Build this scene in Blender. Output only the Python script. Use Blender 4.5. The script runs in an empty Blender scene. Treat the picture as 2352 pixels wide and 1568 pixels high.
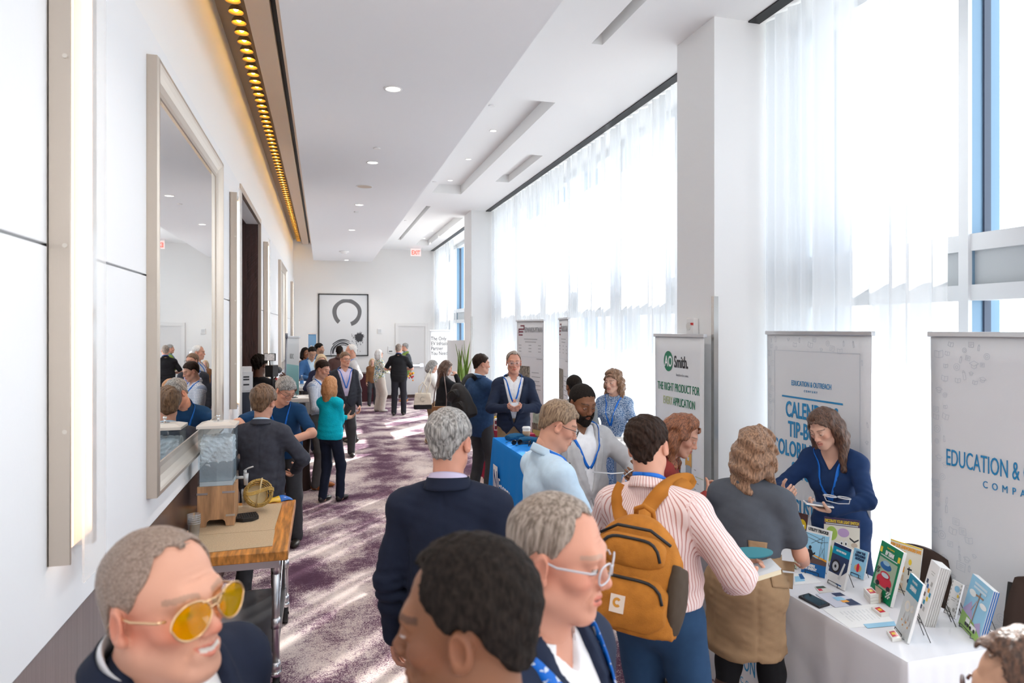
import bpy, bmesh, math, random
import numpy as np
from mathutils import Vector, Matrix

R = math.radians
PI = math.pi
sc = bpy.context.scene
COL = sc.collection
random.seed(7)

# ---------------------------------------------------------------- camera maths
FPX, HOR, CAMH = 1568.0, 755.0, 2.1
TH = R(15.5)
SN, CS = math.sin(TH), math.cos(TH)

def ray(px, py):
    xc = (px - 1176.0) / FPX
    return Vector((SN + xc * CS, CS - xc * SN, (HOR - py) / FPX))
def P(px, py, D):
    return Vector((0, 0, CAMH)) + ray(px, py) * D
def onX(px, py, X):
    r = ray(px, py); return Vector((0, 0, CAMH)) + r * (X / r.x)
def onY(px, py, Y):
    r = ray(px, py); return Vector((0, 0, CAMH)) + r * (Y / r.y)
def onZ(px, py, Z):
    r = ray(px, py); return Vector((0, 0, CAMH)) + r * ((Z - CAMH) / r.z)

# ---------------------------------------------------------------- materials
MATS = {}
def nt_new(name):
    m = bpy.data.materials.new(name); m.use_nodes = True
    nt = m.node_tree
    b = nt.nodes['Principled BSDF']
    return m, nt, b
def rgba(c): return (c[0], c[1], c[2], 1.0)
def mat(name, col, rough=0.6, metal=0.0, spec=0.5, bump=0.0, bscale=60.0, vary=0.0, vscale=8.0, stretch=(1, 1, 1),
        emit=None, estr=0.0, sheen=0.0, attr=None, trans=0.0, ior=1.45, coat=0.0, coordattr=None):
    if name in MATS: return MATS[name]
    m, nt, b = nt_new(name)
    N, L = nt.nodes, nt.links
    b.inputs['Base Color'].default_value = rgba(col)
    b.inputs['Roughness'].default_value = rough
    b.inputs['Metallic'].default_value = metal
    b.inputs['Specular IOR Level'].default_value = spec
    b.inputs['Sheen Weight'].default_value = sheen
    b.inputs['Transmission Weight'].default_value = trans
    b.inputs['IOR'].default_value = ior
    b.inputs['Coat Weight'].default_value = coat
    if emit:
        b.inputs['Emission Color'].default_value = rgba(emit)
        b.inputs['Emission Strength'].default_value = estr
    vec = None
    if bump or vary:
        if coordattr:
            tc = N.new('ShaderNodeAttribute'); tc.attribute_name = coordattr; out = tc.outputs['Vector']
        else:
            tc = N.new('ShaderNodeTexCoord'); out = tc.outputs['Object']
        mp = N.new('ShaderNodeMapping'); mp.inputs['Scale'].default_value = stretch
        L.new(out, mp.inputs['Vector']); vec = mp.outputs['Vector']
    src = None
    if attr:
        a = N.new('ShaderNodeAttribute'); a.attribute_name = attr; src = a.outputs['Color']
        L.new(src, b.inputs['Base Color'])
    if vary:
        nz = N.new('ShaderNodeTexNoise'); nz.inputs['Scale'].default_value = vscale; nz.inputs['Detail'].default_value = 4
        L.new(vec, nz.inputs['Vector'])
        mr = N.new('ShaderNodeMapRange'); mr.inputs['From Min'].default_value = .3; mr.inputs['From Max'].default_value = .7
        mr.inputs['To Min'].default_value = 1 - vary; mr.inputs['To Max'].default_value = 1 + vary
        L.new(nz.outputs['Fac'], mr.inputs['Value'])
        mx = N.new('ShaderNodeVectorMath'); mx.operation = 'SCALE'
        if src: L.new(src, mx.inputs[0])
        else: mx.inputs[0].default_value = col[:3]
        L.new(mr.outputs['Result'], mx.inputs['Scale'])
        L.new(mx.outputs['Vector'], b.inputs['Base Color'])
    if bump:
        nz = N.new('ShaderNodeTexNoise'); nz.inputs['Scale'].default_value = bscale; nz.inputs['Detail'].default_value = 3
        L.new(vec, nz.inputs['Vector'])
        bp = N.new('ShaderNodeBump'); bp.inputs['Strength'].default_value = bump; bp.inputs['Distance'].default_value = .01
        L.new(nz.outputs['Fac'], bp.inputs['Height']); L.new(bp.outputs['Normal'], b.inputs['Normal'])
    MATS[name] = m
    return m

def glass_mat(name, tint=(1, 1, 1), gloss=0.08, rough=0.02, alpha=0.0, dcol=None):
    """clear pane: transparent + a little mirror (+ some diffuse haze)"""
    if name in MATS: return MATS[name]
    m = bpy.data.materials.new(name); m.use_nodes = True
    nt = m.node_tree; N, L = nt.nodes, nt.links
    N.clear()
    o = N.new('ShaderNodeOutputMaterial')
    t = N.new('ShaderNodeBsdfTransparent'); t.inputs['Color'].default_value = rgba(tint)
    g = N.new('ShaderNodeBsdfGlossy'); g.inputs['Roughness'].default_value = rough
    mx = N.new('ShaderNodeMixShader'); mx.inputs[0].default_value = gloss
    L.new(t.outputs[0], mx.inputs[1]); L.new(g.outputs[0], mx.inputs[2])
    last = mx
    if alpha > 0:
        d = N.new('ShaderNodeBsdfDiffuse'); d.inputs['Color'].default_value = rgba(dcol or tint)
        m2 = N.new('ShaderNodeMixShader'); m2.inputs[0].default_value = alpha
        L.new(mx.outputs[0], m2.inputs[1]); L.new(d.outputs[0], m2.inputs[2]); last = m2
    L.new(last.outputs[0], o.inputs['Surface'])
    MATS[name] = m
    return m

# ---------------------------------------------------------------- mesh builder
def basis(d):
    d = Vector(d).normalized()
    u = d.orthogonal().normalized(); v = d.cross(u).normalized()
    return u, v, d

class MB:
    def __init__(s): s.v = []; s.f = []; s.sm = []
    def add(s, vs, fs, M=None, smooth=False):
        o = len(s.v)
        for p in vs:
            p = Vector(p)
            s.v.append(M @ p if M is not None else p)
        for f in fs:
            s.f.append([i + o for i in f]); s.sm.append(smooth)
        return s
    def box(s, c, size, M=None, rz=0, rx=0, ry=0):
        x, y, z = size[0] / 2, size[1] / 2, size[2] / 2
        vs = [(-x, -y, -z), (x, -y, -z), (x, y, -z), (-x, y, -z), (-x, -y, z), (x, -y, z), (x, y, z), (-x, y, z)]
        fs = [(0, 3, 2, 1), (4, 5, 6, 7), (0, 1, 5, 4), (1, 2, 6, 5), (2, 3, 7, 6), (3, 0, 4, 7)]
        T = Matrix.Translation(c) @ Matrix.Rotation(rz, 4, 'Z') @ Matrix.Rotation(ry, 4, 'Y') @ Matrix.Rotation(rx, 4, 'X')
        if M is not None: T = M @ T
        return s.add(vs, fs, T)
    def b2(s, lo, hi, M=None):
        c = [(a + b) / 2 for a, b in zip(lo, hi)]; return s.box(c, [abs(b - a) for a, b in zip(lo, hi)], M)
    def cyl(s, a, b, r1, r2=None, n=16, caps=True, M=None, smooth=True):
        r2 = r1 if r2 is None else r2
        a, b = Vector(a), Vector(b); u, v, d = basis(b - a)
        vs = []
        for p, r in ((a, r1), (b, r2)):
            for i in range(n):
                t = 2 * PI * i / n; vs.append(p + u * (r * math.cos(t)) + v * (r * math.sin(t)))
        fs = [(i, (i + 1) % n, n + (i + 1) % n, n + i) for i in range(n)]
        s.add(vs, fs, M, smooth)
        if caps:
            o = len(s.v) - 2 * n
            s.f.append([o + i for i in reversed(range(n))]); s.sm.append(False)
            s.f.append([o + n + i for i in range(n)]); s.sm.append(False)
        return s
    def lathe(s, prof, c=(0, 0, 0), n=24, M=None, smooth=True, sx=1, sy=1):
        vs = []; fs = []
        for (r, z) in prof:
            for i in range(n):
                t = 2 * PI * i / n
                vs.append((c[0] + sx * r * math.cos(t), c[1] + sy * r * math.sin(t), c[2] + z))
        for k in range(len(prof) - 1):
            for i in range(n):
                j = (i + 1) % n
                fs.append((k * n + i, k * n + j, (k + 1) * n + j, (k + 1) * n + i))
        return s.add(vs, fs, M, smooth)
    def tube(s, pts, r, n=8, M=None, closed=False, sq=1.0):
        pts = [Vector(p) for p in pts]
        m = len(pts); vs = []; fs = []
        up = None
        for i, p in enumerate(pts):
            if closed: d = pts[(i + 1) % m] - pts[i - 1]
            else: d = pts[min(i + 1, m - 1)] - pts[max(i - 1, 0)]
            if d.length < 1e-9: d = Vector((0, 0, 1))
            d.normalize()
            if up is None: up = d.orthogonal().normalized()
            up = (up - d * up.dot(d))
            if up.length < 1e-6: up = d.orthogonal()
            up.normalize(); w = d.cross(up)
            rr = r[i] if isinstance(r, (list, tuple)) else r
            for k in range(n):
                t = 2 * PI * k / n
                vs.append(p + up * (rr * math.cos(t)) + w * (rr * sq * math.sin(t)))
        for i in range(m if closed else m - 1):
            a, b = i * n, ((i + 1) % m) * n
            for k in range(n):
                j = (k + 1) % n
                fs.append((a + k, a + j, b + j, b + k))
        if not closed:
            fs.append(tuple(reversed(range(n)))); fs.append(tuple((m - 1) * n + k for k in range(n)))
        return s.add(vs, fs, M, True)
    def ell(s, c, r, n=16, m=10, M=None):
        if not isinstance(r, (list, tuple)): r = (r, r, r)
        prof = [(math.sin(PI * k / m), -math.cos(PI * k / m)) for k in range(m + 1)]
        vs = []; fs = []
        for (a, z) in prof:
            a = max(a, 1e-4)
            for i in range(n):
                t = 2 * PI * i / n
                vs.append((c[0] + r[0] * a * math.cos(t), c[1] + r[1] * a * math.sin(t), c[2] + r[2] * z))
        for k in range(m):
            for i in range(n):
                j = (i + 1) % n
                fs.append((k * n + i, k * n + j, (k + 1) * n + j, (k + 1) * n + i))
        return s.add(vs, fs, M, True)
    def prism(s, outline, z0, z1, M=None):
        """outline in xy, extruded z0..z1"""
        n = len(outline)
        vs = [(p[0], p[1], z0) for p in outline] + [(p[0], p[1], z1) for p in outline]
        fs = [tuple(reversed(range(n))), tuple(range(n, 2 * n))] + [(i, (i + 1) % n, n + (i + 1) % n, n + i) for i in range(n)]
        return s.add(vs, fs, M)
    def grid(s, fn, nu, nv, M=None, smooth=True):
        vs = [fn(i / nu, j / nv) for i in range(nu + 1) for j in range(nv + 1)]
        fs = [(i * (nv + 1) + j, (i + 1) * (nv + 1) + j, (i + 1) * (nv + 1) + j + 1, i * (nv + 1) + j + 1) for i in range(nu) for j in range(nv)]
        return s.add(vs, fs, M, smooth)
    def mesh(s, name):
        me = bpy.data.meshes.new(name)
        me.from_pydata([tuple(p) for p in s.v], [], s.f)
        me.polygons.foreach_set('use_smooth', s.sm)
        me.update()
        return me
    def build(s, name, m=None, parent=None, bevel=0, seg=2, solid=0, loc=None, rz=0):
        o = bpy.data.objects.new(name, s.mesh(name)); COL.objects.link(o)
        if m: o.data.materials.append(m)
        if parent: o.parent = parent
        if loc is not None: o.location = loc
        if rz: o.rotation_euler.z = rz
        if solid:
            md = o.modifiers.new('s', 'SOLIDIFY'); md.thickness = solid
        if bevel:
            md = o.modifiers.new('b', 'BEVEL'); md.width = bevel; md.segments = seg; md.limit_method = 'ANGLE'; md.angle_limit = R(35)
        return o

def tag(o, label, cat, group=None, kind=None):
    if label: o['label'] = label
    if cat: o['category'] = cat
    if group: o['group'] = group
    if kind: o['kind'] = kind
    return o
def struct(o, kind='structure'):
    o['kind'] = kind; return o
def empty(name, loc=(0, 0, 0), rz=0, label=None, cat=None, group=None):
    o = bpy.data.objects.new(name, None); COL.objects.link(o)
    o.empty_display_size = .05
    o.location = loc; o.rotation_euler = (0, 0, rz)
    if label: tag(o, label, cat, group)
    return o
def dup(root, loc, rz=None, label=None):
    r = root.copy(); COL.objects.link(r); r.location = loc
    if rz is not None: r.rotation_euler = (0, 0, rz)
    if label: r['label'] = label
    for ch in list(root.children):
        c = ch.copy(); COL.objects.link(c); c.parent = r
        for g in ch.children:
            d = g.copy(); COL.objects.link(d); d.parent = c
    return r

# text -> mesh (built in font), centred on x unless align given; lies in local XZ plane facing -Y
def text_obj(txt, size, m, parent, loc, rz=0, xs=1.0, align='CENTER', bold=0.0, name='lettering', rx=PI / 2, depth=0.0008, M=None, shear=0.0, space=1.0):
    cu = bpy.data.curves.new('t', 'FONT'); cu.body = txt; cu.size = size; cu.align_x = align
    cu.offset = bold; cu.extrude = depth; cu.resolution_u = 3; cu.shear = shear; cu.space_character = space
    t = bpy.data.objects.new('t', cu); COL.objects.link(t)
    dg = bpy.context.evaluated_depsgraph_get()
    me = bpy.data.meshes.new_from_object(t.evaluated_get(dg))
    bpy.data.objects.remove(t); bpy.data.curves.remove(cu)
    o = bpy.data.objects.new(name, me); COL.objects.link(o)
    me.materials.clear(); me.materials.append(m)
    if parent: o.parent = parent
    if M is not None: o.matrix_local = M
    else:
        o.location = loc; o.rotation_euler = (rx, 0, rz); o.scale = (xs, 1, 1)
    return o
# ================================================================ ROOM
XL, XW, YB, YE = -0.832, 3.78, -3.2, 20.9     # left wall, glass line, back, end wall
ZC, ZS, ZV = 4.50, 4.03, 4.72                # ceiling, soffit, cove
SX0, SX1 = -0.25, 1.36
white = mat('white_paint', (.86, .855, .845), .75, bump=.03, bscale=300)
soffm = mat('soffit_paint', (.80, .80, .81), .8)
panelm = mat('fabric_wall_panel', (.83, .835, .845), .8, bump=.08, bscale=220, stretch=(1, 1, .15))
endm = mat('end_wall_paper', (.80, .785, .765), .8, bump=.05, bscale=200)
beige = mat('beige_cove_paint', (.72, .62, .54), .7)
covem = mat('cove_tan', (.46, .36, .25), .6)
black = mat('black_slot', (.01, .01, .012), .5)
wood_d = mat('dark_wood', (.075, .036, .03), .45, bump=.15, bscale=40, vary=.45, vscale=14, stretch=(6, 6, .35))
wains = mat('glossy_wainscot', (.12, .075, .062), .22, vary=.25, vscale=10, stretch=(5, 5, .3), spec=.6)
steelw = mat('brushed_metal_wainscot', (.50, .46, .44), .32, metal=.85, bump=.1, bscale=60, stretch=(12, 12, .2), vary=.1)
champ = mat('champagne_metal', (.60, .52, .44), .33, metal=.75, bump=.04, bscale=150, stretch=(1, 1, .1))
champ_l = mat('champagne_silver_leaf', (.72, .66, .58), .28, metal=.8)
alum = mat('painted_aluminium', (.62, .64, .66), .4, metal=.1)
alum_sky = mat('sky_reflection_aluminium', (.16, .27, .38), .35, metal=.15)  # blue sky reflection on the mullion sides, put into the base colour
gasket = mat('dark_gasket', (.06, .08, .12), .5)
spand = mat('spandrel_panel', (.42, .45, .47), .45, metal=.2)
mirrm = mat('mirror_glass', (.88, .89, .88), .01, metal=1.0)
glassp = glass_mat('window_glass', (.97, .985, 1.0), .06)

# carpet -------------------------------------------------
def carpet():
    m, nt, b = nt_new('plum_cream_carpet'); N, L = nt.nodes, nt.links
    tc = N.new('ShaderNodeTexCoord')
    def noise(scale, det, rough=.5, sx=1, sy=1):
        mp = N.new('ShaderNodeMapping'); mp.inputs['Scale'].default_value = (sx, sy, 1)
        L.new(tc.outputs['Object'], mp.inputs['Vector'])
        n = N.new('ShaderNodeTexNoise'); n.inputs['Scale'].default_value = scale; n.inputs['Detail'].default_value = det
        n.inputs['Roughness'].default_value = rough
        L.new(mp.outputs['Vector'], n.inputs['Vector']); return n.outputs['Fac']
    def math_(op, a, b_, c=None):
        n = N.new('ShaderNodeMath'); n.operation = op
        for i, q in enumerate((a, b_, c)):
            if q is None: continue
            if isinstance(q, (int, float)): n.inputs[i].default_value = q
            else: L.new(q, n.inputs[i])
        return n.outputs[0]
    big = noise(1.65, 3, .55, 1.0, .85)
    fine = noise(95, 4, .8)
    fine2 = noise(26, 2, .6)
    v = math_('MULTIPLY_ADD', math_('SUBTRACT', fine, .5), 1.0, big)
    v = math_('MULTIPLY_ADD', math_('SUBTRACT', fine2, .5), .28, v)
    cr = N.new('ShaderNodeValToRGB'); L.new(v, cr.inputs['Fac'])
    e = cr.color_ramp.elements
    e[0].position = .34; e[0].color = (.095, .045, .075, 1)
    e[1].position = .66; e[1].color = (.72, .62, .58, 1)
    x = e.new(.475); x.color = (.17, .09, .14, 1)
    x = e.new(.52); x.color = (.50, .40, .40, 1)
    L.new(cr.outputs['Color'], b.inputs['Base Color'])
    b.inputs['Roughness'].default_value = .95; b.inputs['Specular IOR Level'].default_value = .1
    bp = N.new('ShaderNodeBump'); bp.inputs['Strength'].default_value = .3; bp.inputs['Distance'].default_value = .004
    L.new(fine, bp.inputs['Height']); L.new(bp.outputs['Normal'], b.inputs['Normal'])
    return m
struct(MB().b2((XL - 1.2, YB - .1, -.1), (XW + .3, YE + .3, 0)).build('floor', carpet()))

# left wall with door opening Y 7.45..9.72, Z<3.5
DY0, DY1, DZ = 7.45, 9.72, 3.50
w = MB()
w.b2((XL - .15, YB, 0), (XL, DY0, ZV + .1)); w.b2((XL - .15, DY1, 0), (XL, YE, ZV + .1)); w.b2((XL - .15, DY0, DZ), (XL, DY1, ZV + .1))
struct(w.build('wall_left', white))
# fabric panels in front of the wall, z 1.136..3.57, seams at 2.36
PT = .022
n = 0
for (y0, y1) in ((YB, 5.98), (5.99, DY0 - .06), (DY1 + .06, 12.9), (12.91, 17.2), (17.21, YE - .01)):
    pm = MB()
    pm.b2((XL + .001, y0, 1.14), (XL + PT, y1, 2.352)); pm.b2((XL + .001, y0, 2.36), (XL + PT, y1, 3.565))
    n += 1
    struct(pm.build('trim_%d' % n, panelm, bevel=.003))
wb = MB(); wb.b2((XL + .001, 3.3, 0.10), (XL + .012, DY0 - .06, 1.128)); wb.b2((XL + .001, DY1 + .06, .1), (XL + .012, YE, 1.128))
struct(wb.build('trim_17', wains))
wb = MB(); wb.b2((XL + .001, YB, 0.10), (XL + .012, 3.3, 1.128)); struct(wb.build('trim_18', steelw))
wb = MB(); wb.b2((XL + .001, YB, 0), (XL + .018, DY0 - .06, .10)); wb.b2((XL + .001, DY1 + .06, 0), (XL + .018, YE, .10)); struct(wb.build('baseboard_left', wood_d))
# door recess
d = MB()
dd = .75
d.b2((XL - dd, DY1, 0), (XL - .001, DY1 + .04, DZ)); d.b2((XL - dd, DY0 - .04, 0), (XL - .15, DY0, DZ)); d.b2((XL - dd, DY0, DZ), (XL - .15, DY1, DZ + .04))
rec = struct(d.build('door_1', wood_d))
d = MB(); d.b2((XL - dd - .05, DY0, 0), (XL - dd, (DY0 + DY1) / 2 - .004, DZ)); d.b2((XL - dd - .05, (DY0 + DY1) / 2 + .004, 0), (XL - dd, DY1, DZ))
d.build('door_leaf', wood_d, rec)
d = MB()
for y in ((DY0 + DY1) / 2 - .09, (DY0 + DY1) / 2 + .09): d.cyl((XL - dd + .05, y, .85), (XL - dd + .05, y, 1.35), .014); d.cyl((XL - dd, y, .9), (XL - dd + .05, y, .9), .01); d.cyl((XL - dd, y, 1.3), (XL - dd + .05, y, 1.3), .01)
d.build('door_handle', champ, rec)
d = MB(); d.b2((XL - .10, DY0 - .06, 0), (XL + .035, DY0, DZ + .07)); d.b2((XL + .001, DY1, 0), (XL + .035, DY1 + .06, DZ + .07)); d.b2((XL - .10, DY0, DZ), (XL + .035, DY1, DZ + .07))
d.build('door_frame', champ, rec)

# end / back walls
struct(MB().b2((XL - .15, YE, 0), (XW + .3, YE + .15, ZV + .1)).build('wall_end', endm))
struct(MB().b2((XL - .15, YB - .15, 0), (XW + .3, YB, ZV + .1)).build('wall_back', white))
struct(MB().b2((XL + .02, YE - .016, 0), (XW - .6, YE - .001, .10)).build('baseboard_end', wood_d))

# ceiling: cove (tan), beige strip with black slot, soffit, main ceiling with coffers
c = MB(); c.b2((XL - .1, YB, ZV), (-.573, YE, ZV + .05)); struct(c.build('ceiling_cove', covem))
c = MB(); c.b2((-.573, YB, ZV - .14), (-.392, YE, ZV + .05)); c.b2((-.345, YB, ZV - .14), (SX0 + .02, YE, ZV + .05)); struct(c.build('ceiling_strip', beige))
c = MB(); c.b2((-.392, YB, ZV - .08), (-.345, YE, ZV + .02)); struct(c.build('trim_9', black))
c = MB(); c.b2((SX0, YB, ZS), (SX1, YE - .9, ZS + .75)); struct(c.build('ceiling_soffit', soffm))
c = MB(); c.b2((SX0, YE - .9, ZV - .14), (SX1, YE, ZV + .05)); struct(c.build('trim_10', beige))
holes = [(1.86, 2.38, 6.86, 11.98, .16), (2.715, 2.94, 9.0, 10.8, .12), (2.18, 2.28, .5, 5.36, .12), (1.95, 2.04, 13.3, 18.6, .12), (2.55, 2.93, 14.5, 19.6, .16), (2.715, 2.94, 0.5, 2.2, .12)]
xs = sorted({SX1 - .02, XW + .2} | {h[0] for h in holes} | {h[1] for h in holes})
ys = sorted({YB, YE} | {h[2] for h in holes} | {h[3] for h in holes})
c = MB()
for i in range(len(xs) - 1):
    for j in range(len(ys) - 1):
        mx_, my_ = (xs[i] + xs[i + 1]) / 2, (ys[j] + ys[j + 1]) / 2
        hh = [h for h in holes if h[0] < mx_ < h[1] and h[2] < my_ < h[3]]
        z = ZC + (hh[0][4] if hh else 0)
        c.add([(xs[i], ys[j], z), (xs[i + 1], ys[j], z), (xs[i + 1], ys[j + 1], z), (xs[i], ys[j + 1], z)], [(0, 3, 2, 1)])
for (x0, x1, y0, y1, dz) in holes:
    z0, z1 = ZC, ZC + dz
    c.add([(x0, y0, z0), (x1, y0, z0), (x1, y1, z0), (x0, y1, z0), (x0, y0, z1), (x1, y0, z1), (x1, y1, z1), (x0, y1, z1)],
          [(0, 4, 5, 1), (1, 5, 6, 2), (2, 6, 7, 3), (3, 7, 4, 0)])
c.b2((SX1 - .02, YB, ZV + .0), (XW + .2, YE, ZV + .1))
struct(c.build('ceiling_main', white))

# columns
for k, (y0, y1) in enumerate(((4.64, 5.21), (13.53, 14.25))):
    c = MB(); c.b2((2.90, y0, 0), (XW + .1, y1, ZC)); o = struct(c.build('wall_column_%d' % (k + 1), white))
    g = MB(); g.b2((2.892, y0 - .008, 0), (2.93, y0 + .03, 2.35)); g.build('corner_guard', mat('steel_guard', (.6, .58, .55), .25, metal=.9), o)
# curtain track slot
c = MB()
for (y0, y1) in ((YB, 4.64), (5.21, 13.53), (14.25, YE)): c.b2((3.20, y0, ZC - .012), (3.30, y1, ZC - .001))
struct(c.build('trim_11', black))

# window wall: mullions, rails, spandrel, glass per bay
def window_bay(idx, ya, yb, step, y0_=None):
    nb = max(1, round((yb - ya) / step)); st = (yb - ya) / nb
    if y0_ is not None:
        while y0_ - step > ya: y0_ -= step
        nb, st, ya = int((yb - y0_) / step), step, y0_
    f = MB(); g = MB(); rv = MB(); p = MB(); k = MB(); sp = MB()
    X0, X1 = 3.66, 3.80
    for i in range(nb + 1):
        y = ya + i * st
        f.b2((X0, y - .032, 0), (X1, y + .032, ZC - .002)); rv.b2((X0 + .03, y - .0325, .12), (X1 + .1, y + .0325, ZC - .003))
    for (z0, z1) in ((0, .12), (2.267, 2.36), (2.56, 2.66), (4.40, ZC)):
        f.b2((X0 + .02, ya, z0), (X1, yb, z1))
    sp.b2((X0 + .05, ya, 2.36), (X1 - .02, yb, 2.56))
    for i in range(nb):
        y0, y1 = ya + i * st + .032, ya + (i + 1) * st - .032
        for (z0, z1) in ((.12, 2.267), (2.66, 4.40)):
            p.b2((X1 - .01, y0, z0), (X1 + .01, y1, z1))
            for yy in (y0, y1 - .012): k.b2((X1 - .03, yy, z0), (X1 + .02, yy + .012, z1))
    o = struct(f.build('window_%d' % idx, alum)); sp.build('spandrel_panel', spand, o); rv.build('mullion_reveal', alum_sky, o)
    p.build('window_pane', glassp, o); k.build('gasket', gasket, o)
window_bay(1, YB, 4.64, 1.26, 4.446)
window_bay(2, 5.21, 13.53, 1.39)
window_bay(3, 14.25, YE, 1.66)

# sheer curtains ------------------------------------------
def curtain_mat():
    m = bpy.data.materials.new('sheer_white_voile'); m.use_nodes = True
    nt = m.node_tree; N, L = nt.nodes, nt.links; N.clear()
    o = N.new('ShaderNodeOutputMaterial')
    t = N.new('ShaderNodeBsdfTransparent'); t.inputs['Color'].default_value = (1, 1, 1, 1)
    tr = N.new('ShaderNodeBsdfTranslucent'); tr.inputs['Color'].default_value = (.74, .76, .79, 1)
    df = N.new('ShaderNodeBsdfDiffuse'); df.inputs['Color'].default_value = (.80, .80, .80, 1)
    m1 = N.new('ShaderNodeMixShader'); m1.inputs[0].default_value = .45
    L.new(tr.outputs[0], m1.inputs[1]); L.new(df.outputs[0], m1.inputs[2])
    m2 = N.new('ShaderNodeMixShader')
    at = N.new('ShaderNodeTexCoord'); mp = N.new('ShaderNodeMapping'); mp.inputs['Scale'].default_value = (0, 3.4, .02)
    L.new(at.outputs['Object'], mp.inputs['Vector'])
    nz = N.new('ShaderNodeTexNoise'); nz.inputs['Scale'].default_value = 1.6; nz.inputs['Detail'].default_value = 3
    L.new(mp.outputs[0], nz.inputs['Vector'])
    mr = N.new('ShaderNodeMapRange'); mr.inputs['From Min'].default_value = .35; mr.inputs['From Max'].default_value = .51
    mr.inputs['To Min'].default_value = .40; mr.inputs['To Max'].default_value = .97
    L.new(nz.outputs['Fac'], mr.inputs['Value']); L.new(mr.outputs[0], m2.inputs[0])
    L.new(t.outputs[0], m2.inputs[1]); L.new(m1.outputs[0], m2.inputs[2])
    L.new(m2.outputs[0], o.inputs['Surface'])
    return m
curm = curtain_mat()
def curtain(y0, y1, label, seed, amp=.032):
    rnd = random.Random(seed); ph = [rnd.uniform(0, 6.28) for _ in range(6)]
    L_ = y1 - y0; nu = int(L_ / .014)
    def fn(u, v):
        y = y0 + L_ * u; z = .02 + (ZC - .035) * v
        a = amp * (1.0 - .35 * v)
        x = 3.335 + a * math.sin(2 * PI * y / .155 + 1.2 * math.sin(2 * PI * y / .9 + ph[0]) + .3 * math.sin(v * 3 + ph[3])) + .6 * a * math.sin(2 * PI * y / .41 + ph[1] + .5 * v) + .012 * math.sin(2 * PI * y / 1.3 + ph[2])
        return (x, y + .012 * math.sin(2 * PI * y / .155 + ph[4]), z)
    o = MB().grid(fn, nu, 10).build('curtain', curm)
    return tag(o, label, 'curtain')
curtain(3.02, 4.62, 'sheer white curtain hanging between the near column and the uncovered window', 1)
curtain(5.23, 13.51, 'wide sheer white curtain covering the window between the two columns', 2)
curtain(17.9, YE - .03, 'narrow sheer white curtain in the far corner beside the end wall', 3)
# header tape of curtains is the curtain's own; floor outside, distant trees
grd = MB().b2((XW + .4, -60, -6.2), (200, 200, -6.0)).build('ground', mat('pale_paving', (.5, .5, .48), .9)); struct(grd)
# ================================================================ SDF MODELLING (numpy surface nets)
def V3(*a): return np.array(a, dtype=np.float64)
def rotm(yaw=0, pitch=0, roll=0):
    """yaw + = to the right (clockwise seen from above), pitch + = down, roll + = towards own right; degrees -> 3x3"""
    m = Matrix.Rotation(-R(yaw), 3, 'Z') @ Matrix.Rotation(-R(pitch), 3, 'X') @ Matrix.Rotation(R(roll), 3, 'Y')
    return np.array(m)

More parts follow.
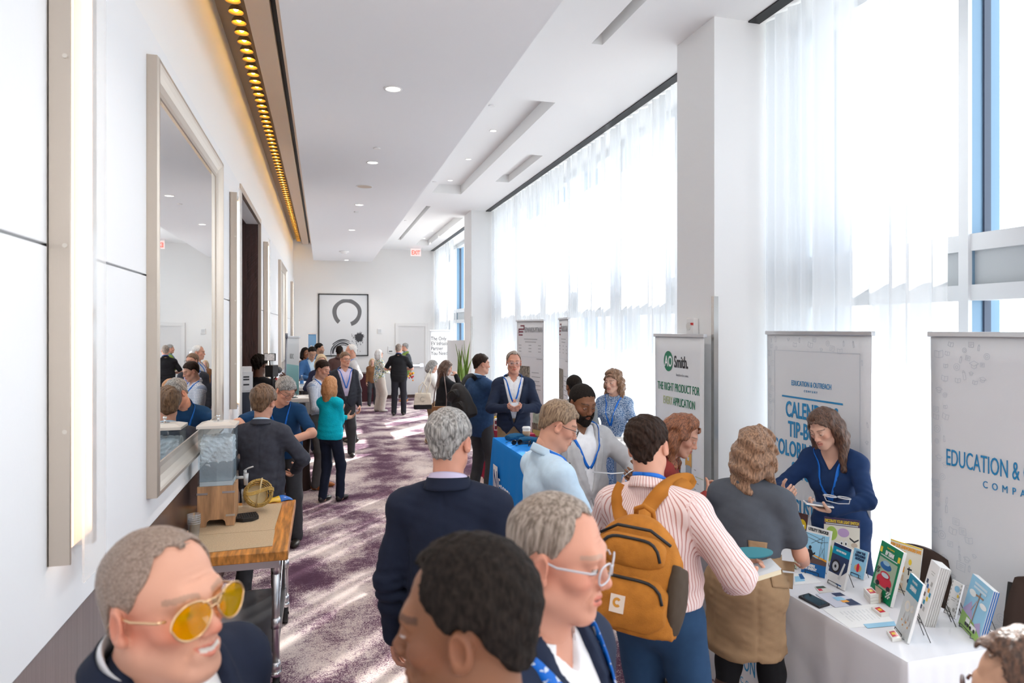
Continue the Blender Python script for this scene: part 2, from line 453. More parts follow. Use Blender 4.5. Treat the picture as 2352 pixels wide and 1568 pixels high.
class Sdf:
    def __init__(s): s.p = []; s.posts = []; s.lo = None; s.hi = None
    def _ext(s, lo, hi):
        s.lo = lo if s.lo is None else np.minimum(s.lo, lo)
        s.hi = hi if s.hi is None else np.maximum(s.hi, hi)
    def cone(s, a, b, ra, rb=None, k=.02, sub=False, flat=None):
        """flat=(axis3, factor): squashes along that axis"""
        rb = ra if rb is None else rb
        a = np.asarray(a, float); b = np.asarray(b, float); r = max(ra, rb)
        lo, hi = np.minimum(a, b) - r * 1.05, np.maximum(a, b) + r * 1.05
        if not sub: s._ext(lo, hi)
        s.p.append(('c', a, b, ra, rb, k, sub, lo, hi, flat)); return s
    def ell(s, c, r, M=None, k=.02, sub=False):
        c = np.asarray(c, float); r = np.asarray(r if hasattr(r, '__len__') else (r, r, r), float)
        M = np.eye(3) if M is None else M
        e = np.sqrt(((M * r) ** 2).sum(axis=1))
        lo, hi = c - e, c + e
        if not sub: s._ext(lo, hi)
        s.p.append(('e', c, r, M, None, k, sub, lo, hi, None)); return s
    def chain(s, pts, rs, k=.02, flat=None):
        for i in range(len(pts) - 1):
            a, b = (rs[i], rs[i + 1]) if isinstance(rs, (list, tuple)) else (rs, rs)
            s.cone(pts[i], pts[i + 1], a, b, k, False, flat)
        return s
    def post(s, fn): s.posts.append(fn); return s
    @staticmethod
    def _d(p, X, Y, Z):
        if p[0] == 'c':
            a, b, ra, rb = p[1], p[2], p[3], p[4]
            ba = b - a; L2 = max(float(ba @ ba), 1e-12)
            x, y, z = X - a[0], Y - a[1], Z - a[2]
            h = np.clip((x * ba[0] + y * ba[1] + z * ba[2]) / L2, 0, 1)
            dx, dy, dz = x - h * ba[0], y - h * ba[1], z - h * ba[2]
            if p[9] is not None:
                ax, fc = p[9]
                q = dx * ax[0] + dy * ax[1] + dz * ax[2]; e = q * (fc - 1)
                dx, dy, dz = dx + e * ax[0], dy + e * ax[1], dz + e * ax[2]
            return np.sqrt(dx * dx + dy * dy + dz * dz) - (ra + (rb - ra) * h)
        c, r, M = p[1], p[2], p[3]
        x, y, z = X - c[0], Y - c[1], Z - c[2]
        u = M[0, 0] * x + M[1, 0] * y + M[2, 0] * z
        v = M[0, 1] * x + M[1, 1] * y + M[2, 1] * z
        w = M[0, 2] * x + M[1, 2] * y + M[2, 2] * z
        k0 = np.sqrt((u / r[0]) ** 2 + (v / r[1]) ** 2 + (w / r[2]) ** 2)
        k1 = np.sqrt((u / r[0] ** 2) ** 2 + (v / r[1] ** 2) ** 2 + (w / r[2] ** 2) ** 2)
        return np.where(k1 < 1e-6, -r.min(), k0 * (k0 - 1) / np.maximum(k1, 1e-6))
    @staticmethod
    def _comb(F, d, k, sub):
        if sub:
            d = -d; h = np.maximum(k - np.abs(F - d), 0); return np.maximum(F, d) + h * h / (4 * k)
        h = np.maximum(k - np.abs(F - d), 0); return np.minimum(F, d) - h * h / (4 * k)
    def at(s, pts):
        pts = np.atleast_2d(pts); X, Y, Z = pts[:, 0], pts[:, 1], pts[:, 2]
        F = np.full(X.shape, .5)
        for p in s.p: F = s._comb(F, s._d(p, X, Y, Z), p[5], p[6])
        for fn in s.posts: F = fn(X, Y, Z, F)
        return F
    def mesh(s, h, lo=None, hi=None):
        lo = np.array(s.lo if lo is None else lo, float) - 2.5 * h; hi = np.array(s.hi if hi is None else hi, float) + 2.5 * h
        n = np.maximum(((hi - lo) / h).astype(int) + 1, 4)
        ax = [lo[i] + h * np.arange(n[i]) for i in range(3)]
        F = np.full(tuple(n), .5)
        for p in s.p:
            m = p[5] + 3 * h
            i0 = np.clip(np.floor((p[7] - m - lo) / h).astype(int), 0, n); i1 = np.clip(np.ceil((p[8] + m - lo) / h).astype(int) + 1, 0, n)
            if (i1 <= i0).any(): continue
            sl = tuple(slice(i0[i], i1[i]) for i in range(3))
            X, Y, Z = ax[0][sl[0]][:, None, None], ax[1][sl[1]][None, :, None], ax[2][sl[2]][None, None, :]
            F[sl] = s._comb(F[sl], s._d(p, X, Y, Z), p[5], p[6])
        if s.posts:
            near = np.abs(F) < .12
            idx = np.nonzero(near)
            if len(idx[0]):
                X, Y, Z = ax[0][idx[0]], ax[1][idx[1]], ax[2][idx[2]]; f = F[idx]
                for fn in s.posts: f = fn(X, Y, Z, f)
                F[idx] = f
            # deep inside cells still honour the cuts
            deep = np.nonzero(F <= -.12)
            if len(deep[0]):
                X, Y, Z = ax[0][deep[0]], ax[1][deep[1]], ax[2][deep[2]]; f = F[deep]
                for fn in s.posts: f = fn(X, Y, Z, f)
                F[deep] = f
        F[0], F[-1] = .5, .5; F[:, 0], F[:, -1] = .5, .5; F[:, :, 0], F[:, :, -1] = .5, .5
        return surface_nets(F, lo, h)

def surface_nets(F, lo, h):
    S = F < 0
    c = [S[i:S.shape[0] - 1 + i, j:S.shape[1] - 1 + j, k:S.shape[2] - 1 + k] for i in (0, 1) for j in (0, 1) for k in (0, 1)]
    anyc = np.zeros_like(c[0]); allc = np.ones_like(c[0])
    for q in c: anyc |= q; allc &= q
    act = np.nonzero(anyc & ~allc)
    m = len(act[0])
    if m == 0: return np.zeros((0, 3)), np.zeros((0, 4), int)
    I, J, K = act
    acc = np.zeros((m, 3)); cnt = np.zeros(m)
    for axis in range(3):
        for a in (0, 1):
            for b in (0, 1):
                o = [a, b]; o.insert(axis, 0); o1 = list(o); o1[axis] = 1
                f0 = F[I + o[0], J + o[1], K + o[2]]; f1 = F[I + o1[0], J + o1[1], K + o1[2]]
                x = (f0 < 0) != (f1 < 0)
                t = np.where(x, f0 / np.where(x, f0 - f1, 1), 0)
                p = np.empty((m, 3)); p[:, 0], p[:, 1], p[:, 2] = o
                p[:, axis] = t
                acc += p * x[:, None]; cnt += x
    v = acc / cnt[:, None] + np.stack(act, 1)
    ids = np.full(c[0].shape, -1, np.int64); ids[act] = np.arange(m)
    quads = []
    for axis in range(3):
        sl0 = [slice(1, -1)] * 3; sl0[axis] = slice(0, -1)
        sl1 = [slice(1, -1)] * 3; sl1[axis] = slice(1, None)
        s0, s1 = S[tuple(sl0)], S[tuple(sl1)]
        for flip in (False, True):
            e = np.nonzero((s0 & ~s1) if not flip else (~s0 & s1))
            if len(e[0]) == 0: continue
            g = [e[i] + (0 if i == axis else 1) for i in range(3)]
            u, w = (axis + 1) % 3, (axis + 2) % 3
            def cell(du, dw):
                q = [g[0].copy(), g[1].copy(), g[2].copy()]; q[u] = q[u] - du; q[w] = q[w] - dw
                return ids[q[0], q[1], q[2]]
            qd = np.stack([cell(1, 1), cell(0, 1), cell(0, 0), cell(1, 0)], 1)
            quads.append(qd[:, ::-1] if flip else qd)
    q = np.concatenate(quads)
    return lo + v * h, q

def lap(v, q, it=1, lam=.5):
    """smooth vertex positions along quad edges"""
    if not it: return v
    e = np.concatenate([q[:, [0, 1]], q[:, [1, 2]], q[:, [2, 3]], q[:, [3, 0]]])
    cnt = np.bincount(e[:, 0], minlength=len(v)).astype(float)
    for _ in range(it):
        a = np.stack([np.bincount(e[:, 0], weights=v[e[:, 1], i], minlength=len(v)) for i in range(3)], 1)
        b = np.stack([np.bincount(e[:, 1], weights=v[e[:, 0], i], minlength=len(v)) for i in range(3)], 1)
        c2 = np.bincount(e[:, 1], minlength=len(v))
        n = (a + b) / np.maximum(cnt + c2, 1)[:, None]
        v = v + lam * (n - v)
    return v

def np_mesh(name, v, q, m, parent=None, col=None, rest=None):
    me = bpy.data.meshes.new(name)
    me.vertices.add(len(v)); me.vertices.foreach_set('co', np.ascontiguousarray(v, np.float32).ravel())
    me.loops.add(4 * len(q)); me.loops.foreach_set('vertex_index', np.ascontiguousarray(q, np.int32).ravel())
    me.polygons.add(len(q)); me.polygons.foreach_set('loop_start', np.arange(0, 4 * len(q), 4, dtype=np.int32))
    me.polygons.foreach_set('use_smooth', np.ones(len(q), bool))
    me.update(calc_edges=True)
    if col is not None:
        a = me.attributes.new('col', 'FLOAT_COLOR', 'POINT')
        a.data.foreach_set('color', np.concatenate([col, np.ones((len(v), 1))], 1).astype(np.float32).ravel())
    a = me.attributes.new('rest', 'FLOAT_VECTOR', 'POINT')
    a.data.foreach_set('vector', np.ascontiguousarray(v if rest is None else rest, np.float32).ravel())
    o = bpy.data.objects.new(name, me); COL.objects.link(o)
    me.materials.append(m)
    if parent: o.parent = parent
    return o

def sdf_obj(name, s, h, m, parent=None, smooth=1, colfn=None, restfn=None):
    v, q = s.mesh(h); v = lap(v, q, smooth, .45)
    return np_mesh(name, v, q, m, parent, colfn(v) if colfn else None, restfn(v) if restfn else None)

def sstep(a, b, x):
    t = np.clip((x - a) / (b - a), 0, 1); return t * t * (3 - 2 * t)
def wob(X, Y, Z, f, seed=0):
    """cheap smooth pseudo noise in [-1,1]"""
    a = seed * 1.7
    return (np.sin(f * (X * 1.0 + .6 * Y) + a) * np.sin(f * (.9 * Y - .5 * Z) + 2.1 * a) + np.sin(f * 1.9 * (Z + .4 * X) + 1.3 + a) * np.sin(f * 1.7 * (Y + .3 * X) + a)) * .5
# ================================================================ PEOPLE
RES = {'near': dict(head=.0028, hand=.0042, body=.011, cloth=.0095, hair=.0034), 'mid': dict(head=.0046, hand=.0055, body=.014, cloth=.012, hair=.005),
       'far': dict(head=.0075, hand=.008, body=.02, cloth=.016, hair=.008)}
skin_m = mat('skin', (.6, .4, .3), .5, spec=.35, attr='col', bump=.05, bscale=350, coordattr='rest')
SK = dict(pink=(.63, .33, .23), fair=(.64, .38, .28), tan=(.50, .28, .18), olive=(.45, .26, .17), brown=(.215, .092, .046), dark=(.115, .050, .030), ruddy=(.60, .29, .20))

def cloth_mat(name, col, rough=.85, vary=.06, bump=.12, bscale=420, sheen=.0):
    return mat(name, col, rough, spec=.25, bump=bump, bscale=bscale, vary=vary, vscale=25, coordattr='rest', sheen=sheen)
def hair_mat(name, col, col2=None, sc_=(140, 140, 22), rough=.45):
    if name in MATS: return MATS[name]
    m, nt, b = nt_new(name); N, L = nt.nodes, nt.links
    a = N.new('ShaderNodeAttribute'); a.attribute_name = 'rest'
    mp = N.new('ShaderNodeMapping'); mp.inputs['Scale'].default_value = sc_; L.new(a.outputs['Vector'], mp.inputs['Vector'])
    n = N.new('ShaderNodeTexNoise'); n.inputs['Scale'].default_value = 1.0; n.inputs['Detail'].default_value = 3; L.new(mp.outputs[0], n.inputs['Vector'])
    cr = N.new('ShaderNodeValToRGB'); cr.color_ramp.elements[0].position = .36; cr.color_ramp.elements[1].position = .66
    c2 = col2 or [min(1, c * 2.2 + .01) for c in col]
    cr.color_ramp.elements[0].color = rgba(col); cr.color_ramp.elements[1].color = rgba(c2)
    L.new(n.outputs['Fac'], cr.inputs['Fac']); L.new(cr.outputs['Color'], b.inputs['Base Color'])
    b.inputs['Roughness'].default_value = rough; b.inputs['Specular IOR Level'].default_value = .4 if rough < .6 else .12
    bp = N.new('ShaderNodeBump'); bp.inputs['Strength'].default_value = .55; bp.inputs['Distance'].default_value = .006
    L.new(n.outputs['Fac'], bp.inputs['Height']); L.new(bp.outputs['Normal'], b.inputs['Normal'])
    MATS[name] = m; return m
def attr_pattern(name, fn, rough=.85):
    """material whose colour is built by fn(nt, vec) -> color socket from 'rest'"""
    if name in MATS: return MATS[name]
    m, nt, b = nt_new(name)
    a = nt.nodes.new('ShaderNodeAttribute'); a.attribute_name = 'rest'
    nt.links.new(fn(nt, a.outputs['Vector']), b.inputs['Base Color']); b.inputs['Roughness'].default_value = rough
    b.inputs['Specular IOR Level'].default_value = .25
    MATS[name] = m; return m
def _wave(nt, vec, axis, period, duty, ca, cb):
    N, L = nt.nodes, nt.links
    s = N.new('ShaderNodeSeparateXYZ'); L.new(vec, s.inputs[0])
    d = N.new('ShaderNodeMath'); d.operation = 'DIVIDE'; L.new(s.outputs[axis], d.inputs[0]); d.inputs[1].default_value = period
    f = N.new('ShaderNodeMath'); f.operation = 'FRACT'; L.new(d.outputs[0], f.inputs[0])
    g = N.new('ShaderNodeMath'); g.operation = 'LESS_THAN'; L.new(f.outputs[0], g.inputs[0]); g.inputs[1].default_value = duty
    mx = N.new('ShaderNodeMix'); mx.data_type = 'RGBA'; L.new(g.outputs[0], mx.inputs['Factor'])
    for sck, c in (('A', ca), ('B', cb)):
        sk = [q for q in mx.inputs if q.name == sck and q.type == 'RGBA'][0]
        if isinstance(c, tuple): sk.default_value = rgba(c)
        else: L.new(c, sk)
    return [q for q in mx.outputs if q.type == 'RGBA'][0]
def stripes(name, base, c1, p1, d1, c2=None, p2=None, d2=None, ax2=0):
    def fn(nt, vec):
        o = _wave(nt, vec, 0, p1, d1, base, c1)
        if c2: o = _wave(nt, vec, ax2, p2, d2, o, c2)
        return o
    return attr_pattern(name, fn)
def speckle(name, cols, scale, stops, kind='noise'):
    def fn(nt, vec):
        N, L = nt.nodes, nt.links
        if kind == 'vor':
            n = N.new('ShaderNodeTexVoronoi'); n.inputs['Scale'].default_value = scale; L.new(vec, n.inputs['Vector'])
            sp = N.new('ShaderNodeSeparateXYZ'); L.new(n.outputs['Color'], sp.inputs[0]); out = sp.outputs[0]
        else:
            n = N.new('ShaderNodeTexNoise'); n.inputs['Scale'].default_value = scale; n.inputs['Detail'].default_value = 2; L.new(vec, n.inputs['Vector']); out = n.outputs['Fac']
        cr = N.new('ShaderNodeValToRGB'); cr.color_ramp.interpolation = 'CONSTANT'
        e = cr.color_ramp.elements
        e[0].position = 0; e[0].color = rgba(cols[0]); e[1].position = stops[0]; e[1].color = rgba(cols[1])
        for c, s_ in zip(cols[2:], stops[1:]): x = e.new(s_); x.color = rgba(c)
        L.new(out, cr.inputs['Fac']); return cr.outputs['Color']
    return attr_pattern(name, fn)

HL = {  # hairline heights (head-local, metres) at angle from the front 0..180
    'short': ([0, 35, 55, 72, 88, 104, 125, 150, 180], [.078, .072, .052, .022, -.012, .028, -.02, -.06, -.072]),
    'reced': ([0, 25, 45, 60, 75, 88, 104, 125, 150, 180], [.098, .103, .095, .05, .02, -.012, .028, -.02, -.06, -.07]),
    'full': ([0, 35, 55, 72, 88, 104, 125, 150, 180], [.066, .058, .03, .0, -.02, .02, -.03, -.08, -.09]),
    'long': ([0, 30, 50, 65, 75, 180], [.088, .075, .045, .0, -.3, -.3]),
    'bangs': ([0, 30, 50, 65, 75, 180], [.06, .05, .02, -.02, -.3, -.3]),
}
def ik(a, b, l1, l2, hint):
    d = b - a; L = np.linalg.norm(d)
    if L > (l1 + l2) * .999: d = d / L * (l1 + l2) * .999; L = (l1 + l2) * .999
    u = d / L; x = (l1 * l1 - l2 * l2 + L * L) / (2 * L); y = math.sqrt(max(l1 * l1 - x * x, 0))
    hnt = np.asarray(hint, float); hnt = hnt - u * (hnt @ u); hnt /= max(np.linalg.norm(hnt), 1e-6)
    return a + u * x + hnt * y, a + d
def unit(v): v = np.asarray(v, float); return v / max(np.linalg.norm(v), 1e-9)

class Person: pass

def person(label, px, py, D, face, sex='m', fat=1.0, head=(0, 0, 0), lean=0, skin='fair', hair=None, top=None, bottom=None,
           shoes=(.03, .025, .02), Ra=None, La=None, feet=None, res='mid', hs=1.0, lanyard=None, glasses=None, beard=None,
           brow=(.08, .05, .035), lips=None, eye=.8, smile=0.0, group=None, ztop=None, wide=1.0, flush=.0, bg_only=False, jawz=0.0, tilt=0, age=None, nk=0):
    rs = RES[res]
    zt = CAMH - (py - HOR) * D / FPX if ztop is None else ztop
    pos = P(px, py, D)
    fem = sex == 'f'
    if age is None: age = 0 if fem or res == 'far' else .7
    A = Person(); A.fem = fem
    heading = math.atan2(ray(px, py).x, ray(px, py).y) + R(face)
    la = R(lean)
    def rx(a): c, s_ = math.cos(a), math.sin(a); return np.array([[1, 0, 0], [0, c, s_], [0, -s_, c]])
    # forward lean: top moves to +y
    def solve(s):
        piv = V3(0, 0, .93 * s)
        def tp(x, y, z):
            z_ = z; w = float(sstep(.90, 1.14, np.array(z_)))
            return piv + rx(la * w) @ (V3(x, y, z) * s - piv), rx(la * w)
        base, _ = tp(0, -.012 + nk * .4, 1.50 - nk)
        Rh = rotm(*head)
        hc = base + rx(la) @ V3(0, 0, .022) * s + Rh @ V3(0, .022, .108) * (s * hs)
        tops = hc[2] + s * hs * math.sqrt((Rh[2, 0] * .076) ** 2 + (Rh[2, 1] * .095) ** 2 + (Rh[2, 2] * .085) ** 2) + s * hs * (Rh[2] @ V3(0, -.015, .035)) + s * hs * (hair or {}).get('t', .012)
        return tp, base, Rh, hc, tops
    s = zt / 1.75
    for _ in range(6):
        tp, base, Rh, hc, tops = solve(s); s *= zt / tops
    tp, base, Rh, hc, tops = solve(s)
    g = s * hs
    # place so that head centre sits on the wanted ray
    ch, sh = math.cos(-heading), math.sin(-heading)
    hx = hc[0] + math.sin(R(tilt)) * hc[2]
    wx, wy = ch * hx - sh * hc[1], sh * hx + ch * hc[1]
    root = empty('person', (pos.x - wx, pos.y - wy, 0), -heading, label, 'person', group)
    root.rotation_euler.y = R(tilt)
    A.root, A.s = root, s
    A.Mw = Matrix.Translation((pos.x - wx, pos.y - wy, 0)) @ Matrix.Rotation(-heading, 4, 'Z')
    # ---- joints
    shw = (.155 if fem else .180) * wide
    zsh = 1.392 if fem else 1.388
    sR, _ = tp(shw, -.01, zsh); sL, _ = tp(-shw, -.01, zsh)
    feet = feet or ((.115, .02), (-.115, -.02))
    hipR, hipL = V3(.088, 0, .92) * s, V3(-.088, 0, .92) * s
    ankR = V3(feet[0][0] * s, feet[0][1] * s, .085 * s); ankL = V3(feet[1][0] * s, feet[1][1] * s, .085 * s)
    kneeR, ankR = ik(hipR, ankR, .425 * s, .425 * s, (.08, 1, 0)); kneeL, ankL = ik(hipL, ankL, .425 * s, .425 * s, (-.08, 1, 0))
    ua, fa = (.285 * s, .255 * s) if not fem else (.275 * s, .24 * s)
    def arm(S, spec, sg):
        if spec is None: spec = {}
        t = spec.get('to'); 
        if t is None: w = S + V3(sg * .06, .05, -.525) * s; hint = spec.get('hint', (sg * .5, -1, 0))
        else:
            w = np.array(t, float) * s; hint = spec.get('hint', (sg * 1.0, -.6, -.5))
        e, w = ik(S, w, ua, fa, hint)
        d = unit(w - e)
        if 'dir' in spec: d = unit(spec['dir'])
        n = spec.get('palm', (-sg, 0, 0) if abs(d[2]) > .6 else (-sg * .8, 0, .45))
        n = np.asarray(n, float); n = unit(n - d * (n @ d)); th = np.cross(d, n) * (1 if sg > 0 else -1)
        return dict(S=S, E=e, W=w, d=d, n=n, t=th, curl=spec.get('curl', .45), sg=sg)
    aR, aL = arm(sR, Ra, 1), arm(sL, La, -1)
    A.aR, A.aL, A.tp, A.Rh, A.hc, A.g = aR, aL, tp, Rh, hc, g
    ar = (.040, .034, .030, .021) if fem else (.047, .041, .037, .026)
    # ---- torso prims helper (offset o)
    def torso(S_, o, k=.05, upper=True, bust=True):
        fb = fat
        def E(c, r):
            p, M = tp(*c); S_.ell(p, [(q * s + o) for q in r], M, k)
        if fem:
            E((0, -.01, .945), (.165 * (1 + .5 * (fb - 1)), .115 * fb, .125)); E((0, 0, 1.10), (.122 * fb, .092 * fb, .15)); E((0, 0, 1.26), (.138 * (1 + .6 * (fb - 1)), .098 * fb, .16))
            if bust:
                E((.062, .075, 1.265), (.058, .05, .058)); E((-.062, .075, 1.265), (.058, .05, .058))
        else:
            E((0, -.005, .955), (.155 * (1 + .6 * (fb - 1)), .112 * fb, .13)); E((0, .01 * fb, 1.10), (.145 * fb, .108 * fb ** 1.5, .16)); E((0, 0, 1.28), (.163 * (1 + .5 * (fb - 1)), .115 * fb, .165))
        if upper:
            a, _ = tp(shw - .035, -.012, zsh); b, _ = tp(-shw + .035, -.012, zsh)
            S_.cone(a, b, .050 * s + o * .8, None, k)
            nb, _ = tp(0, -.022, 1.462)
            for q in (sR, sL): S_.cone(nb, q + V3(0, 0, .0) * s, .042 * s + o * .6, .040 * s + o * .7, k)
    def arms(S_, o, frac=1.0, k=.035, ends=(0, 0)):
        for a in (aR, aL):
            S_.cone(a['S'] + V3(-a['sg'] * .012, 0, -.012) * s, a['E'], ar[0] * s + o, ar[1] * s + o, k)
            if frac > .5:
                e = a['E'] + (a['W'] - a['E']) * min(1, (frac - .5) * 2)
                S_.cone(a['E'], e, ar[1] * s * .97 + o, ar[3] * s + o if frac >= 1 else ar[2] * s + o, k)
    def legs(S_, o, k=.03, rs_=(.078, .056, .040), upto=1.0):
        for hp, kn, an in ((hipR, kneeR, ankR), (hipL, kneeL, ankL)):
            S_.cone(hp, kn, rs_[0] * s * (1 + .4 * (fat - 1)) + o, rs_[1] * s + o, k)
            e = kn + (an - kn) * upto
            S_.cone(kn, e, rs_[1] * s + o, (rs_[1] + (rs_[2] - rs_[1]) * upto) * s + o, k)
    hl = lambda x, y, z: hc + Rh @ (V3(x, y, z) * g)
    def toh(v): return ((v - hc) @ Rh) / g
    def tohXYZ(X, Y, Z):
        x, y, z = X - hc[0], Y - hc[1], Z - hc[2]
        return tuple((Rh[0, i] * x + Rh[1, i] * y + Rh[2, i] * z) / g for i in range(3))
    jz = jawz
    # ---- head
    Hd = Sdf()
    e_ = lambda c, r, k=.02, sub=False, M=None: Hd.ell(hl(*c), [q * g for q in (r if hasattr(r, '__len__') else (r, r, r))], Rh if M is None else Rh @ M, k * g, sub)
    c_ = lambda a, b, ra, rb=None, k=.02, sub=False: Hd.cone(hl(*a), hl(*b), ra * g, (rb or ra) * g, k * g, sub)
    e_((0, -.015, .035), (.075, .094, .085), .03)
    e_((0, .022, -.035), (.055, .062, .075), .03)
    fw = 1.0 if fem else 1.08
    for sg in (1, -1):
        c_((sg * .043 * fw, .000, -.058), (sg * .020, .060, -.096 + jz), .019 * fw, .017, .028)
        e_((sg * .042, .053, -.022), (.020, .021, .016), .025)
    e_((0, .066, -.099 + jz), (.020 * fw, .018, .016), .022)
    c_((.032, .073, .024), (-.032, .073, .024), .012 if fem else .0145, None, .022)
    for sg in (1, -1): e_((sg * .031, .095, .003), (.018, .014, .0125), .014, True)
    c_((0, .082, .016), (0, .098, -.025), .008, .0095, .014)
    e_((0, .1005, -.029), (.0115, .0105, .0100), .010)
    for sg in (1, -1):
        e_((sg * .012, .092, -.033), (.0078, .0095, .0078), .007)
        if res != 'far': e_((sg * .0065, .097, -.0405), (.0035, .005, .003), .003, True)
    e_((0, .078, -.062), (.028, .012, .02), .016)
    sm = smile
    for sg in (1, -1):
        c_((0, .0895, -.0565), (sg * .021, .0785, -.059 + .006 * sm), .0052, .0035, .006)
        c_((0, .0885, -.0675), (sg * .020, .0775, -.0625 + .006 * sm), .0066, .0035, .006)
    if res != 'far':
        op = .0022 + .0035 * max(0, sm)
        for sg in (1, -1): c_((0, .096, -.062 - .001 * sm), (sg * .022, .084, -.0605 + .006 * sm), op, .0012, .003, True)
    for sg in (1, -1):
        e_((sg * .031, .0758, .003), .0126, .004)
        # ear
        Me = np.array(Matrix.Rotation(sg * R(-22), 3, 'Z') @ Matrix.Rotation(R(-8), 3, 'X'))
        e_((sg * .079, -.012, -.004), (.0085, .018, .031), .008, False, Me)
        e_((sg * .086, -.008, -.001), (.006, .0105, .019), .005, True, Me)
        e_((sg * .078, -.004, -.026), (.007, .009, .010), .006, False, Me)
    if age:
        for sg in (1, -1):
            c_((sg * .019, .088, -.036), (sg * .031, .074, -.064), .0022 * age, .0012, .008, True)
            c_((sg * .014, .083, -.004), (sg * .034, .076, -.014), .0016 * age, .001, .008, True)
        for zz in (.046, .056, .066): c_((-.028, .0785 - (zz - .046) * .25, zz), (.028, .0785 - (zz - .046) * .25, zz + .001), .0012 * age, None, .006, True)
    nb, _ = tp(0, -.02, 1.42)
    nr = (.046 if fem else .056) * (1 + .35 * (fat - 1))
    Hd.cone(nb, hl(0, -.022, -.055), (nr + .008) * s, nr * g, .03 * g)
    headlo = Hd.lo.copy(); headlo[2] = max(headlo[2], base[2] - .03 * s)
    base_c = np.array(SK[skin] if isinstance(skin, str) else skin)
    dark = base_c.mean() < .16
    lipc = np.array(lips) if lips else (base_c * V3(.95, .62, .62) if not dark else base_c * V3(1.1, .8, .8))
    def skincol(v):
        p = toh(v); x, y, z = p[:, 0], p[:, 1], p[:, 2]
        c = np.tile(base_c, (len(v), 1))
        nz = wob(v[:, 0], v[:, 1], v[:, 2], 55, 3) * .05
        c *= (1 + nz)[:, None]
        ruddy = np.exp(-(((np.abs(x) - .045) / .022) ** 2 + ((z + .022) / .022) ** 2)) * (y > 0) + np.exp(-((x / .016) ** 2 + ((z + .03) / .014) ** 2)) * (y > .085) + .8 * np.exp(-(((np.abs(x) - .082) / .02) ** 2 + ((z) / .035) ** 2))
        c *= 1 - np.clip(ruddy, 0, 1)[:, None] * V3(.02, .16, .18) * (1 + flush)
        fr = y > .055
        lm = fr & (np.abs(x) < .024) & (z > -.076) & (z < -.052) & (((z + .062 - .010 * sm * (np.abs(x) / .02) ** 2) / (.0125 * np.sqrt(np.clip(1 - (x / .025) ** 2, .02, 1)))) ** 2 < 1)
        c[lm] = lipc
        mo = lm & (np.abs(z + .062 + .001 * sm - .006 * sm * (np.abs(x) / .022)) < .0016 + .003 * max(0, sm)) & (np.abs(x) < .019)
        c[mo] = (.62, .56, .50) if sm > .5 else lipc * .25
        bz = .0255 + .006 * (1 - ((np.abs(x) - .034) / .022) ** 2)
        bm = fr & (np.abs(x) > .011) & (np.abs(x) < .053) & (np.abs(z - bz) < (.0026 if fem else .0036) + .0008)
        c[bm] = c[bm] * .4 + np.array(brow) * .6
        for sg in (1, -1):
            dx, dz = x - sg * .031, z - .003
            r2 = dx ** 2 + (y - .0752) ** 2 + dz ** 2
            on = (r2 < .0150 ** 2) & (y > .078)
            op_ = .0068 * eye
            alm = on & ((dx / .0142) ** 2 + ((dz + .0008) / max(op_, .0008)) ** 2 < 1)
            c[alm] = (.50, .47, .45)
            ir = alm & (dx ** 2 + dz ** 2 < .0056 ** 2); c[ir] = (.05, .035, .025)
            lid = on & ~alm & (np.abs(((dx / .0142) ** 2 + ((dz + .0008) / max(op_, .0008)) ** 2) - 1.35) < .35) & (dz > -.001)
            c[lid] *= .45
        if beard:
            bl = beard.get('len', 0)
            if bl <= 0:   # stubble
                st = (z < -.040) & (y > .0) & (z > -.15) & ~lm
                c[st] = c[st] * (1 - beard['a']) + np.array(beard['col']) * beard['a']
        return c
    parts = []
    v, q = Hd.mesh(rs['head'], headlo, None); v = lap(v, q, 1, .35); parts.append((v, q, skincol(v)))
    # ---- hands
    for a in (aR, aL):
        if bg_only: continue
        h = Sdf(); W, d, n, t = a['W'], a['d'], a['n'], a['t']; gs = s * (.92 if fem else 1.0)
        Mh = np.stack([d, t, n], 1)
        h.cone(a['E'] + (W - a['E']) * .72, W + d * .012 * gs, ar[3] * s * 1.08, .021 * gs, .02)
        h.ell(W + d * .052 * gs, V3(.05, .040, .0165) * gs, Mh, .018)
        cu = a['curl']
        def fing(b0, L3, r0, ang, dd, nn, thk):
            p = b0; th_ = ang * .75
            for i, L_ in enumerate(L3):
                dr = dd * math.cos(th_) + nn * math.sin(th_)
                q2 = p + dr * L_ * gs
                h.cone(p, q2, (r0 - i * .0008) * gs, (r0 - (i + 1) * .0008) * gs, thk); p = q2; th_ += ang
        for i, (o, L3, dz_) in enumerate(((.029, (.040, .026, .021), .088), (.0095, (.044, .029, .023), .093), (-.0100, (.041, .027, .022), .090), (-.028, (.032, .021, .018), .082))):
            fing(W + (d * dz_ + t * o) * gs, L3, .0092, cu * (1.15 + .12 * i) * 1.0, unit(d + t * o * 2.2), n, .004)
        tb = W + (d * .022 + t * .026 + n * .004) * gs
        td = unit(d * .62 + t * .62 + n * .42)
        h.cone(tb, tb + td * .040 * gs, .0135 * gs, .0115 * gs, .014)
        fing(tb + td * .040 * gs, (.032, .026), .0108, cu * .55, td, unit(n - t * .5), .005)
        v, q = h.mesh(rs['hand']); v = lap(v, q, 1, .3)
        c = np.tile(base_c, (len(v), 1))
        if dark: c *= 1.05
        parts.append((v, q, c))
    # ---- body (coarse, under the clothes; bare arms / calves show)
    B = Sdf(); torso(B, -.004, .04); arms(B, 0, .96, .025); legs(B, -.004, .03)
    B.cone(nb, base + V3(0, 0, .02) * s, (nr + .006) * s, nr * s, .03)
    for an in (ankR, ankL):
        B.cone(an, an + V3(0, .02, -.04) * s, .036 * s, .034 * s, .03); B.cone(an + V3(0, 0, -.05) * s, an + V3(0, .14, -.06) * s, .028 * s, .022 * s, .03)
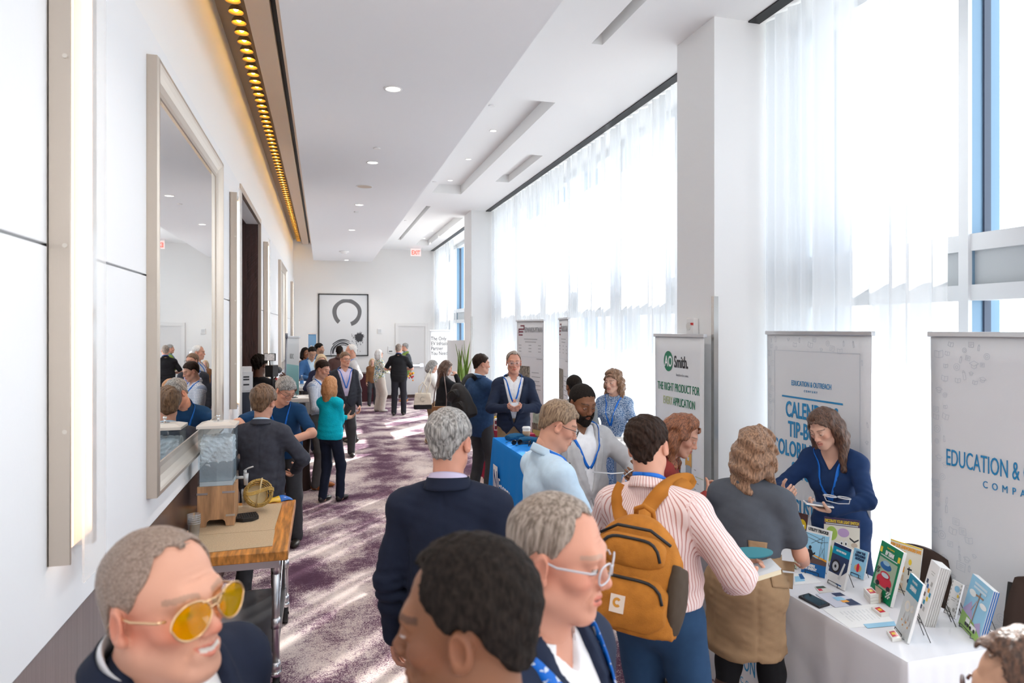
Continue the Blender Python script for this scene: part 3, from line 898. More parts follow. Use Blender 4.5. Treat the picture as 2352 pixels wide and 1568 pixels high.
    bare = min([q.get('sleeve', 1.0) for q in (top if isinstance(top, list) else [top]) if q] or [1]) < .9
    v, q = B.mesh(rs['hand'] * 1.7 if bare and res != 'far' else rs['body']); v = lap(v, q, 1)
    parts.append((v, q, np.tile(base_c, (len(v), 1))))
    off = 0; VV, QQ, CC = [], [], []
    for v, q, c in parts: VV.append(v); QQ.append(q + off); CC.append(c); off += len(v)
    np_mesh('body', np.concatenate(VV), np.concatenate(QQ), skin_m, root, np.concatenate(CC))
    # ---- wear
    def chest(X, Y, Z):
        c, sn = math.cos(la), math.sin(la); pv = .93 * s
        y, z = Y, Z - pv
        return X / s, (c * y - sn * z) / s, (sn * y + c * z + pv) / s
    def upv(v):  # unwrapped cloth coordinates for stripes
        X, Y, Z = chest(v[:, 0], v[:, 1], v[:, 2])
        out = np.stack([np.arctan2(X, Y) * .15, np.zeros(len(v)), Z], 1)
        best = np.hypot(np.maximum(np.abs(X) - .07, 0), Y) / .115
        for a in (aR, aL):
            for A0, A1 in ((a['S'], a['E']), (a['E'], a['W'])):
                ba = A1 - A0; hh = np.clip(((v - A0) @ ba) / (ba @ ba), 0, 1); pr = A0 + hh[:, None] * ba
                dd_ = np.linalg.norm(v - pr, axis=1) / s / .062
                u_, v_, _ = [np.array(k_) for k_ in basis(Vector(ba))]
                m_ = dd_ < best
                an_ = np.arctan2((v - pr) @ u_, (v - pr) @ v_) * .055
                out[m_, 0] = an_[m_]; out[m_, 1] = 1; out[m_, 2] = (hh * np.linalg.norm(ba))[m_]; best = np.minimum(best, dd_)
        return out
    A.outer = None; A.layers = []; A.obj = {}; A.low = []
    tops_ = top if isinstance(top, list) else [top]
    for tdef in tops_:
        if not tdef: continue
        kind = tdef['kind']; o = tdef.get('o', {'jacket': .020, 'shirt': .010, 'polo': .011, 'sweater': .016, 'dress': .012, 'blouse': .012}[kind]); m = tdef['m']
        slv = tdef.get('sleeve', 1.0); hem = tdef.get('hem', {'jacket': .80, 'shirt': .90, 'polo': .86, 'sweater': .88, 'dress': .55, 'blouse': .84}[kind])
        S_ = Sdf(); torso(S_, o, .05)
        if kind == 'jacket' or tdef.get('hang', hem < .95 and kind != 'dress'):
            p, M = tp(0, 0, 1.02); S_.ell(p, [(.158 * (fat if not fem else .95 * fat)) * s + o, .115 * fat * s + o, .34 * s], M, .05)
        if kind == 'dress':
            S_.cone(V3(0, -.0, .92) * s, V3(0, .0, hem - .02) * s, .165 * s, .215 * s, .06, False, ((0, 1, 0), 1.35))
        oa = o * .62 + tdef.get('puff', 0)
        for a in (aR, aL):
            S_.cone(a['S'] + V3(-a['sg'] * .012, 0, -.012) * s, a['E'] if slv > .45 else a['S'] + (a['E'] - a['S']) * slv * 2, ar[0] * s + oa + .004, ar[1] * s + oa + (.010 if slv <= .5 else .004), .04)
            if slv > .5:
                e = a['E'] + (a['W'] - a['E']) * min(1.0, (slv - .5) * 2)
                S_.cone(a['E'], e, ar[1] * s + oa + .002, (ar[3] + (ar[2] - ar[3]) * (2 - 2 * slv)) * s + oa + .006, .03)
        wr = tdef.get('wr', 1.0)
        def wrinkle(X, Y, Z, F, wr=wr, jk_=(kind == 'jacket')):
            r = F + wr * (.0038 * wob(X, Y, Z, 17, 1) + .0022 * wob(X + .5 * Z, Y, Z * 1.4, 41, 5))
            for a in (aR, aL):
                dE = np.sqrt((X - a['E'][0]) ** 2 + (Y - a['E'][1]) ** 2 + (Z - a['E'][2]) ** 2)
                ba = unit(a['W'] - a['S']); al = X * ba[0] + Y * ba[1] + Z * ba[2]
                r = r + wr * .0042 * np.exp(-(dE / (.085 * s)) ** 2) * np.sin(al * 150 + 20 * X)
            # folds fanning at the waist
            if jk_: r = r + .0045 * np.exp(-(X / .0075) ** 2) * (Y < -.02) + .004 * np.exp(-((np.abs(X) - (.150 - .10 * np.clip(1.2 - Z / s, 0, .4))* s) / .0075) ** 2) * (Y < -.02) * (Z < 1.30 * s)
            return r + wr * .003 * np.exp(-((Z / s - 1.02) / .10) ** 2) * np.sin(Z * 95 + 9 * X + 14 * np.abs(Y))
        S_.post(wrinkle)
        hemz = hem * s
        S_.post(lambda X, Y, Z, F, hemz=hemz: np.maximum(F, np.where((np.abs(X) < .30 * s), hemz + .005 * np.sin(9 * X + 2) - Z, -1) * .9))
        ncc, _ = tp(0, -.004, 1.515)
        if kind in ('sweater', 'polo', 'shirt', 'blouse', 'dress', 'tee') or kind != 'jacket':
            nrad = tdef.get('neck', .070) * s
            S_.post(lambda X, Y, Z, F, nrad=nrad: np.maximum(F, nrad - np.sqrt((X - ncc[0]) ** 2 + (Y - ncc[1]) ** 2 + ((Z - ncc[2]) * .9) ** 2)))
        vz = tdef.get('v', 1.415 if kind == 'shirt' else None)
        if vz:
            vw = tdef.get('vw', .085 if kind == 'jacket' else .045); lap_ = tdef.get('lapel', kind == 'jacket')
            def vcut(X, Y, Z, F, vz=vz, vw=vw, lap_=lap_, lo_=tdef.get('open')):
                x, y, z = chest(X, Y, Z)
                tt = np.clip((z - vz) / (1.47 - vz), 0, 1.15); w_ = vw * tt ** .9
                if lap_:
                    wl = .058 * np.sin(np.clip(tt, 0, 1) * PI * .86 + .12) ** .7
                    notch = (np.abs(z - (1.385 + .25 * (np.abs(x) - .08))) < .006)
                    band = sstep(wl + .004, wl, np.abs(x) - w_) * (y > .02) * (z > vz - .01) * (~notch)
                    F = F - .0075 * band
                F = np.maximum(F, -np.maximum((np.abs(x) - w_) * s, (.015 - y) * s) if vz < 1.5 else F)
                if lo_:   # front edges part below the button
                    w2 = np.clip((vz - .02 - z) * lo_, 0, .12)
                    F = np.maximum(F, -np.maximum(np.maximum((np.abs(x) - w2) * s, (.03 - y) * s), (z - vz) * s))
                else:
                    F = F + .004 * np.exp(-((x - .008) / .004) ** 2) * (y > 0) * (z < vz)
                return F
            S_.post(vcut)
        o_ = sdf_obj(tdef.get('name', {'jacket': 'jacket', 'shirt': 'shirt', 'polo': 'polo_shirt', 'sweater': 'sweater', 'dress': 'dress', 'blouse': 'blouse'}[kind]), S_, rs['cloth'] * tdef.get('hres', 1.0), m, root, 1, restfn=upv if tdef.get('uv') else None)
        A.outer = S_; A.layers.append(S_); A.obj[kind] = o_
        if kind in ('jacket', 'shirt', 'polo') and tdef.get('collar', True):
            jk = kind == 'jacket'
            ca, _ = tp(0, -.02, 1.455); axd = unit(hl(0, -.022, -.055) - nb); axd = unit(axd * .55 + (rx(la) @ V3(0, .12, 1)) * .45)
            ex = unit(np.cross(rx(la) @ V3(0, 1, 0), axd)); ey = np.cross(axd, ex)
            rn = (nr + (.0125 if not jk else .021)) * s
            T_ = R(122 if jk else (150 if kind == 'shirt' else 146)); zt0 = tdef.get('ctop', .050 if jk else .066); drop = .010 if jk else .046
            def cf(u, v):
                th_ = -T_ + 2 * T_ * u; q = (1 - math.cos(th_)) / 2; zt = zt0 - drop * q
                fl = .040 + .030 * max(0, abs(th_) - R(105)) / R(45) if not jk else .012 + .030 * max(0, math.cos(th_ * .70)) ** .6
                rows = [(0, zt - .045), (0, zt - .004), (.004, zt + .002), (.010, zt - fl * .35), (.017 if not jk else .010 + .016 * max(0, math.cos(th_ * .70)), zt - fl)]
                k_ = v * 4; i_ = min(int(k_), 3); f_ = k_ - i_
                dr = rows[i_][0] + (rows[i_ + 1][0] - rows[i_][0]) * f_; zz = rows[i_][1] + (rows[i_ + 1][1] - rows[i_][1]) * f_
                ov = 1.0 - .10 * math.cos(th_) ** 2 * (0)
                return Vector(ca + axd * zz * s + (ex * math.sin(th_) - ey * math.cos(th_)) * (rn * ov + dr * s))
            co_ = MB().grid(cf, 36, 8).build('collar', tdef.get('cm', m), o_, solid=.003 * s)
            co_.modifiers[0].offset = 1
            if tdef.get('uv'):
                a_ = co_.data.attributes.new('rest', 'FLOAT_VECTOR', 'POINT')
                for k_, vv in enumerate(co_.data.vertices): a_.data[k_].vector = ((k_ // 9) * .012, 0, vv.co.z)
    # ---- bottom
    if bottom:
        kind = bottom.get('kind', 'trousers'); m = bottom['m']; wst = bottom.get('waist', 1.03)
        S_ = Sdf(); torso(S_, bottom.get('o', .006), .045, upper=False, bust=False)
        if kind == 'skirt':
            S_.cone(V3(0, -.0, .92) * s, V3(0, .0, bottom['hem'] - .03) * s, .158 * s * fat, .178 * s * fat, .06, False, ((0, 1, 0), 1.2))
            S_.post(lambda X, Y, Z, F: np.maximum(F, bottom['hem'] * s + .01 * np.sin(14 * X) - Z))
            S_.post(lambda X, Y, Z, F: F + .006 * wob(X, Y, Z, 20, 2) + .004 * wob(X, Y, Z * 2, 44, 3) + .004 * np.sin(Z * 60 + 12 * X) * np.exp(-((Z - .66 * s) / .12) ** 2) - .005 * np.exp(-((Z - bottom['hem'] * s - .03) / .012) ** 2) + .005 * np.exp(-((np.abs(X) - .11 * s) / .006) ** 2))
        else:
            ww = bottom.get('w', 1.0)
            legs(S_, .010, .04, (.082 * ww, .062 * ww, .052 * ww), bottom.get('upto', 1.02))
            S_.post(lambda X, Y, Z, F: F + .004 * wob(X, Y, Z, 16, 2) + .003 * wob(X, Y, Z, 38, 4) * (Z < .6))
            S_.post(lambda X, Y, Z, F: np.maximum(F, .028 * s - Z))
        S_.post(lambda X, Y, Z, F: np.maximum(F, Z - wst * s))
        A.obj[kind] = sdf_obj(kind, S_, rs['cloth'], m, root, 1); A.low.append(S_)
        if bottom.get('belt'):
            Bl = Sdf(); torso(Bl, .013, .045, upper=False, bust=False)
            Bl.post(lambda X, Y, Z, F: np.maximum(F, np.abs(Z - (wst - .022) * s) - .018 * s))
            sdf_obj('belt', Bl, rs['cloth'] * .8, bottom['belt'], root, 1)
        if bottom.get('under'):
            S_ = Sdf(); legs(S_, .006, .04); S_.post(lambda X, Y, Z, F: np.maximum(F, .05 * s - Z)); sdf_obj('leggings', S_, rs['cloth'], bottom['under'], root, 1)
    # ---- shoes
    shm = shoes if isinstance(shoes, bpy.types.Material) else mat('shoe_%02d_%02d_%02d' % tuple(int(c * 99) for c in shoes), shoes, .4)
    for an, kn in ((ankR, kneeR), (ankL, kneeL)):
        S_ = Sdf(); f = an * V3(1, 1, 0)
        S_.ell(f + V3(0, -.035, .045) * s, V3(.036, .05, .045) * s, None, .03); S_.ell(f + V3(0, .09, .035) * s, V3(.044, .095, .034) * s, None, .03)
        S_.cone(an, an + V3(0, -.01, -.04) * s, .040 * s, .036 * s, .02)
        if (bottom or {}).get('boots'): S_.cone(an, an + (kn - an) * .75, .05 * s, .062 * s, .03)
        S_.post(lambda X, Y, Z, F: np.maximum(F, .0035 - Z))
        sdf_obj('shoe', S_, rs['hand'] * 1.5, shm, root, 1)
    # ---- hair
    if hair:
        st = hair.get('style', 'short'); t = hair.get('t', .012); am = hair.get('amp', .003); fr = hair.get('freq', 75)
        S_ = Sdf(); ce = hl(0, -.015, .035)
        S_.ell(ce, V3(.076 + t * .8, .095 + t * .8, .085 + t) * g, Rh, .02)
        S_.ell(hl(0, -.045, -.03), V3(.060 + t * .6, .056 + t * .6, .062) * g, Rh, .03)
        for (c, r) in hair.get('extra', ()): S_.ell(hl(*c), V3(*(r if hasattr(r, '__len__') else (r, r, r))) * g, Rh, .025)
        ths, zs = HL[hair.get('line', 'short' if st != 'long' else 'long')]
        def cut(X, Y, Z, F):
            x, y, z = tohXYZ(X, Y, Z)
            th_ = np.degrees(np.arctan2(np.abs(x), y + .005))
            zh = np.interp(th_, ths, zs) + .0022 * np.sin(x * 260 + 3) + .002 * np.sin(y * 300)
            F = np.maximum(F, (zh - z) * .55 * g)
            if hair.get('bald'):   # bare crown
                bz = hair['bald']; F = np.maximum(F, (z - bz - .012 * np.sin(th_ * .05)) * .7 * g)
            return F
        if st == 'short':
            S_.post(cut)
            for sg in (1, -1): S_.ell(hl(sg * .086, -.006, -.008), V3(.018, .022, .032) * g, Rh, .008, True)
        else:
            Lh = hair.get('len', .2); vo = hair.get('vol', .028); dn = V3(0, 0, -1); bk = Rh @ V3(0, -1, 0); bk[2] = 0
            S_.ell(hl(0, -.05, -.03), V3(.078 + t * .5, .07 + t * .5, .09) * g, Rh, .03)
            ends = []
            for sg in (1, -1):
                p0 = hl(sg * .066, .005, .055); p1 = hl(sg * (.079 + t * .4), -.016 + hair.get('fwd', 0), -.02); p2 = hl(sg * (.080 + t * .3), -.02 + hair.get('fwd', 0), -.085)
                p3 = p2 + (dn * Lh + (Rh @ V3(sg * .012, hair.get('front', -.01), 0))) * g
                S_.chain([p0, p1, p2, p3], [.020 * g, vo * g, (vo + .004) * g, vo * .55 * g], .03)
            b1 = hl(0, -.075, -.04); b2 = hl(0, -.085, -.09); 
            for sg in (-1, 0, 1):
                q1 = b2 + Rh @ V3(sg * .042, .012 * abs(sg), 0) * g; q2 = q1 + dn * Lh * g * (1 - .06 * abs(sg)) + bk * hair.get('back', .0) * g
                S_.chain([b1 + Rh @ V3(sg * .035, 0, .03) * g, q1, q2], [.05 * g, .046 * g, vo * .8 * g], .03)
            S_.post(lambda X, Y, Z, F: np.where(tohXYZ(X, Y, Z)[2] > -.10, cut(X, Y, Z, F), F))
            # the face stays clear
            S_.ell(hl(0, .085, -.028), V3(.060 + hair.get('open', 0), .085, .092) * g, Rh, .012, True)
        fade = hair.get('fade', .85 if st == 'short' else 0)
        def curl(X, Y, Z, F):
            x, y, z = tohXYZ(X, Y, Z)
            if fade: F = F + fade * t * g * np.clip((.065 - z) / .09, 0, 1)
            r = am * g * (wob(x, y, z * hair.get('zs', .35), fr, 2) + .5 * wob(x, y, z * hair.get('zs', .35), fr * 2.3, 7))
            if hair.get('wave'): r = r + hair['wave'] * g * np.sin(z * 75 + 25 * x + 2 * np.sin(y * 40))
            return F + r
        S_.post(curl)
        sdf_obj('hair', S_, rs['hair'], hair['m'], root, 1 if am < .005 else 0, restfn=toh)
    if beard and beard.get('len', 0) > 0:
        S_ = Sdf(); bl = beard['len']
        S_.ell(hl(0, .03, -.055), V3(.062 + bl, .058 + bl, .066 + bl) * g, Rh, .02)
        S_.ell(hl(0, .074, -.104), V3(.030, .022, .020 + bl) * g, Rh, .02)
        def bc(X, Y, Z, F):
            x, y, z = tohXYZ(X, Y, Z)
            top_ = np.interp(np.abs(x), [0, .012, .022, .03, .045, .06, .08], [-.046, -.046, -.05, -.058, -.052, -.035, .01])
            F = np.maximum(F, (z - top_) * .6 * g)
            F = np.maximum(F, (.005 - y) * g)
            return np.maximum(F, (.013 - np.sqrt((x * .62) ** 2 + ((z + .062) * 1.35) ** 2)) * g * (y > .07) - 1 * (y <= .07)) + .0012 * wob(x, y, z, 150, 1)
        S_.post(bc); sdf_obj('beard', S_, rs['hair'], beard['m'], root, 1, restfn=toh)
    # ---- glasses
    if glasses:
        Mh4 = Matrix.Translation(Vector(hc)) @ Matrix(np.vstack([np.hstack([Rh * g, np.zeros((3, 1))]), [0, 0, 0, 1]]).tolist())
        fr_ = MB(); ln = MB(); r = glasses.get('r', .0016); avi = glasses.get('aviator')
        for sg in (1, -1):
            pts = []
            for i in range(28):
                a = 2 * PI * i / 28; cx, cz = math.cos(a), math.sin(a)
                if avi:
                    w_ = .0335 * cx + .004; zz = .0255 * cz
                    drop = (1 - cz) / 2; xx = w_ - .006 * drop * 0 + .0035 * drop; zz = zz - .004 * drop
                    if cz < 0: xx *= 1 - .12 * drop
                    xo = .034 + xx
                else: 
                    pw = glasses.get('pw', .75); xx = glasses.get('w', .026) * math.copysign(abs(cx) ** pw, cx); zz = glasses.get('h', .0185) * math.copysign(abs(cz) ** pw, cz); xo = .033 + xx
                pts.append((sg * xo, .1065 - .30 * max(0, xo - .012) ** 1.15, .001 + zz))
            fr_.tube(pts, r, 6, closed=True)
            c = Vector((sg * .034, .1055 - .30 * .022 ** 1.15, .0))
            n_ = len(pts)
            ln.add([c] + [Vector(p) for p in pts], [(0, 1 + i, 1 + (i + 1) % n_) for i in range(n_)], None, True)
            ox = .060 if not avi else .066
            fr_.tube([(sg * ox, .090 - .012 * bool(avi), .008), (sg * (ox + .012), .084 - .012 * bool(avi), .010), (sg * .080, .02, .008), (sg * .080, -.012, .016), (sg * .079, -.03, -.005)], r * 1.15, 6)
        fr_.tube([(.010, .107, .008), (0, .109, .010), (-.010, .107, .008)], r, 6)
        if avi: fr_.tube([(.022, .106, .0205), (0, .1085, .0195), (-.022, .106, .0205)], r, 6)
        fo = fr_.build('glasses', glasses['m']); fo.parent = root; fo.matrix_local = Mh4
        lo_ = ln.build('lens', glasses.get('lens', glass_mat('clear_lens', (1, 1, 1), .07)), fo)
    # ---- lanyard
    if lanyard and A.outer is not None:
        m = lanyard['m']; wd = lanyard.get('w', .018); ze = lanyard.get('z', 1.16)
        surf = [A.outer] + ([Hd] if True else [])
        def outp(ang, z):
            ax, _ = tp(0, -.015 if z > 1.40 else 0, z); d = rx(la) @ V3(math.sin(ang), math.cos(ang), 0)
            rr = np.linspace(.0, .30, 90) * s
            F = np.minimum.reduce([q_.at(ax + rr[:, None] * d) for q_ in A.layers + ([Hd] if z > 1.4 else [])])
            ins = np.nonzero(F < 0)[0]; r0 = rr[ins[-1]] if len(ins) else .07 * s
            return ax + d * (r0 + .0055), d
        lm = MB()
        zb = lanyard.get('zb', 1.512)
        for sg in (1, -1):
            keys = [(180, zb), (150, zb - .001), (120, zb - .008), (95, zb - .022), (70, zb - .042), (50, zb - .075), (36, zb - .12), (24, 1.33), (13, 1.25), (2, ze)]
            keys = [k_ for k_ in keys[:-1] if k_[1] > ze + .02] + [keys[-1]]
            P_ = []; N_ = []
            for i in range(len(keys) - 1):
                for u in (0, .5):
                    a_ = keys[i][0] + (keys[i + 1][0] - keys[i][0]) * u; z_ = keys[i][1] + (keys[i + 1][1] - keys[i][1]) * u
                    p_, d_ = outp(sg * R(a_), z_); P_.append(p_); N_.append(d_)
            p_, d_ = outp(sg * R(keys[-1][0]), keys[-1][1]); P_.append(p_); N_.append(d_)
            P_ = np.array(P_)
            P_[1:-1] = .25 * P_[:-2] + .5 * P_[1:-1] + .25 * P_[2:]
            vs_, fs_ = [], []
            for i in range(len(P_)):
                tg = unit(P_[min(i + 1, len(P_) - 1)] - P_[max(i - 1, 0)]); sd = unit(np.cross(tg, N_[i])) * wd * s / 2
                vs_ += [Vector(P_[i] - sd), Vector(P_[i] + sd)]
            fs_ = [(2 * i, 2 * i + 1, 2 * i + 3, 2 * i + 2) for i in range(len(P_) - 1)]
            lm.add(vs_, fs_, None, True)
        lo = lm.build('lanyard', m, root, solid=.0025); lo.modifiers[0].offset = 0
        if lanyard.get('badge', True):
            p_, d_ = outp(0, ze - .02); p2, d2 = outp(0, ze - .16)
            up = unit(p_ - p2); nn = unit(d2 - up * (d2 @ up)); x_ = np.cross(up, nn)
            Mb = Matrix([[x_[i], nn[i], up[i], (p_ * .5 + p2 * .5 + nn * .028)[i]] for i in range(3)] + [[0, 0, 0, 1]])
            b_ = MB().box((0, 0, -.01), (.075 * s, .004, .105 * s), Mb).build('badge', mat('badge_white', (.86, .87, .88), .4), lo)
            MB().box((0, .0028, .025 * s), (.073 * s, .0015, .018 * s), Mb).build('badge_print', mat('badge_navy', (.05, .09, .2), .4), b_)
            MB().cyl(Mb @ Vector((0, -.004, .04 * s)), Mb @ Vector((0, -.006, .085 * s)), .004).build('clip', mat('clip_steel', (.5, .5, .52), .3, metal=.9), lo)
    A.M = Matrix.Translation(root.location) @ root.rotation_euler.to_matrix().to_4x4(); A.D = D
    A.Mi = A.M.inverted()
    return A

def raysurf(A, px, py, off=.01, fall=None):
    """where the view ray through a photo pixel meets this person's clothes, lifted off them"""
    o = A.Mi @ Vector((0, 0, CAMH)); d = A.Mi.to_3x3() @ ray(px, py)
    ts = np.linspace(A.D - .7, A.D + .7, 500); pts = np.array(o)[None] + ts[:, None] * np.array(d)[None]
    F = np.minimum.reduce([q.at(pts) for q in A.layers + A.low]); i = np.nonzero(F < 0)[0]
    t = ts[i[0]] if len(i) else (fall if fall is not None else A.D)
    return Vector((0, 0, CAMH)) + ray(px, py) * (t - off)
def patch(A, parent, quad, name, m, off=.004, n=8, th=.004):
    """cloth patch (pocket, flap) lying on the clothes; quad = tl, tr, br, bl in photo pixels"""
    def f(u, v):
        a = [quad[0][k] + (quad[1][k] - quad[0][k]) * u for k in (0, 1)]; b = [quad[3][k] + (quad[2][k] - quad[3][k]) * u for k in (0, 1)]
        return A.Mi @ raysurf(A, a[0] + (b[0] - a[0]) * v, a[1] + (b[1] - a[1]) * v, off)
    return MB().grid(f, n, n).build(name, m, parent, solid=th)
# ================================================================ THE CAST
navy = cloth_mat('navy_wool', (.012, .017, .035)); charcoal = cloth_mat('charcoal_wool', (.030, .032, .042)); ink = cloth_mat('ink_blue_wool', (.018, .026, .052))
whites = cloth_mat('white_cotton', (.80, .80, .82)); ltblue = cloth_mat('pale_blue_cotton', (.52, .67, .80)); lilac = cloth_mat('lilac_cotton', (.56, .50, .66))
greyblz = cloth_mat('pale_grey_blazer', (.50, .50, .51)); blk = cloth_mat('black_cotton', (.012, .012, .014)); slate = cloth_mat('slate_grey_polo_cloth', (.075, .083, .10))
khaki = cloth_mat('khaki_twill', (.30, .19, .105)); khaki2 = cloth_mat('tan_chino', (.27, .17, .09)); beigec = cloth_mat('beige_linen', (.56, .49, .42)); dkgrey = cloth_mat('dark_grey_trouser', (.05, .05, .055))
midgrey = cloth_mat('mid_grey_trouser', (.12, .115, .115)); denim = cloth_mat('dark_denim', (.022, .045, .09)); bluetr = cloth_mat('blue_chino', (.02, .055, .12)); jeansb = cloth_mat('black_jeans', (.02, .02, .026))
rust = cloth_mat('rust_red_knit', (.25, .035, .03)); navyd = cloth_mat('navy_dress_cloth', (.010, .030, .095)); turq = cloth_mat('turquoise_cable_knit', (.0, .47, .60), bump=.5, bscale=70)
poloblue = cloth_mat('deep_blue_polo', (.008, .045, .12)); brownj = cloth_mat('brown_maroon_jacket', (.10, .055, .05)); bluebl = cloth_mat('mid_blue_blazer', (.028, .066, .15), vary=.14); sky = cloth_mat('blue_sport_jacket', (.05, .14, .32))
navyc = cloth_mat('navy_cardigan', (.02, .022, .05)); ltgrey = cloth_mat('light_grey_shirt', (.50, .49, .50)); green = cloth_mat('olive_green_jacket', (.16, .22, .045)); whitej = cloth_mat('white_jacket', (.78, .76, .72))
greyj = cloth_mat('grey_jacket', (.16, .17, .18)); brownt = cloth_mat('brown_top', (.20, .09, .04)); bluesh = cloth_mat('steel_blue_shirt', (.13, .19, .27))
pinkst = stripes('pink_striped_shirt_cloth', (.80, .66, .64), (.52, .25, .22), .0125, .26)
check = stripes('blue_checked_shirt_cloth', (.70, .72, .77), (.22, .28, .42), .020, .22, (.30, .36, .50), .020, .22, 2)
floral = speckle('floral_blouse_cloth', [(.75, .74, .66), (.12, .24, .12), (.78, .76, .66), (.62, .42, .10), (.80, .78, .72), (.12, .25, .42)], 48, [.2, .38, .58, .68, .86], 'vor')
speck = speckle('speckled_blue_dress_cloth', [(.06, .12, .24), (.11, .19, .33), (.60, .66, .74), (.10, .18, .32)], 95, [.40, .53, .60])
lanb = mat('royal_blue_lanyard', (.0, .14, .60), .5)
lan_txt = mat('blue_lanyard_white_print', (.0, .14, .60), .5); _nt = lan_txt.node_tree
_tc = _nt.nodes.new('ShaderNodeTexCoord'); _v = _nt.nodes.new('ShaderNodeTexNoise'); _v.inputs['Scale'].default_value = 75; _cr = _nt.nodes.new('ShaderNodeValToRGB'); _cr.color_ramp.interpolation = 'CONSTANT'
_cr.color_ramp.elements[0].color = (.0, .14, .60, 1); _cr.color_ramp.elements[1].position = .585; _cr.color_ramp.elements[1].color = (.62, .70, .82, 1)
_nt.links.new(_tc.outputs['Object'], _v.inputs['Vector']); _nt.links.new(_v.outputs['Fac'], _cr.inputs['Fac']); _nt.links.new(_cr.outputs['Color'], _nt.nodes['Principled BSDF'].inputs['Base Color'])
tan_belt = mat('beige_belt', (.55, .46, .36), .6); blk_belt = mat('black_belt', (.01, .01, .01), .4)
h_grey = hair_mat('hair_steel_grey', (.12, .115, .11), (.42, .40, .38)); h_greyb = hair_mat('hair_grey_brown', (.13, .095, .07), (.36, .29, .24)); h_black = hair_mat('hair_black', (.008, .006, .005), (.022, .016, .013), (150, 150, 60), .8)
h_dk = hair_mat('hair_dark_brown', (.014, .008, .006), (.042, .024, .017), rough=.65); h_br = hair_mat('hair_brown', (.075, .038, .02), (.23, .13, .07)); h_sand = hair_mat('hair_sandy', (.12, .07, .04), (.34, .23, .14))
h_cop = hair_mat('hair_copper', (.10, .030, .012), (.33, .12, .05)); h_str = hair_mat('hair_strawberry', (.42, .17, .06), (.66, .34, .16)); h_bl = hair_mat('hair_blond', (.40, .27, .14), (.68, .52, .34)); h_wh = hair_mat('hair_white', (.55, .52, .49), (.78, .76, .73))
h_chest = hair_mat('hair_chestnut', (.035, .016, .010), (.15, .075, .045)); h_buzz = hair_mat('hair_buzzed_grey', (.17, .115, .085), (.34, .25, .20), (260, 260, 260)); h_wav = hair_mat('hair_light_brown', (.11, .055, .028), (.34, .19, .11))
yl = glass_mat('yellow_lens', (.90, .52, .0), .10, .03, .30, (.80, .44, .0))
goldw = mat('gold_wire', (.72, .50, .30), .3, metal=1.0); thinb = mat('thin_dark_frame', (.03, .022, .018), .35); clearf = mat('clear_acetate_frame', (.50, .50, .53), .2, coat=.5); tort = mat('tortoise_frame', (.09, .03, .02), .3)
S = lambda **k: dict(kind='shirt', **k)
J = lambda m, **k: dict(kind='jacket', m=m, **{**dict(v=1.10, open=.22), **k})
T = lambda m, **k: dict(m=m, **k)
LA = lambda **k: dict(m=lanb, **k)
CAST = {}
# ---- foreground
CAST['A'] = person('person in navy blazer and open white shirt wearing yellow aviator glasses', 380, 1212, 1.15, 134, head=(5, -4, 3), nk=.045, wide=1.2, lean=6, res='near', skin='pink', flush=1.3, fat=1.22, smile=.7, eye=.7,
    hair=dict(m=h_buzz, t=.0055, line='reced', amp=.0012, freq=160), top=[S(m=whites), J(navy, v=1.13)], bottom=T(dkgrey), glasses=dict(m=goldw, aviator=1, lens=yl, r=.0017), brow=(.30, .20, .14))
CAST['B'] = person('person in light blue shirt seen from behind at the bottom centre, head turned left', 1066, 1222, .99, 302, head=(-20, 4, 0), hs=.95, res='near', skin='brown',
    eye=.08, hair=dict(m=h_black, t=.017, line='reced', amp=.0028, freq=130, zs=.8, fade=.4), top=[S(m=ltblue)], bottom=T(dkgrey), brow=(.015, .01, .01))
CAST['C'] = person('person in charcoal suit with clear framed glasses and wide blue lanyard, in profile', 1283, 1130, 1.38, 122, head=(-15, 7, 0), hs=1.01, age=1, res='near', skin='ruddy', flush=.1, eye=.7,
    hair=dict(m=h_greyb, t=.006, line='reced', amp=.0018, freq=60), top=[S(m=whites), J(ink, v=1.05, vw=.058)], bottom=T(dkgrey), glasses=dict(m=clearf, r=.0019), lanyard=dict(m=lan_txt, w=.034, z=1.08), brow=(.36, .26, .2))
CAST['K'] = person('person with brown tortoise glasses cropped by the bottom right corner', 2368, 1440, 1.15, 258, sex='f', head=(0, 6, 0), res='near', skin='tan',
    hair=dict(m=h_chest, t=.020, line='reced', amp=.004, freq=80), top=T(blk, kind='blouse'), bottom=T(blk), glasses=dict(m=tort, r=.0030))
CAST['D'] = person('person in dark navy suit seen from behind in the middle of the aisle', 1034, 933, 2.7, 12, tilt=-1.5, head=(12, 2, 0), res='near', skin='ruddy', wide=1.04,
    hair=dict(m=h_grey, t=.020, line='full', amp=.006, freq=60, zs=.6), top=[S(m=lilac, ctop=.074), J(navy, hem=.78, wr=1.5)], bottom=T(dkgrey))
CAST['E'] = person('person in pale blue shirt with dark thin glasses and blue lanyard, looking down', 1283, 915, 3.5, 66, head=(16, 22, 0), skin='pink', res='near', eye=.35,
    hair=dict(m=h_sand, t=.015, amp=.004), top=S(m=ltblue, hem=.86, o=.016, puff=.012), bottom=T(dkgrey), glasses=dict(m=thinb), lanyard=LA(z=1.1), Ra=dict(to=(.18, .28, 1.02)), La=dict(to=(-.05, .30, 1.05)))
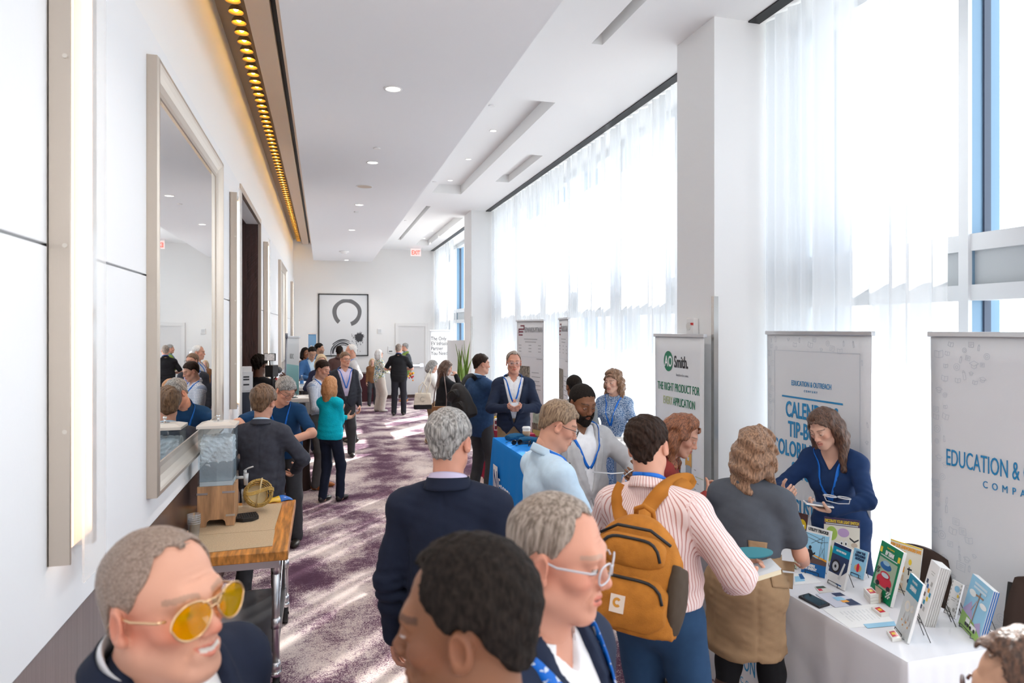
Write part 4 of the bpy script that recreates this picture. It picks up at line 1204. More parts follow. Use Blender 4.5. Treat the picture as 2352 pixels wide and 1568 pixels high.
CAST['F'] = person('person in light grey blazer and white shirt holding up a name badge', 1338, 880, 4.4, 150, head=(-4, 18, 0), skin='brown', res='near', eye=.35, fat=1.12, wide=1.08,
    hair=dict(m=h_black, t=.006, amp=.0008, freq=160, line='short'), beard=dict(len=.009, m=h_black), top=[S(m=whites), J(greyblz, v=1.06, open=.35, hem=.74)], bottom=T(ltgrey, w=1.0), shoes=(.5, .47, .43), lanyard=LA(z=1.22, badge=False),
    La=dict(to=(-.20, .34, 1.20), curl=.75, hint=(-1, -.3, -.6)), feet=((.12, .0), (-.12, -.1)), brow=(.012, .01, .01))
CAST['G'] = person('person in pink striped shirt and blue trousers with an orange brown backpack', 1489, 948, 2.85, 24, head=(-6, 4, -4), tilt=-3.5, skin='pink', res='near', fat=1.18, wide=1.04,
    hair=dict(m=h_dk, t=.022, line='full', amp=.007, freq=62, zs=.8), top=S(m=pinkst, uv=1, hem=1.0, o=.020, puff=.010), bottom=T(bluetr, o=.012, waist=1.02, belt=tan_belt, w=1.1), lanyard=LA(badge=False, zb=1.53, w=.024),
    Ra=dict(to=(.25, .22, 1.05), curl=.7, hint=(1, -.9, -.5), palm=(-.3, -.3, .9), dir=(.75, .6, .12)), La=dict(to=(-.20, .28, 1.12)))
CAST['H'] = person('person in rust red top bending over the table beside the pink striped shirt', 1566, 945, 4.1, 92, sex='f', hs=1.1, lean=14, head=(4, 26, 0), skin='pink', res='near', eye=.4,
    hair=dict(style='long', m=h_cop, len=.13, t=.018, amp=.006, freq=60, wave=.006, back=.0, front=.03), top=T(rust, kind='blouse'), bottom=T(blk), Ra=dict(to=(.02, .36, 1.22), curl=.8, hint=(.6, -.4, -1)), La=dict(to=(-.08, .4, 1.12), curl=.7))
CAST['I'] = person('person in slate grey polo and khaki cargo skirt seen from behind at the white table', 1738, 975, 3.35, 18, sex='f', lean=12, head=(10, 14, 0), skin='pink', res='near', fat=1.18, wide=1.06,
    hair=dict(style='long', m=h_wav, len=.14, t=.018, amp=.007, freq=55, wave=.008, back=.02), top=T(slate, kind='polo', sleeve=.34, hem=1.05, o=.016, puff=.006), bottom=T(khaki, kind='skirt', hem=.63, waist=1.12, o=.022, under=blk, boots=1), shoes=(.06, .03, .02),
    Ra=dict(to=(.20, .34, 1.02), hint=(.5, -1, -.5)), La=dict(to=(-.20, .34, 1.0), hint=(-1, -.5, -.3)))
CAST['J'] = person('person in navy shirt dress behind the white table holding a phone and looking down', 1893, 932, 4.12, 200, sex='f', lean=18, head=(14, 24, 4), skin='fair', res='near', eye=.3, brow=(.03, .02, .015),
    hair=dict(style='long', m=h_chest, len=.19, t=.020, amp=.005, freq=50, wave=.003, front=.0, vol=.034, open=-.004), top=T(navyd, kind='dress', hem=.5, o=.014, puff=.002, neck=.078, v=1.36, vw=.07), bottom=None, lanyard=LA(z=1.17, w=.02),
    Ra=dict(to=(.16, .49, 1.20), curl=.8, hint=(1, -.7, -.6), palm=(-.5, -.3, .7)), La=dict(to=(-.12, .50, 1.14), curl=.45, hint=(-1, -.2, -.5), dir=(.75, .55, .1), palm=(0, 0, 1)))
# ---- left middle
CAST['L'] = person('person in dark charcoal blazer seen from behind beyond the wooden cart', 606, 880, 5.4, 12, head=(14, 6, 0), skin='pink', res='near', hs=1.1, hair=dict(m=h_br, t=.030, line='full', amp=.007, freq=55, fade=.3), top=[S(m=ltblue), J(cloth_mat('heather_blazer', (.052, .055, .072), vary=.16), hem=.76)], bottom=T(dkgrey),
    Ra=dict(to=(.24, .22, 1.02)), La=dict(to=(-.20, .26, 1.05)), feet=((.13, .05), (-.12, -.16)))
CAST['M'] = person('smiling person in deep blue polo and wire glasses leaning over the small round table', 655, 862, 6.35, 188, lean=26, head=(-46, 30, 0), skin='pink', res='near', smile=1, eye=.3, hair=dict(m=h_grey, t=.020, line='full', amp=.005), top=T(poloblue, kind='polo', sleeve=.36), bottom=T(dkgrey),
    glasses=dict(m=thinb, r=.0014), lanyard=LA(badge=False), Ra=dict(to=(.16, .46, 1.12), hint=(1, .1, .4)), La=dict(to=(-.1, .5, 1.1), hint=(-1, -.2, -.2)))
CAST['N'] = person('person in black tee shirt filming with a raised camera beside the doorway', 596, 812, 8.7, 22, skin='dark', head=(6, 2, 0), hair=dict(m=h_black, t=.026, line='full', amp=.010, freq=70), top=T(blk, kind='sweater', sleeve=.34, hem=.84, o=.012), bottom=T(jeansb),
    Ra=dict(to=(.22, .36, 1.40), curl=.8), La=dict(to=(.02, .38, 1.34), curl=.7))
CAST['O'] = person('person in pale blue checked shirt and grey trousers with tan shoes', 741, 825, 9.0, 122, head=(-6, 18, 0), skin='pink', eye=.4, hair=dict(m=h_dk, t=.014, amp=.003), top=S(m=check, uv=1, hem=1.0, o=.014), bottom=T(midgrey, o=.016, w=1.12), shoes=(.42, .13, .03),
    lanyard=LA(badge=False), Ra=dict(to=(.05, .25, 1.1)), La=dict(to=(-.05, .28, 1.05)))
CAST['P'] = person('person in turquoise cable knit sweater and navy trousers with folded arms', 760, 862, 8.3, 38, sex='f', head=(4, 0, 0), skin='pink', fat=1.05, hair=dict(style='long', m=h_str, len=.12, t=.016, amp=.003, back=.01), top=T(turq, kind='sweater', hem=.88), bottom=T(navy, w=.92),
    shoes=(.015, .012, .012), Ra=dict(to=(-.10, .19, 1.12), hint=(1, -.3, -.7)), La=dict(to=(.11, .20, 1.16), hint=(-1, -.3, -.7)), feet=((.09, .10), (-.10, -.04)))
CAST['Q'] = person('person in dark blazer over lilac shirt with a white badge on blue lanyard', 793, 807, 11.2, 168, head=(-22, 2, 0), skin='pink', fat=1.1, hair=dict(m=h_br, t=.013), top=[S(m=lilac, hem=1.0), J(charcoal, v=.95, vw=.125, open=.9)], bottom=T(dkgrey, o=.016, belt=blk_belt), glasses=dict(m=thinb), lanyard=LA(z=1.16))
CAST['R'] = person('person in navy cardigan standing behind the checked shirt', 738, 812, 11.6, 175, sex='f', skin='fair', head=(-6, 8, 0), hair=dict(style='long', m=h_bl, len=.05, t=.016), top=T(navyc, kind='sweater'), bottom=T(navy), res='far', Ra=dict(to=(.1, .25, 1.15)))
CAST['S'] = person('tall person in loose light grey shirt with a hand at the hip', 806, 790, 12.7, 262, skin='pink', head=(-2, 4, 0), fat=1.1, hair=dict(m=h_wh, t=.007, line='reced'), top=S(m=ltgrey, hem=1.0, puff=.012), bottom=T(dkgrey, o=.016), lanyard=LA(), La=dict(to=(-.34, .10, 1.02), hint=(-1, -1, .2)))
CAST['T'] = person('person in brown maroon jacket seen from behind below the framed artwork', 780, 793, 15.0, 5, skin='dark', head=(10, 0, 0), hair=dict(m=h_black, t=.002, amp=.0006), top=J(brownj, v=None), bottom=T(dkgrey), res='far')
CAST['U'] = person('person in bright blue jacket and glasses looking down at the registration table', 717, 795, 14.0, 168, skin='olive', head=(-4, 26, 0), hair=dict(m=h_black, t=.013), top=[S(m=ltblue), J(sky)], bottom=T(dkgrey), glasses=dict(m=thinb), res='far', Ra=dict(to=(.1, .3, 1.1)), La=dict(to=(-.1, .3, 1.1)))
CAST['V'] = person('person in brown top standing beside the teal banner', 702, 797, 14.8, 150, sex='f', skin='brown', hair=dict(style='long', m=h_black, len=.0, t=.02), top=T(brownt, kind='blouse'), bottom=T(dkgrey), res='far')
CAST['W'] = person('person in steel blue shirt in profile under the small blue banner', 734, 787, 15.4, 92, skin='olive', hair=dict(m=h_black, t=.014), beard=dict(len=0, col=(.03, .02, .02), a=.6), top=S(m=bluesh), bottom=T(dkgrey), res='far')
CAST['X'] = person('person in floral blouse and wide beige trousers looking up', 871, 802, 17.3, 62, sex='f', skin='fair', head=(6, -8, 0), hair=dict(style='long', m=h_wh, len=.09, t=.016, amp=.004), top=T(floral, kind='blouse', o=.02), bottom=T(beigec, w=1.35), shoes=(.5, .45, .4), glasses=dict(m=thinb), res='mid', Ra=dict(to=(.1, .25, 1.1)))
CAST['X2'] = person('person in brown top half hidden behind the floral blouse', 855, 822, 18.6, 170, sex='f', skin='fair', hair=dict(style='long', m=h_bl, len=.07, t=.016), top=T(brownt, kind='blouse'), bottom=T(dkgrey), res='far')
CAST['Y'] = person('person in black polo and black jeans seen from behind', 916, 789, 16.6, 6, skin='pink', fat=1.2, wide=1.05, hair=dict(m=h_greyb, t=.006), top=T(blk, kind='polo', sleeve=.4, hem=.82), bottom=T(jeansb, w=1.05), lanyard=LA(badge=False, zb=1.53), res='mid', Ra=dict(to=(.13, .22, 1.12), hint=(1, -.6, -.4)), La=dict(to=(-.13, .22, 1.12), hint=(-1, -.6, -.4)))
CAST['Z'] = person('person in olive green jacket and jeans with orange shoes by the white door', 930, 787, 19.7, 285, skin='pink', hair=dict(m=h_grey, t=.012), top=J(green, v=None), bottom=T(denim), shoes=(.5, .2, .07), lanyard=LA(badge=False), res='mid')
# ---- right middle
CAST['AA'] = person('person in white jacket carrying a cream and black tote', 994, 826, 12.4, 75, sex='f', skin='fair', head=(10, 20, 0), hair=dict(style='long', m=h_grey, len=.06, t=.018), top=T(whitej, kind='blouse', o=.02), bottom=T(khaki2), shoes=(.5, .4, .3), Ra=dict(to=(.1, .26, 1.2)))
CAST['AB'] = person('person in black blazer raising a hand to the face beside the cream tote', 1026, 826, 10.8, 72, sex='f', skin='fair', head=(6, 20, 0), hair=dict(style='long', m=h_chest, len=.32, t=.016, amp=.003, vol=.034, back=.04), top=J(blk, v=None, hem=.82), bottom=T(blk), Ra=dict(to=(.0, .22, 1.47), hint=(.8, .1, -1), curl=.7), La=dict(to=(-.05, .26, 1.3)))
CAST['AC'] = person('person in mid blue blazer with a black backpack holding a paper coffee cup', 1106, 811, 8.4, 52, head=(14, 2, 0), skin='pink', res='near', hair=dict(m=h_dk, t=.014), top=[S(m=ltblue), J(bluebl, hem=.76)], bottom=T(dkgrey), Ra=dict(to=(.16, .34, 1.20), curl=.75, hint=(1, -.6, -.5), palm=(-1, 0, .1)))
CAST['AD'] = person('person in navy blazer and khaki trousers facing the camera with hands together', 1180, 805, 7.9, 178, head=(-4, 4, 0), skin='ruddy', res='near', hair=dict(m=h_greyb, t=.012, line='reced'), top=[S(m=whites, hem=1.0), J(ink, v=.97, vw=.115, open=.8, hem=.80)], bottom=T(khaki2, o=.016, belt=blk_belt), glasses=dict(m=clearf, r=.0013), lanyard=LA(z=1.2),
    Ra=dict(to=(.05, .27, 1.15), hint=(1, -.5, -.4), curl=.7), La=dict(to=(-.05, .27, 1.15), hint=(-1, -.5, -.4), curl=.7))
CAST['AE'] = person('person in grey jacket seen from behind, mostly hidden by the light grey blazer', 1318, 860, 6.7, 345, head=(-6, 2, 0), skin='brown', hair=dict(m=h_black, t=.008, line='full'), top=J(greyj, v=None), bottom=T(dkgrey))
CAST['AF'] = person('person in speckled blue dress behind the tall table near the curtain', 1408, 845, 7.0, 200, sex='f', head=(14, 10, -4), skin='fair', res='near', eye=.4, hair=dict(style='long', m=h_wav, len=.20, t=.018, amp=.006, freq=55, wave=.008), top=T(speck, kind='dress', hem=.25, o=.014), bottom=None, lanyard=LA(badge=False), Ra=dict(to=(.14, .24, 1.08)), La=dict(to=(-.14, .26, 1.05)))

# pockets and buttons lying on the clothes
A = CAST['I']
sk = A.obj['skirt']
patch(A, sk, ((1768, 1312), (1822, 1316), (1820, 1352), (1774, 1348)), 'cargo_pocket', khaki); patch(A, sk, ((1762, 1282), (1824, 1290), (1824, 1312), (1768, 1306)), 'pocket_flap', khaki, .008)
patch(A, sk, ((1718, 1240), (1762, 1246), (1760, 1266), (1720, 1262)), 'waist_tab', khaki, .006); patch(A, sk, ((1664, 1284), (1716, 1284), (1716, 1306), (1668, 1304)), 'pocket_flap', khaki, .006)
A = CAST['F']
patch(A, A.obj['jacket'], ((1296, 1102), (1326, 1108), (1325, 1121), (1295, 1115)), 'pocket_flap', greyblz, .004)
# ================================================================ FIXTURES
glow = mat('warm_tube_glow', (1, .9, .75), .5, emit=(1.0, .80, .60), estr=4.5)
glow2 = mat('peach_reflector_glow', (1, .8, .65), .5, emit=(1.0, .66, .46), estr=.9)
acry = glass_mat('frosted_acrylic', (1, 1, 1), .05, .1, .28, (.9, .88, .86))
bulbm = mat('amber_bulb', (1, .8, .3), .5, emit=(1.0, .62, .10), estr=26.0)
goldin = mat('gold_shade', (.75, .50, .16), .35, metal=.6); goldout = mat('bronze_shade_outside', (.36, .27, .16), .4, metal=.4)
lampw = mat('downlight_glow', (1, .95, .9), .5, emit=(1.0, .93, .84), estr=4.0)
trimw = mat('white_trim_ring', (.8, .79, .78), .45); steel = mat('stainless_steel', (.58, .58, .60), .28, metal=1.0); chrome = mat('chrome', (.7, .7, .7), .12, metal=1.0)

def sconce(y0, label):
    r = empty('wall_sconce', (XL + PT, y0, 1.375), 0, label, 'wall lamp')
    H_ = 1.96; d = .064; W = .255
    MB().b2((0.001, 0, 0), (.006, W, H_)).build('back_plate', champ, r)
    f = MB().b2((0.001, 0, 0), (d, .010, H_)).build('side_fin', champ, r, .0015)
    s = MB()
    for z in (.41, .98, 1.56): s.cyl((d * .78, -.004, z), (d * .78, .001, z), .007)
    s.build('screw', champ_l, f)
    MB().b2((0.001, W - .045, 0), (d, W, H_)).build('side_fin', chrome, r, .0015)
    MB().cyl((.036, .042, .02), (.036, .042, H_ - .02), .014, n=14).build('light_tube', glow, r)
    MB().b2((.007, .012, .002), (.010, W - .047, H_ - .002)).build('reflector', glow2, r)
    MB().b2((d + .002, .10, -.09), (d + .009, W + .07, H_ + .06)).build('acrylic_panel', acry, r)
for y, lb in ((2.38, 'tall glowing wall sconce with metal fins nearest the camera, left of the big mirror'), (6.61, 'tall glowing wall sconce just before the dark doorway'), (10.25, 'tall glowing wall sconce just past the dark doorway'), (18.7, 'tall glowing wall sconce beyond the far mirror')):
    sconce(y, lb)

def mirror(y0, y1, z0, z1, label):
    r = empty('wall_mirror', (XL + PT, (y0 + y1) / 2, z0), 0, label, 'mirror')
    w, h = y1 - y0, z1 - z0
    prof = [(0, .001), (0, .078), (.010, .092), (.026, .092), (.034, .080), (.050, .062), (.075, .042), (.110, .030), (.135, .028), (.135, .014)]
    vs, fs = [], []
    for (d, x) in prof:
        x *= .60
        vs += [(x, -w / 2 + d, d), (x, w / 2 - d, d), (x, w / 2 - d, h - d), (x, -w / 2 + d, h - d)]
    for k in range(len(prof) - 1):
        for i in range(4):
            j = (i + 1) % 4; fs.append((4 * k + i, 4 * (k + 1) + i, 4 * (k + 1) + j, 4 * k + j))
    MB().add(vs, fs).build('frame', champ, r)
    MB().b2((.002, -w / 2 + .10, .10), (.012, w / 2 - .10, h - .10)).build('mirror_pane', mirrm, r)
mirror(3.60, 5.83, 1.29, 3.41, 'huge champagne framed mirror on the left wall beside the cart')
mirror(13.6, 16.0, 1.29, 3.41, 'large champagne framed mirror far down the left wall')

# cove lamps ------------------------------------------------
def cove_lamp(y):
    r = empty('cove_lamp', (-.668, y, ZV), 0, 'small gold dome lamp in the long row under the cove', 'lamp', 'row of gold cove lamps')
    prof = [(.006, -.001), (.006, -.03), (.020, -.032), (.042, -.045), (.055, -.068), (.060, -.090), (.057, -.090), (.051, -.068), (.038, -.049), (.002, -.038)]
    MB().lathe(prof[:6], n=20).build('shade', goldout, r)
    MB().lathe(prof[5:], n=20).build('shade_lining', goldin, r)
    MB().ell((0, 0, -.062), (.021, .021, .021), 12, 8).build('bulb', bulbm, r)
    return r
proto = cove_lamp(3.05)
y = 3.25
while y < 20.7:
    dup(proto, (-.668, y, ZV)); y += .2

def downlight(px, py, Z, rad, label, group, depth=.06):
    p = onZ(px, py, Z)
    r = empty('downlight', (p.x, p.y, Z), 0, label, 'ceiling light', group)
    MB().lathe([(rad * .80, -.001), (rad * .84, -.006), (rad, -.005), (rad, -.001)], n=28).build('trim_ring', trimw, r)
    MB().lathe([(.001, -.003), (rad * .80, -.003)], n=28).build('lamp', lampw, r)
for k, (px, py) in enumerate(((903, 204), (856, 373), (825, 470), (808, 528), (796, 597))):
    downlight(px, py, ZS, .072, ['recessed downlight nearest the camera in the grey soffit', 'second recessed downlight along the grey soffit', 'third recessed downlight along the grey soffit', 'fourth recessed downlight along the grey soffit', 'farthest recessed downlight in the grey soffit'][k], 'soffit downlights')
for k, (px, py) in enumerate(((1133, 300), (1076, 365), (1034, 414))):
    downlight(px, py, ZC + .16, .05, ['nearest downlight inside the long ceiling tray', 'middle downlight inside the long ceiling tray', 'farthest downlight inside the long ceiling tray'][k], 'ceiling tray downlights')
for k, (px, py) in enumerate(((1012, 509), (991, 530), (974, 547))):
    downlight(px, py, ZC + (.16), .05, ['nearest downlight inside the far ceiling tray', 'middle downlight inside the far ceiling tray', 'farthest downlight inside the far ceiling tray'][k], 'far tray downlights')
p = onZ(837, 428, ZS); r = empty('ceiling_speaker', (p.x, p.y, ZS), 0, 'round beige speaker grille in the grey soffit', 'speaker')
MB().lathe([(.10, -.001), (.10, -.006), (.112, -.005), (.112, -.001)], n=28).build('rim', trimw, r); MB().lathe([(.001, -.004), (.10, -.004)], n=28).build('grille', mat('beige_grille', (.62, .52, .43), .7), r)
def sprinkler(px, py, Z, label):
    p = onZ(px, py, Z); r = empty('ceiling_sprinkler', (p.x, p.y, Z), 0, label, 'sprinkler')
    MB().cyl((0, 0, -.012), (0, 0, .003), .035, .038, 18).build('cover_plate', trimw, r)
for px, py, Z, lb in ((866, 340, ZS, 'flat white sprinkler cap near the second soffit downlight'), (818, 486, ZS, 'flat white sprinkler cap past the third soffit downlight'), (1130, 242, ZC, 'flat white sprinkler cap beside the near end of the ceiling tray'), (998, 417, ZC, 'flat white sprinkler cap beside the far end of the ceiling tray'), (932, 506, ZC, 'small white sprinkler cap on the white ceiling beside the far slot')):
    sprinkler(px, py, Z, lb)
p = onZ(790, 577, ZS); r = empty('smoke_detector', (p.x, p.y, ZS), 0, 'white round smoke detector at the far end of the soffit', 'smoke detector')
MB().lathe([(.001, -.06), (.05, -.06), (.075, -.045), (.10, -.02), (.12, -.018), (.12, -.001)], n=24).build('housing', trimw, r); MB().cyl((.03, 0, -.064), (.03, 0, -.06), .006).build('indicator', mat('ind_red', (.5, .05, .05), .4), r)

# end wall items --------------------------------------------
def on_end(px, py): return onY(px, py, YE - .002)
a, b = on_end(731, 674), on_end(846, 817)
r = empty('framed_artwork', ((a.x + b.x) / 2, YE - .001, b.z), 0, 'large black framed abstract ink print on the far wall', 'picture')
w, h = b.x - a.x, a.z - b.z
fr = MB()
for (x0, x1, z0, z1) in ((-w / 2, -w / 2 + .03, 0, h), (w / 2 - .03, w / 2, 0, h), (-w / 2, w / 2, 0, .03), (-w / 2, w / 2, h - .03, h)): fr.b2((x0, -.045, z0), (x1, 0, z1))
fr.build('frame', mat('black_frame', (.02, .02, .02), .4), r)
pr = MB().b2((-w / 2 + .03, -.02, .03), (w / 2 - .03, -.001, h - .03)).build('print', mat('print_paper', (.64, .65, .66), .6), r)
ink_d = mat('ink_dark', (.04, .04, .045), .6); ink_g = mat('ink_grey', (.13, .13, .135), .6)
def ringm(cx, cz, R0, R1, a0, a1, m, name, sx=1.0, seed=0, flat=None):
    rn = random.Random(seed); n = 60; vs = []; fs = []
    for i in range(n + 1):
        t = a0 + (a1 - a0) * i / n
        j0, j1 = R0 * (1 + .02 * math.sin(3 * t + seed)), R1 * (1 + .015 * math.sin(5 * t))
        for rr in (j0, j1):
            z = cz + rr * math.sin(t)
            if flat: z = min(z, flat)
            vs.append((cx + sx * rr * math.cos(t), -.021, z))
    for i in range(n): fs.append((2 * i, 2 * i + 1, 2 * i + 3, 2 * i + 2))
    return MB().add(vs, fs).build(name, m, pr)
ringm(.10, h * .70, .30, .415, R(-72), R(232), ink_g, 'ink_ring', 1.02, 1, h * .915)
for k, (r0, r1, a0, a1) in enumerate(((.26, .31, 10, 185), (.33, .355, 40, 200), (.37, .40, 60, 140), (.225, .245, 25, 120))):
    ringm(-.02, .10, r0, r1, R(a0), R(a1), ink_d, 'ink_brush_arc', 1.0, k + 3)
rn = random.Random(5); vs = []; n = 46
for i in range(n):
    t = 2 * PI * i / n; rr = rn.uniform(.10, .13) if i % 2 else rn.uniform(.13, .19); vs.append((.45 + rr * math.cos(t), -.0215, .56 + rr * math.sin(t)))
MB().add(vs + [(.45, -.0215, .56)], [(i, (i + 1) % n, n) for i in range(n)]).build('ink_splatter', ink_d, pr)
sp = MB()
for i in range(46):
    x, z = .36 + rn.gauss(0, .10), .40 + rn.gauss(0, .13); q = rn.uniform(.004, .016)
    sp.add([(x - q, -.0212, z), (x, -.0212, z - 2 * q), (x + q, -.0212, z), (x, -.0212, z + 2 * q)], [(0, 1, 2, 3)])
sp.build('ink_spots', ink_g, pr)
a, b = on_end(908, 742), on_end(983, 912)
d = MB(); d.b2((a.x, YE - .03, 0), (a.x + .09, YE - .001, a.z)); d.b2((b.x - .09, YE - .03, 0), (b.x, YE - .001, a.z)); d.b2((a.x + .09, YE - .03, a.z - .09), (b.x - .09, YE - .001, a.z))
do = struct(d.build('door_2', mat('pale_door_frame', (.74, .72, .70), .55)))
MB().b2((a.x + .09, YE - .012, .005), (b.x - .09, YE - .001, a.z - .09)).build('door_leaf', mat('pale_door', (.68, .66, .645), .5), do)
MB().b2((a.x + .15, YE - .07, .96), (b.x - .14, YE - .035, 1.02)).b2((b.x - .26, YE - .04, .93), (b.x - .14, YE - .012, 1.05)).build('push_bar', steel, do)
def plate(name, px, py, w, h, label, cat, m, parts=()):
    p = on_end(px, py); r = empty(name, (p.x, YE - .001, p.z), 0, label, cat)
    MB().b2((-w / 2, -.025, -h / 2), (w / 2, 0, h / 2)).build('housing', m, r, .004)
    for nm, x0, z0, x1, z1, mm in parts: MB().b2((x0, -.03, z0), (x1, -.0255, z1)).build(nm, mm, r)
plate('wall_control', 872, 760, .13, .15, 'small white control plate between the artwork and the far door', 'control panel', trimw, (('cover', -.045, -.05, .045, .05, mat('ctl_grey', (.6, .6, .6), .5)),))
plate('wall_placard', 897, 803, .16, .20, 'small white placard on the wall left of the far door', 'sign', trimw, (('slash_mark', -.05, -.06, .05, -.03, ink_d),))
p = onY(955, 578, 20.2)
r = empty('exit_sign', (p.x, 20.2, ZC), 0, 'red lit EXIT sign hanging from the ceiling by the far wall', 'exit sign')
MB().b2((-.16, -.03, -.035), (.16, .03, -.001)).build('mount', trimw, r)
MB().b2((-.15, -.008, -.25), (.15, .008, -.035)).build('face', mat('exit_face', (.75, .72, .70), .4, emit=(1, .55, .5), estr=.35), r)
text_obj('EXIT', .17, mat('exit_red', (.8, .06, .04), .5, emit=(1, .08, .05), estr=1.2), r, (0, -.011, -.205), xs=.72, bold=.004)
# strobe on the near column's left face
p = onX(1597, 752, 2.90)
r = empty('fire_strobe', (2.90, p.y, p.z), 0, 'small white fire alarm strobe on the near column', 'alarm')
MB().b2((-.05, -.055, -.075), (-.001, .055, .075)).build('housing', trimw, r, .006)
MB().cyl((-.056, .015, .01), (-.05, .015, .01), .032, n=20).build('speaker_grille', mat('cream_grille', (.7, .69, .66), .6), r)
MB().b2((-.075, -.04, -.105), (-.01, .04, -.076)).build('lens', glass_mat('strobe_lens', (1, 1, 1), .2, .1, .2), r)
text_obj('FIRE', .026, mat('fire_red', (.7, .03, .03), .5), r, (-.0515, -.036, .02), rz=-PI / 2, bold=.001)
# ================================================================ BANNERS
bgrey = mat('banner_grey_vinyl', (.73, .74, .76), .5); bwhite = mat('banner_white_vinyl', (.78, .79, .80), .5); bsil = mat('banner_silver', (.62, .62, .63), .32, metal=.7)
eblue = mat('print_blue', (.02, .24, .50), .5); eline = mat('print_pale_line', (.50, .54, .60), .5); gtxt = mat('print_grey_text', (.36, .37, .39), .5); ktxt = mat('print_black_text', (.03, .03, .035), .5)
def rect(x0, x1, z0, z1, m, parent, name, y=-.0026, th=.0006):
    return MB().b2((x0, y - th, z0), (x1, y, z1)).build(name, m, parent)
def poly(pts, m, parent, name, y=-.003):
    return MB().add([(p[0], y, p[1]) for p in pts], [tuple(range(len(pts)))]).build(name, m, parent)
def disc(cx, cz, rx_, rz_, m, parent, name, y=-.003, n=28):
    return poly([(cx + rx_ * math.cos(2 * PI * i / n), cz + rz_ * math.sin(2 * PI * i / n)) for i in range(n)], m, parent, name, y)
def banner(L_, R_, ztop, m, label, foot=True):
    L_, R_ = Vector((L_[0], L_[1], 0)), Vector((R_[0], R_[1], 0))
    d = R_ - L_; w = d.length; rz = math.atan2(d.y, d.x); c = (L_ + R_) / 2
    r = empty('roll_up_banner', (c.x, c.y, 0), rz, label, 'banner')
    b = MB().b2((-w / 2 - .01, -.05, .012), (w / 2 + .01, .05, .085)).build('base_cassette', bsil, r, .01)
    for s in (-1, 1): MB().b2((s * w * .3 - .02, -.10, 0), (s * w * .3 + .02, .10, .012)).build('foot', bsil, b, .003)
    MB().cyl((0, .035, .08), (0, .035, ztop - .02), .009).build('pole', bsil, r)
    MB().b2((-w / 2 - .008, -.012, ztop - .028), (w / 2 + .008, .018, ztop)).build('top_rail', bsil, r, .004)
    n = 10
    def f(u, v):
        x = -w / 2 + .004 + (w - .008) * u; z = .08 + (ztop - .105) * v
        e = abs(2 * u - 1) ** 6 * .010 * math.sin(PI * v)
        return (x * (1 - .012 * math.sin(PI * v)), -e * 0, z)
    s = MB().grid(f, 12, 16).build('banner_sheet', m, r, solid=.0015)
    return r, s, w
def doodles(sheet, w, z0, z1, keep, seed, n=150, m=None):
    rn = random.Random(seed); b = MB(); t = .0016
    def seg(ax, az, bx, bz):
        d = Vector((bx - ax, 0, bz - az)); L_ = d.length
        if L_ < 1e-5: return
        nn = Vector((-d.z, 0, d.x)) / L_ * t / 2
        b.add([(ax - nn.x, -.0024, az - nn.z), (bx - nn.x, -.0024, bz - nn.z), (bx + nn.x, -.0024, bz + nn.z), (ax + nn.x, -.0024, az + nn.z)], [(0, 1, 2, 3)])
    placed = []
    k = 0
    while k < n * 6 and len(placed) < n:
        k += 1
        x, z = rn.uniform(-w / 2 + .03, w / 2 - .03), rn.uniform(z0, z1); q = rn.uniform(.014, .032)
        if not keep(x, z) or any((x - a) ** 2 + (z - c) ** 2 < (q + e) ** 2 * .9 for a, c, e in placed): continue
        placed.append((x, z, q)); ty = rn.randrange(5); rot = rn.uniform(-.25, .25)
        def pt(a, c_): return (x + q * (a * math.cos(rot) - c_ * math.sin(rot)), z + q * (a * math.sin(rot) + c_ * math.cos(rot)))
        def path(ps, close=True):
            ps = [pt(*p_) for p_ in ps]
            for i in range(len(ps) - (0 if close else 1)): seg(*ps[i], *ps[(i + 1) % len(ps)])
        circ = lambda cx, cz, rr, m_=12: path([(cx + rr * math.cos(2 * PI * i / m_), cz + rr * math.sin(2 * PI * i / m_)) for i in range(m_)])
        if ty == 0: path([(-.8, -.7), (.8, -.7), (.8, .7), (-.8, .7)]); path([(-.5, .3), (.5, .3)], False); path([(-.5, 0), (.5, 0)], False); path([(-.5, -.3), (.2, -.3)], False)
        elif ty == 1: circ(0, 0, .8); circ(0, 0, .35, 8)
        elif ty == 2: path([(-.9, .2), (0, .65), (.9, .2), (0, -.25)]); path([(-.5, 0), (-.5, -.5), (0, -.75), (.5, -.5), (.5, 0)], False)
        elif ty == 3: path([(-.25, -.9), (.25, -.9), (.25, .5), (0, .9), (-.25, .5)]); path([(-.25, .5), (.25, .5)], False)
        else: path([(-.8, -.5), (-.8, .6), (0, .4), (.8, .6), (.8, -.5), (0, -.7)]); path([(0, .4), (0, -.7)], False)
    return b.build('print_pattern', m or eline, sheet)

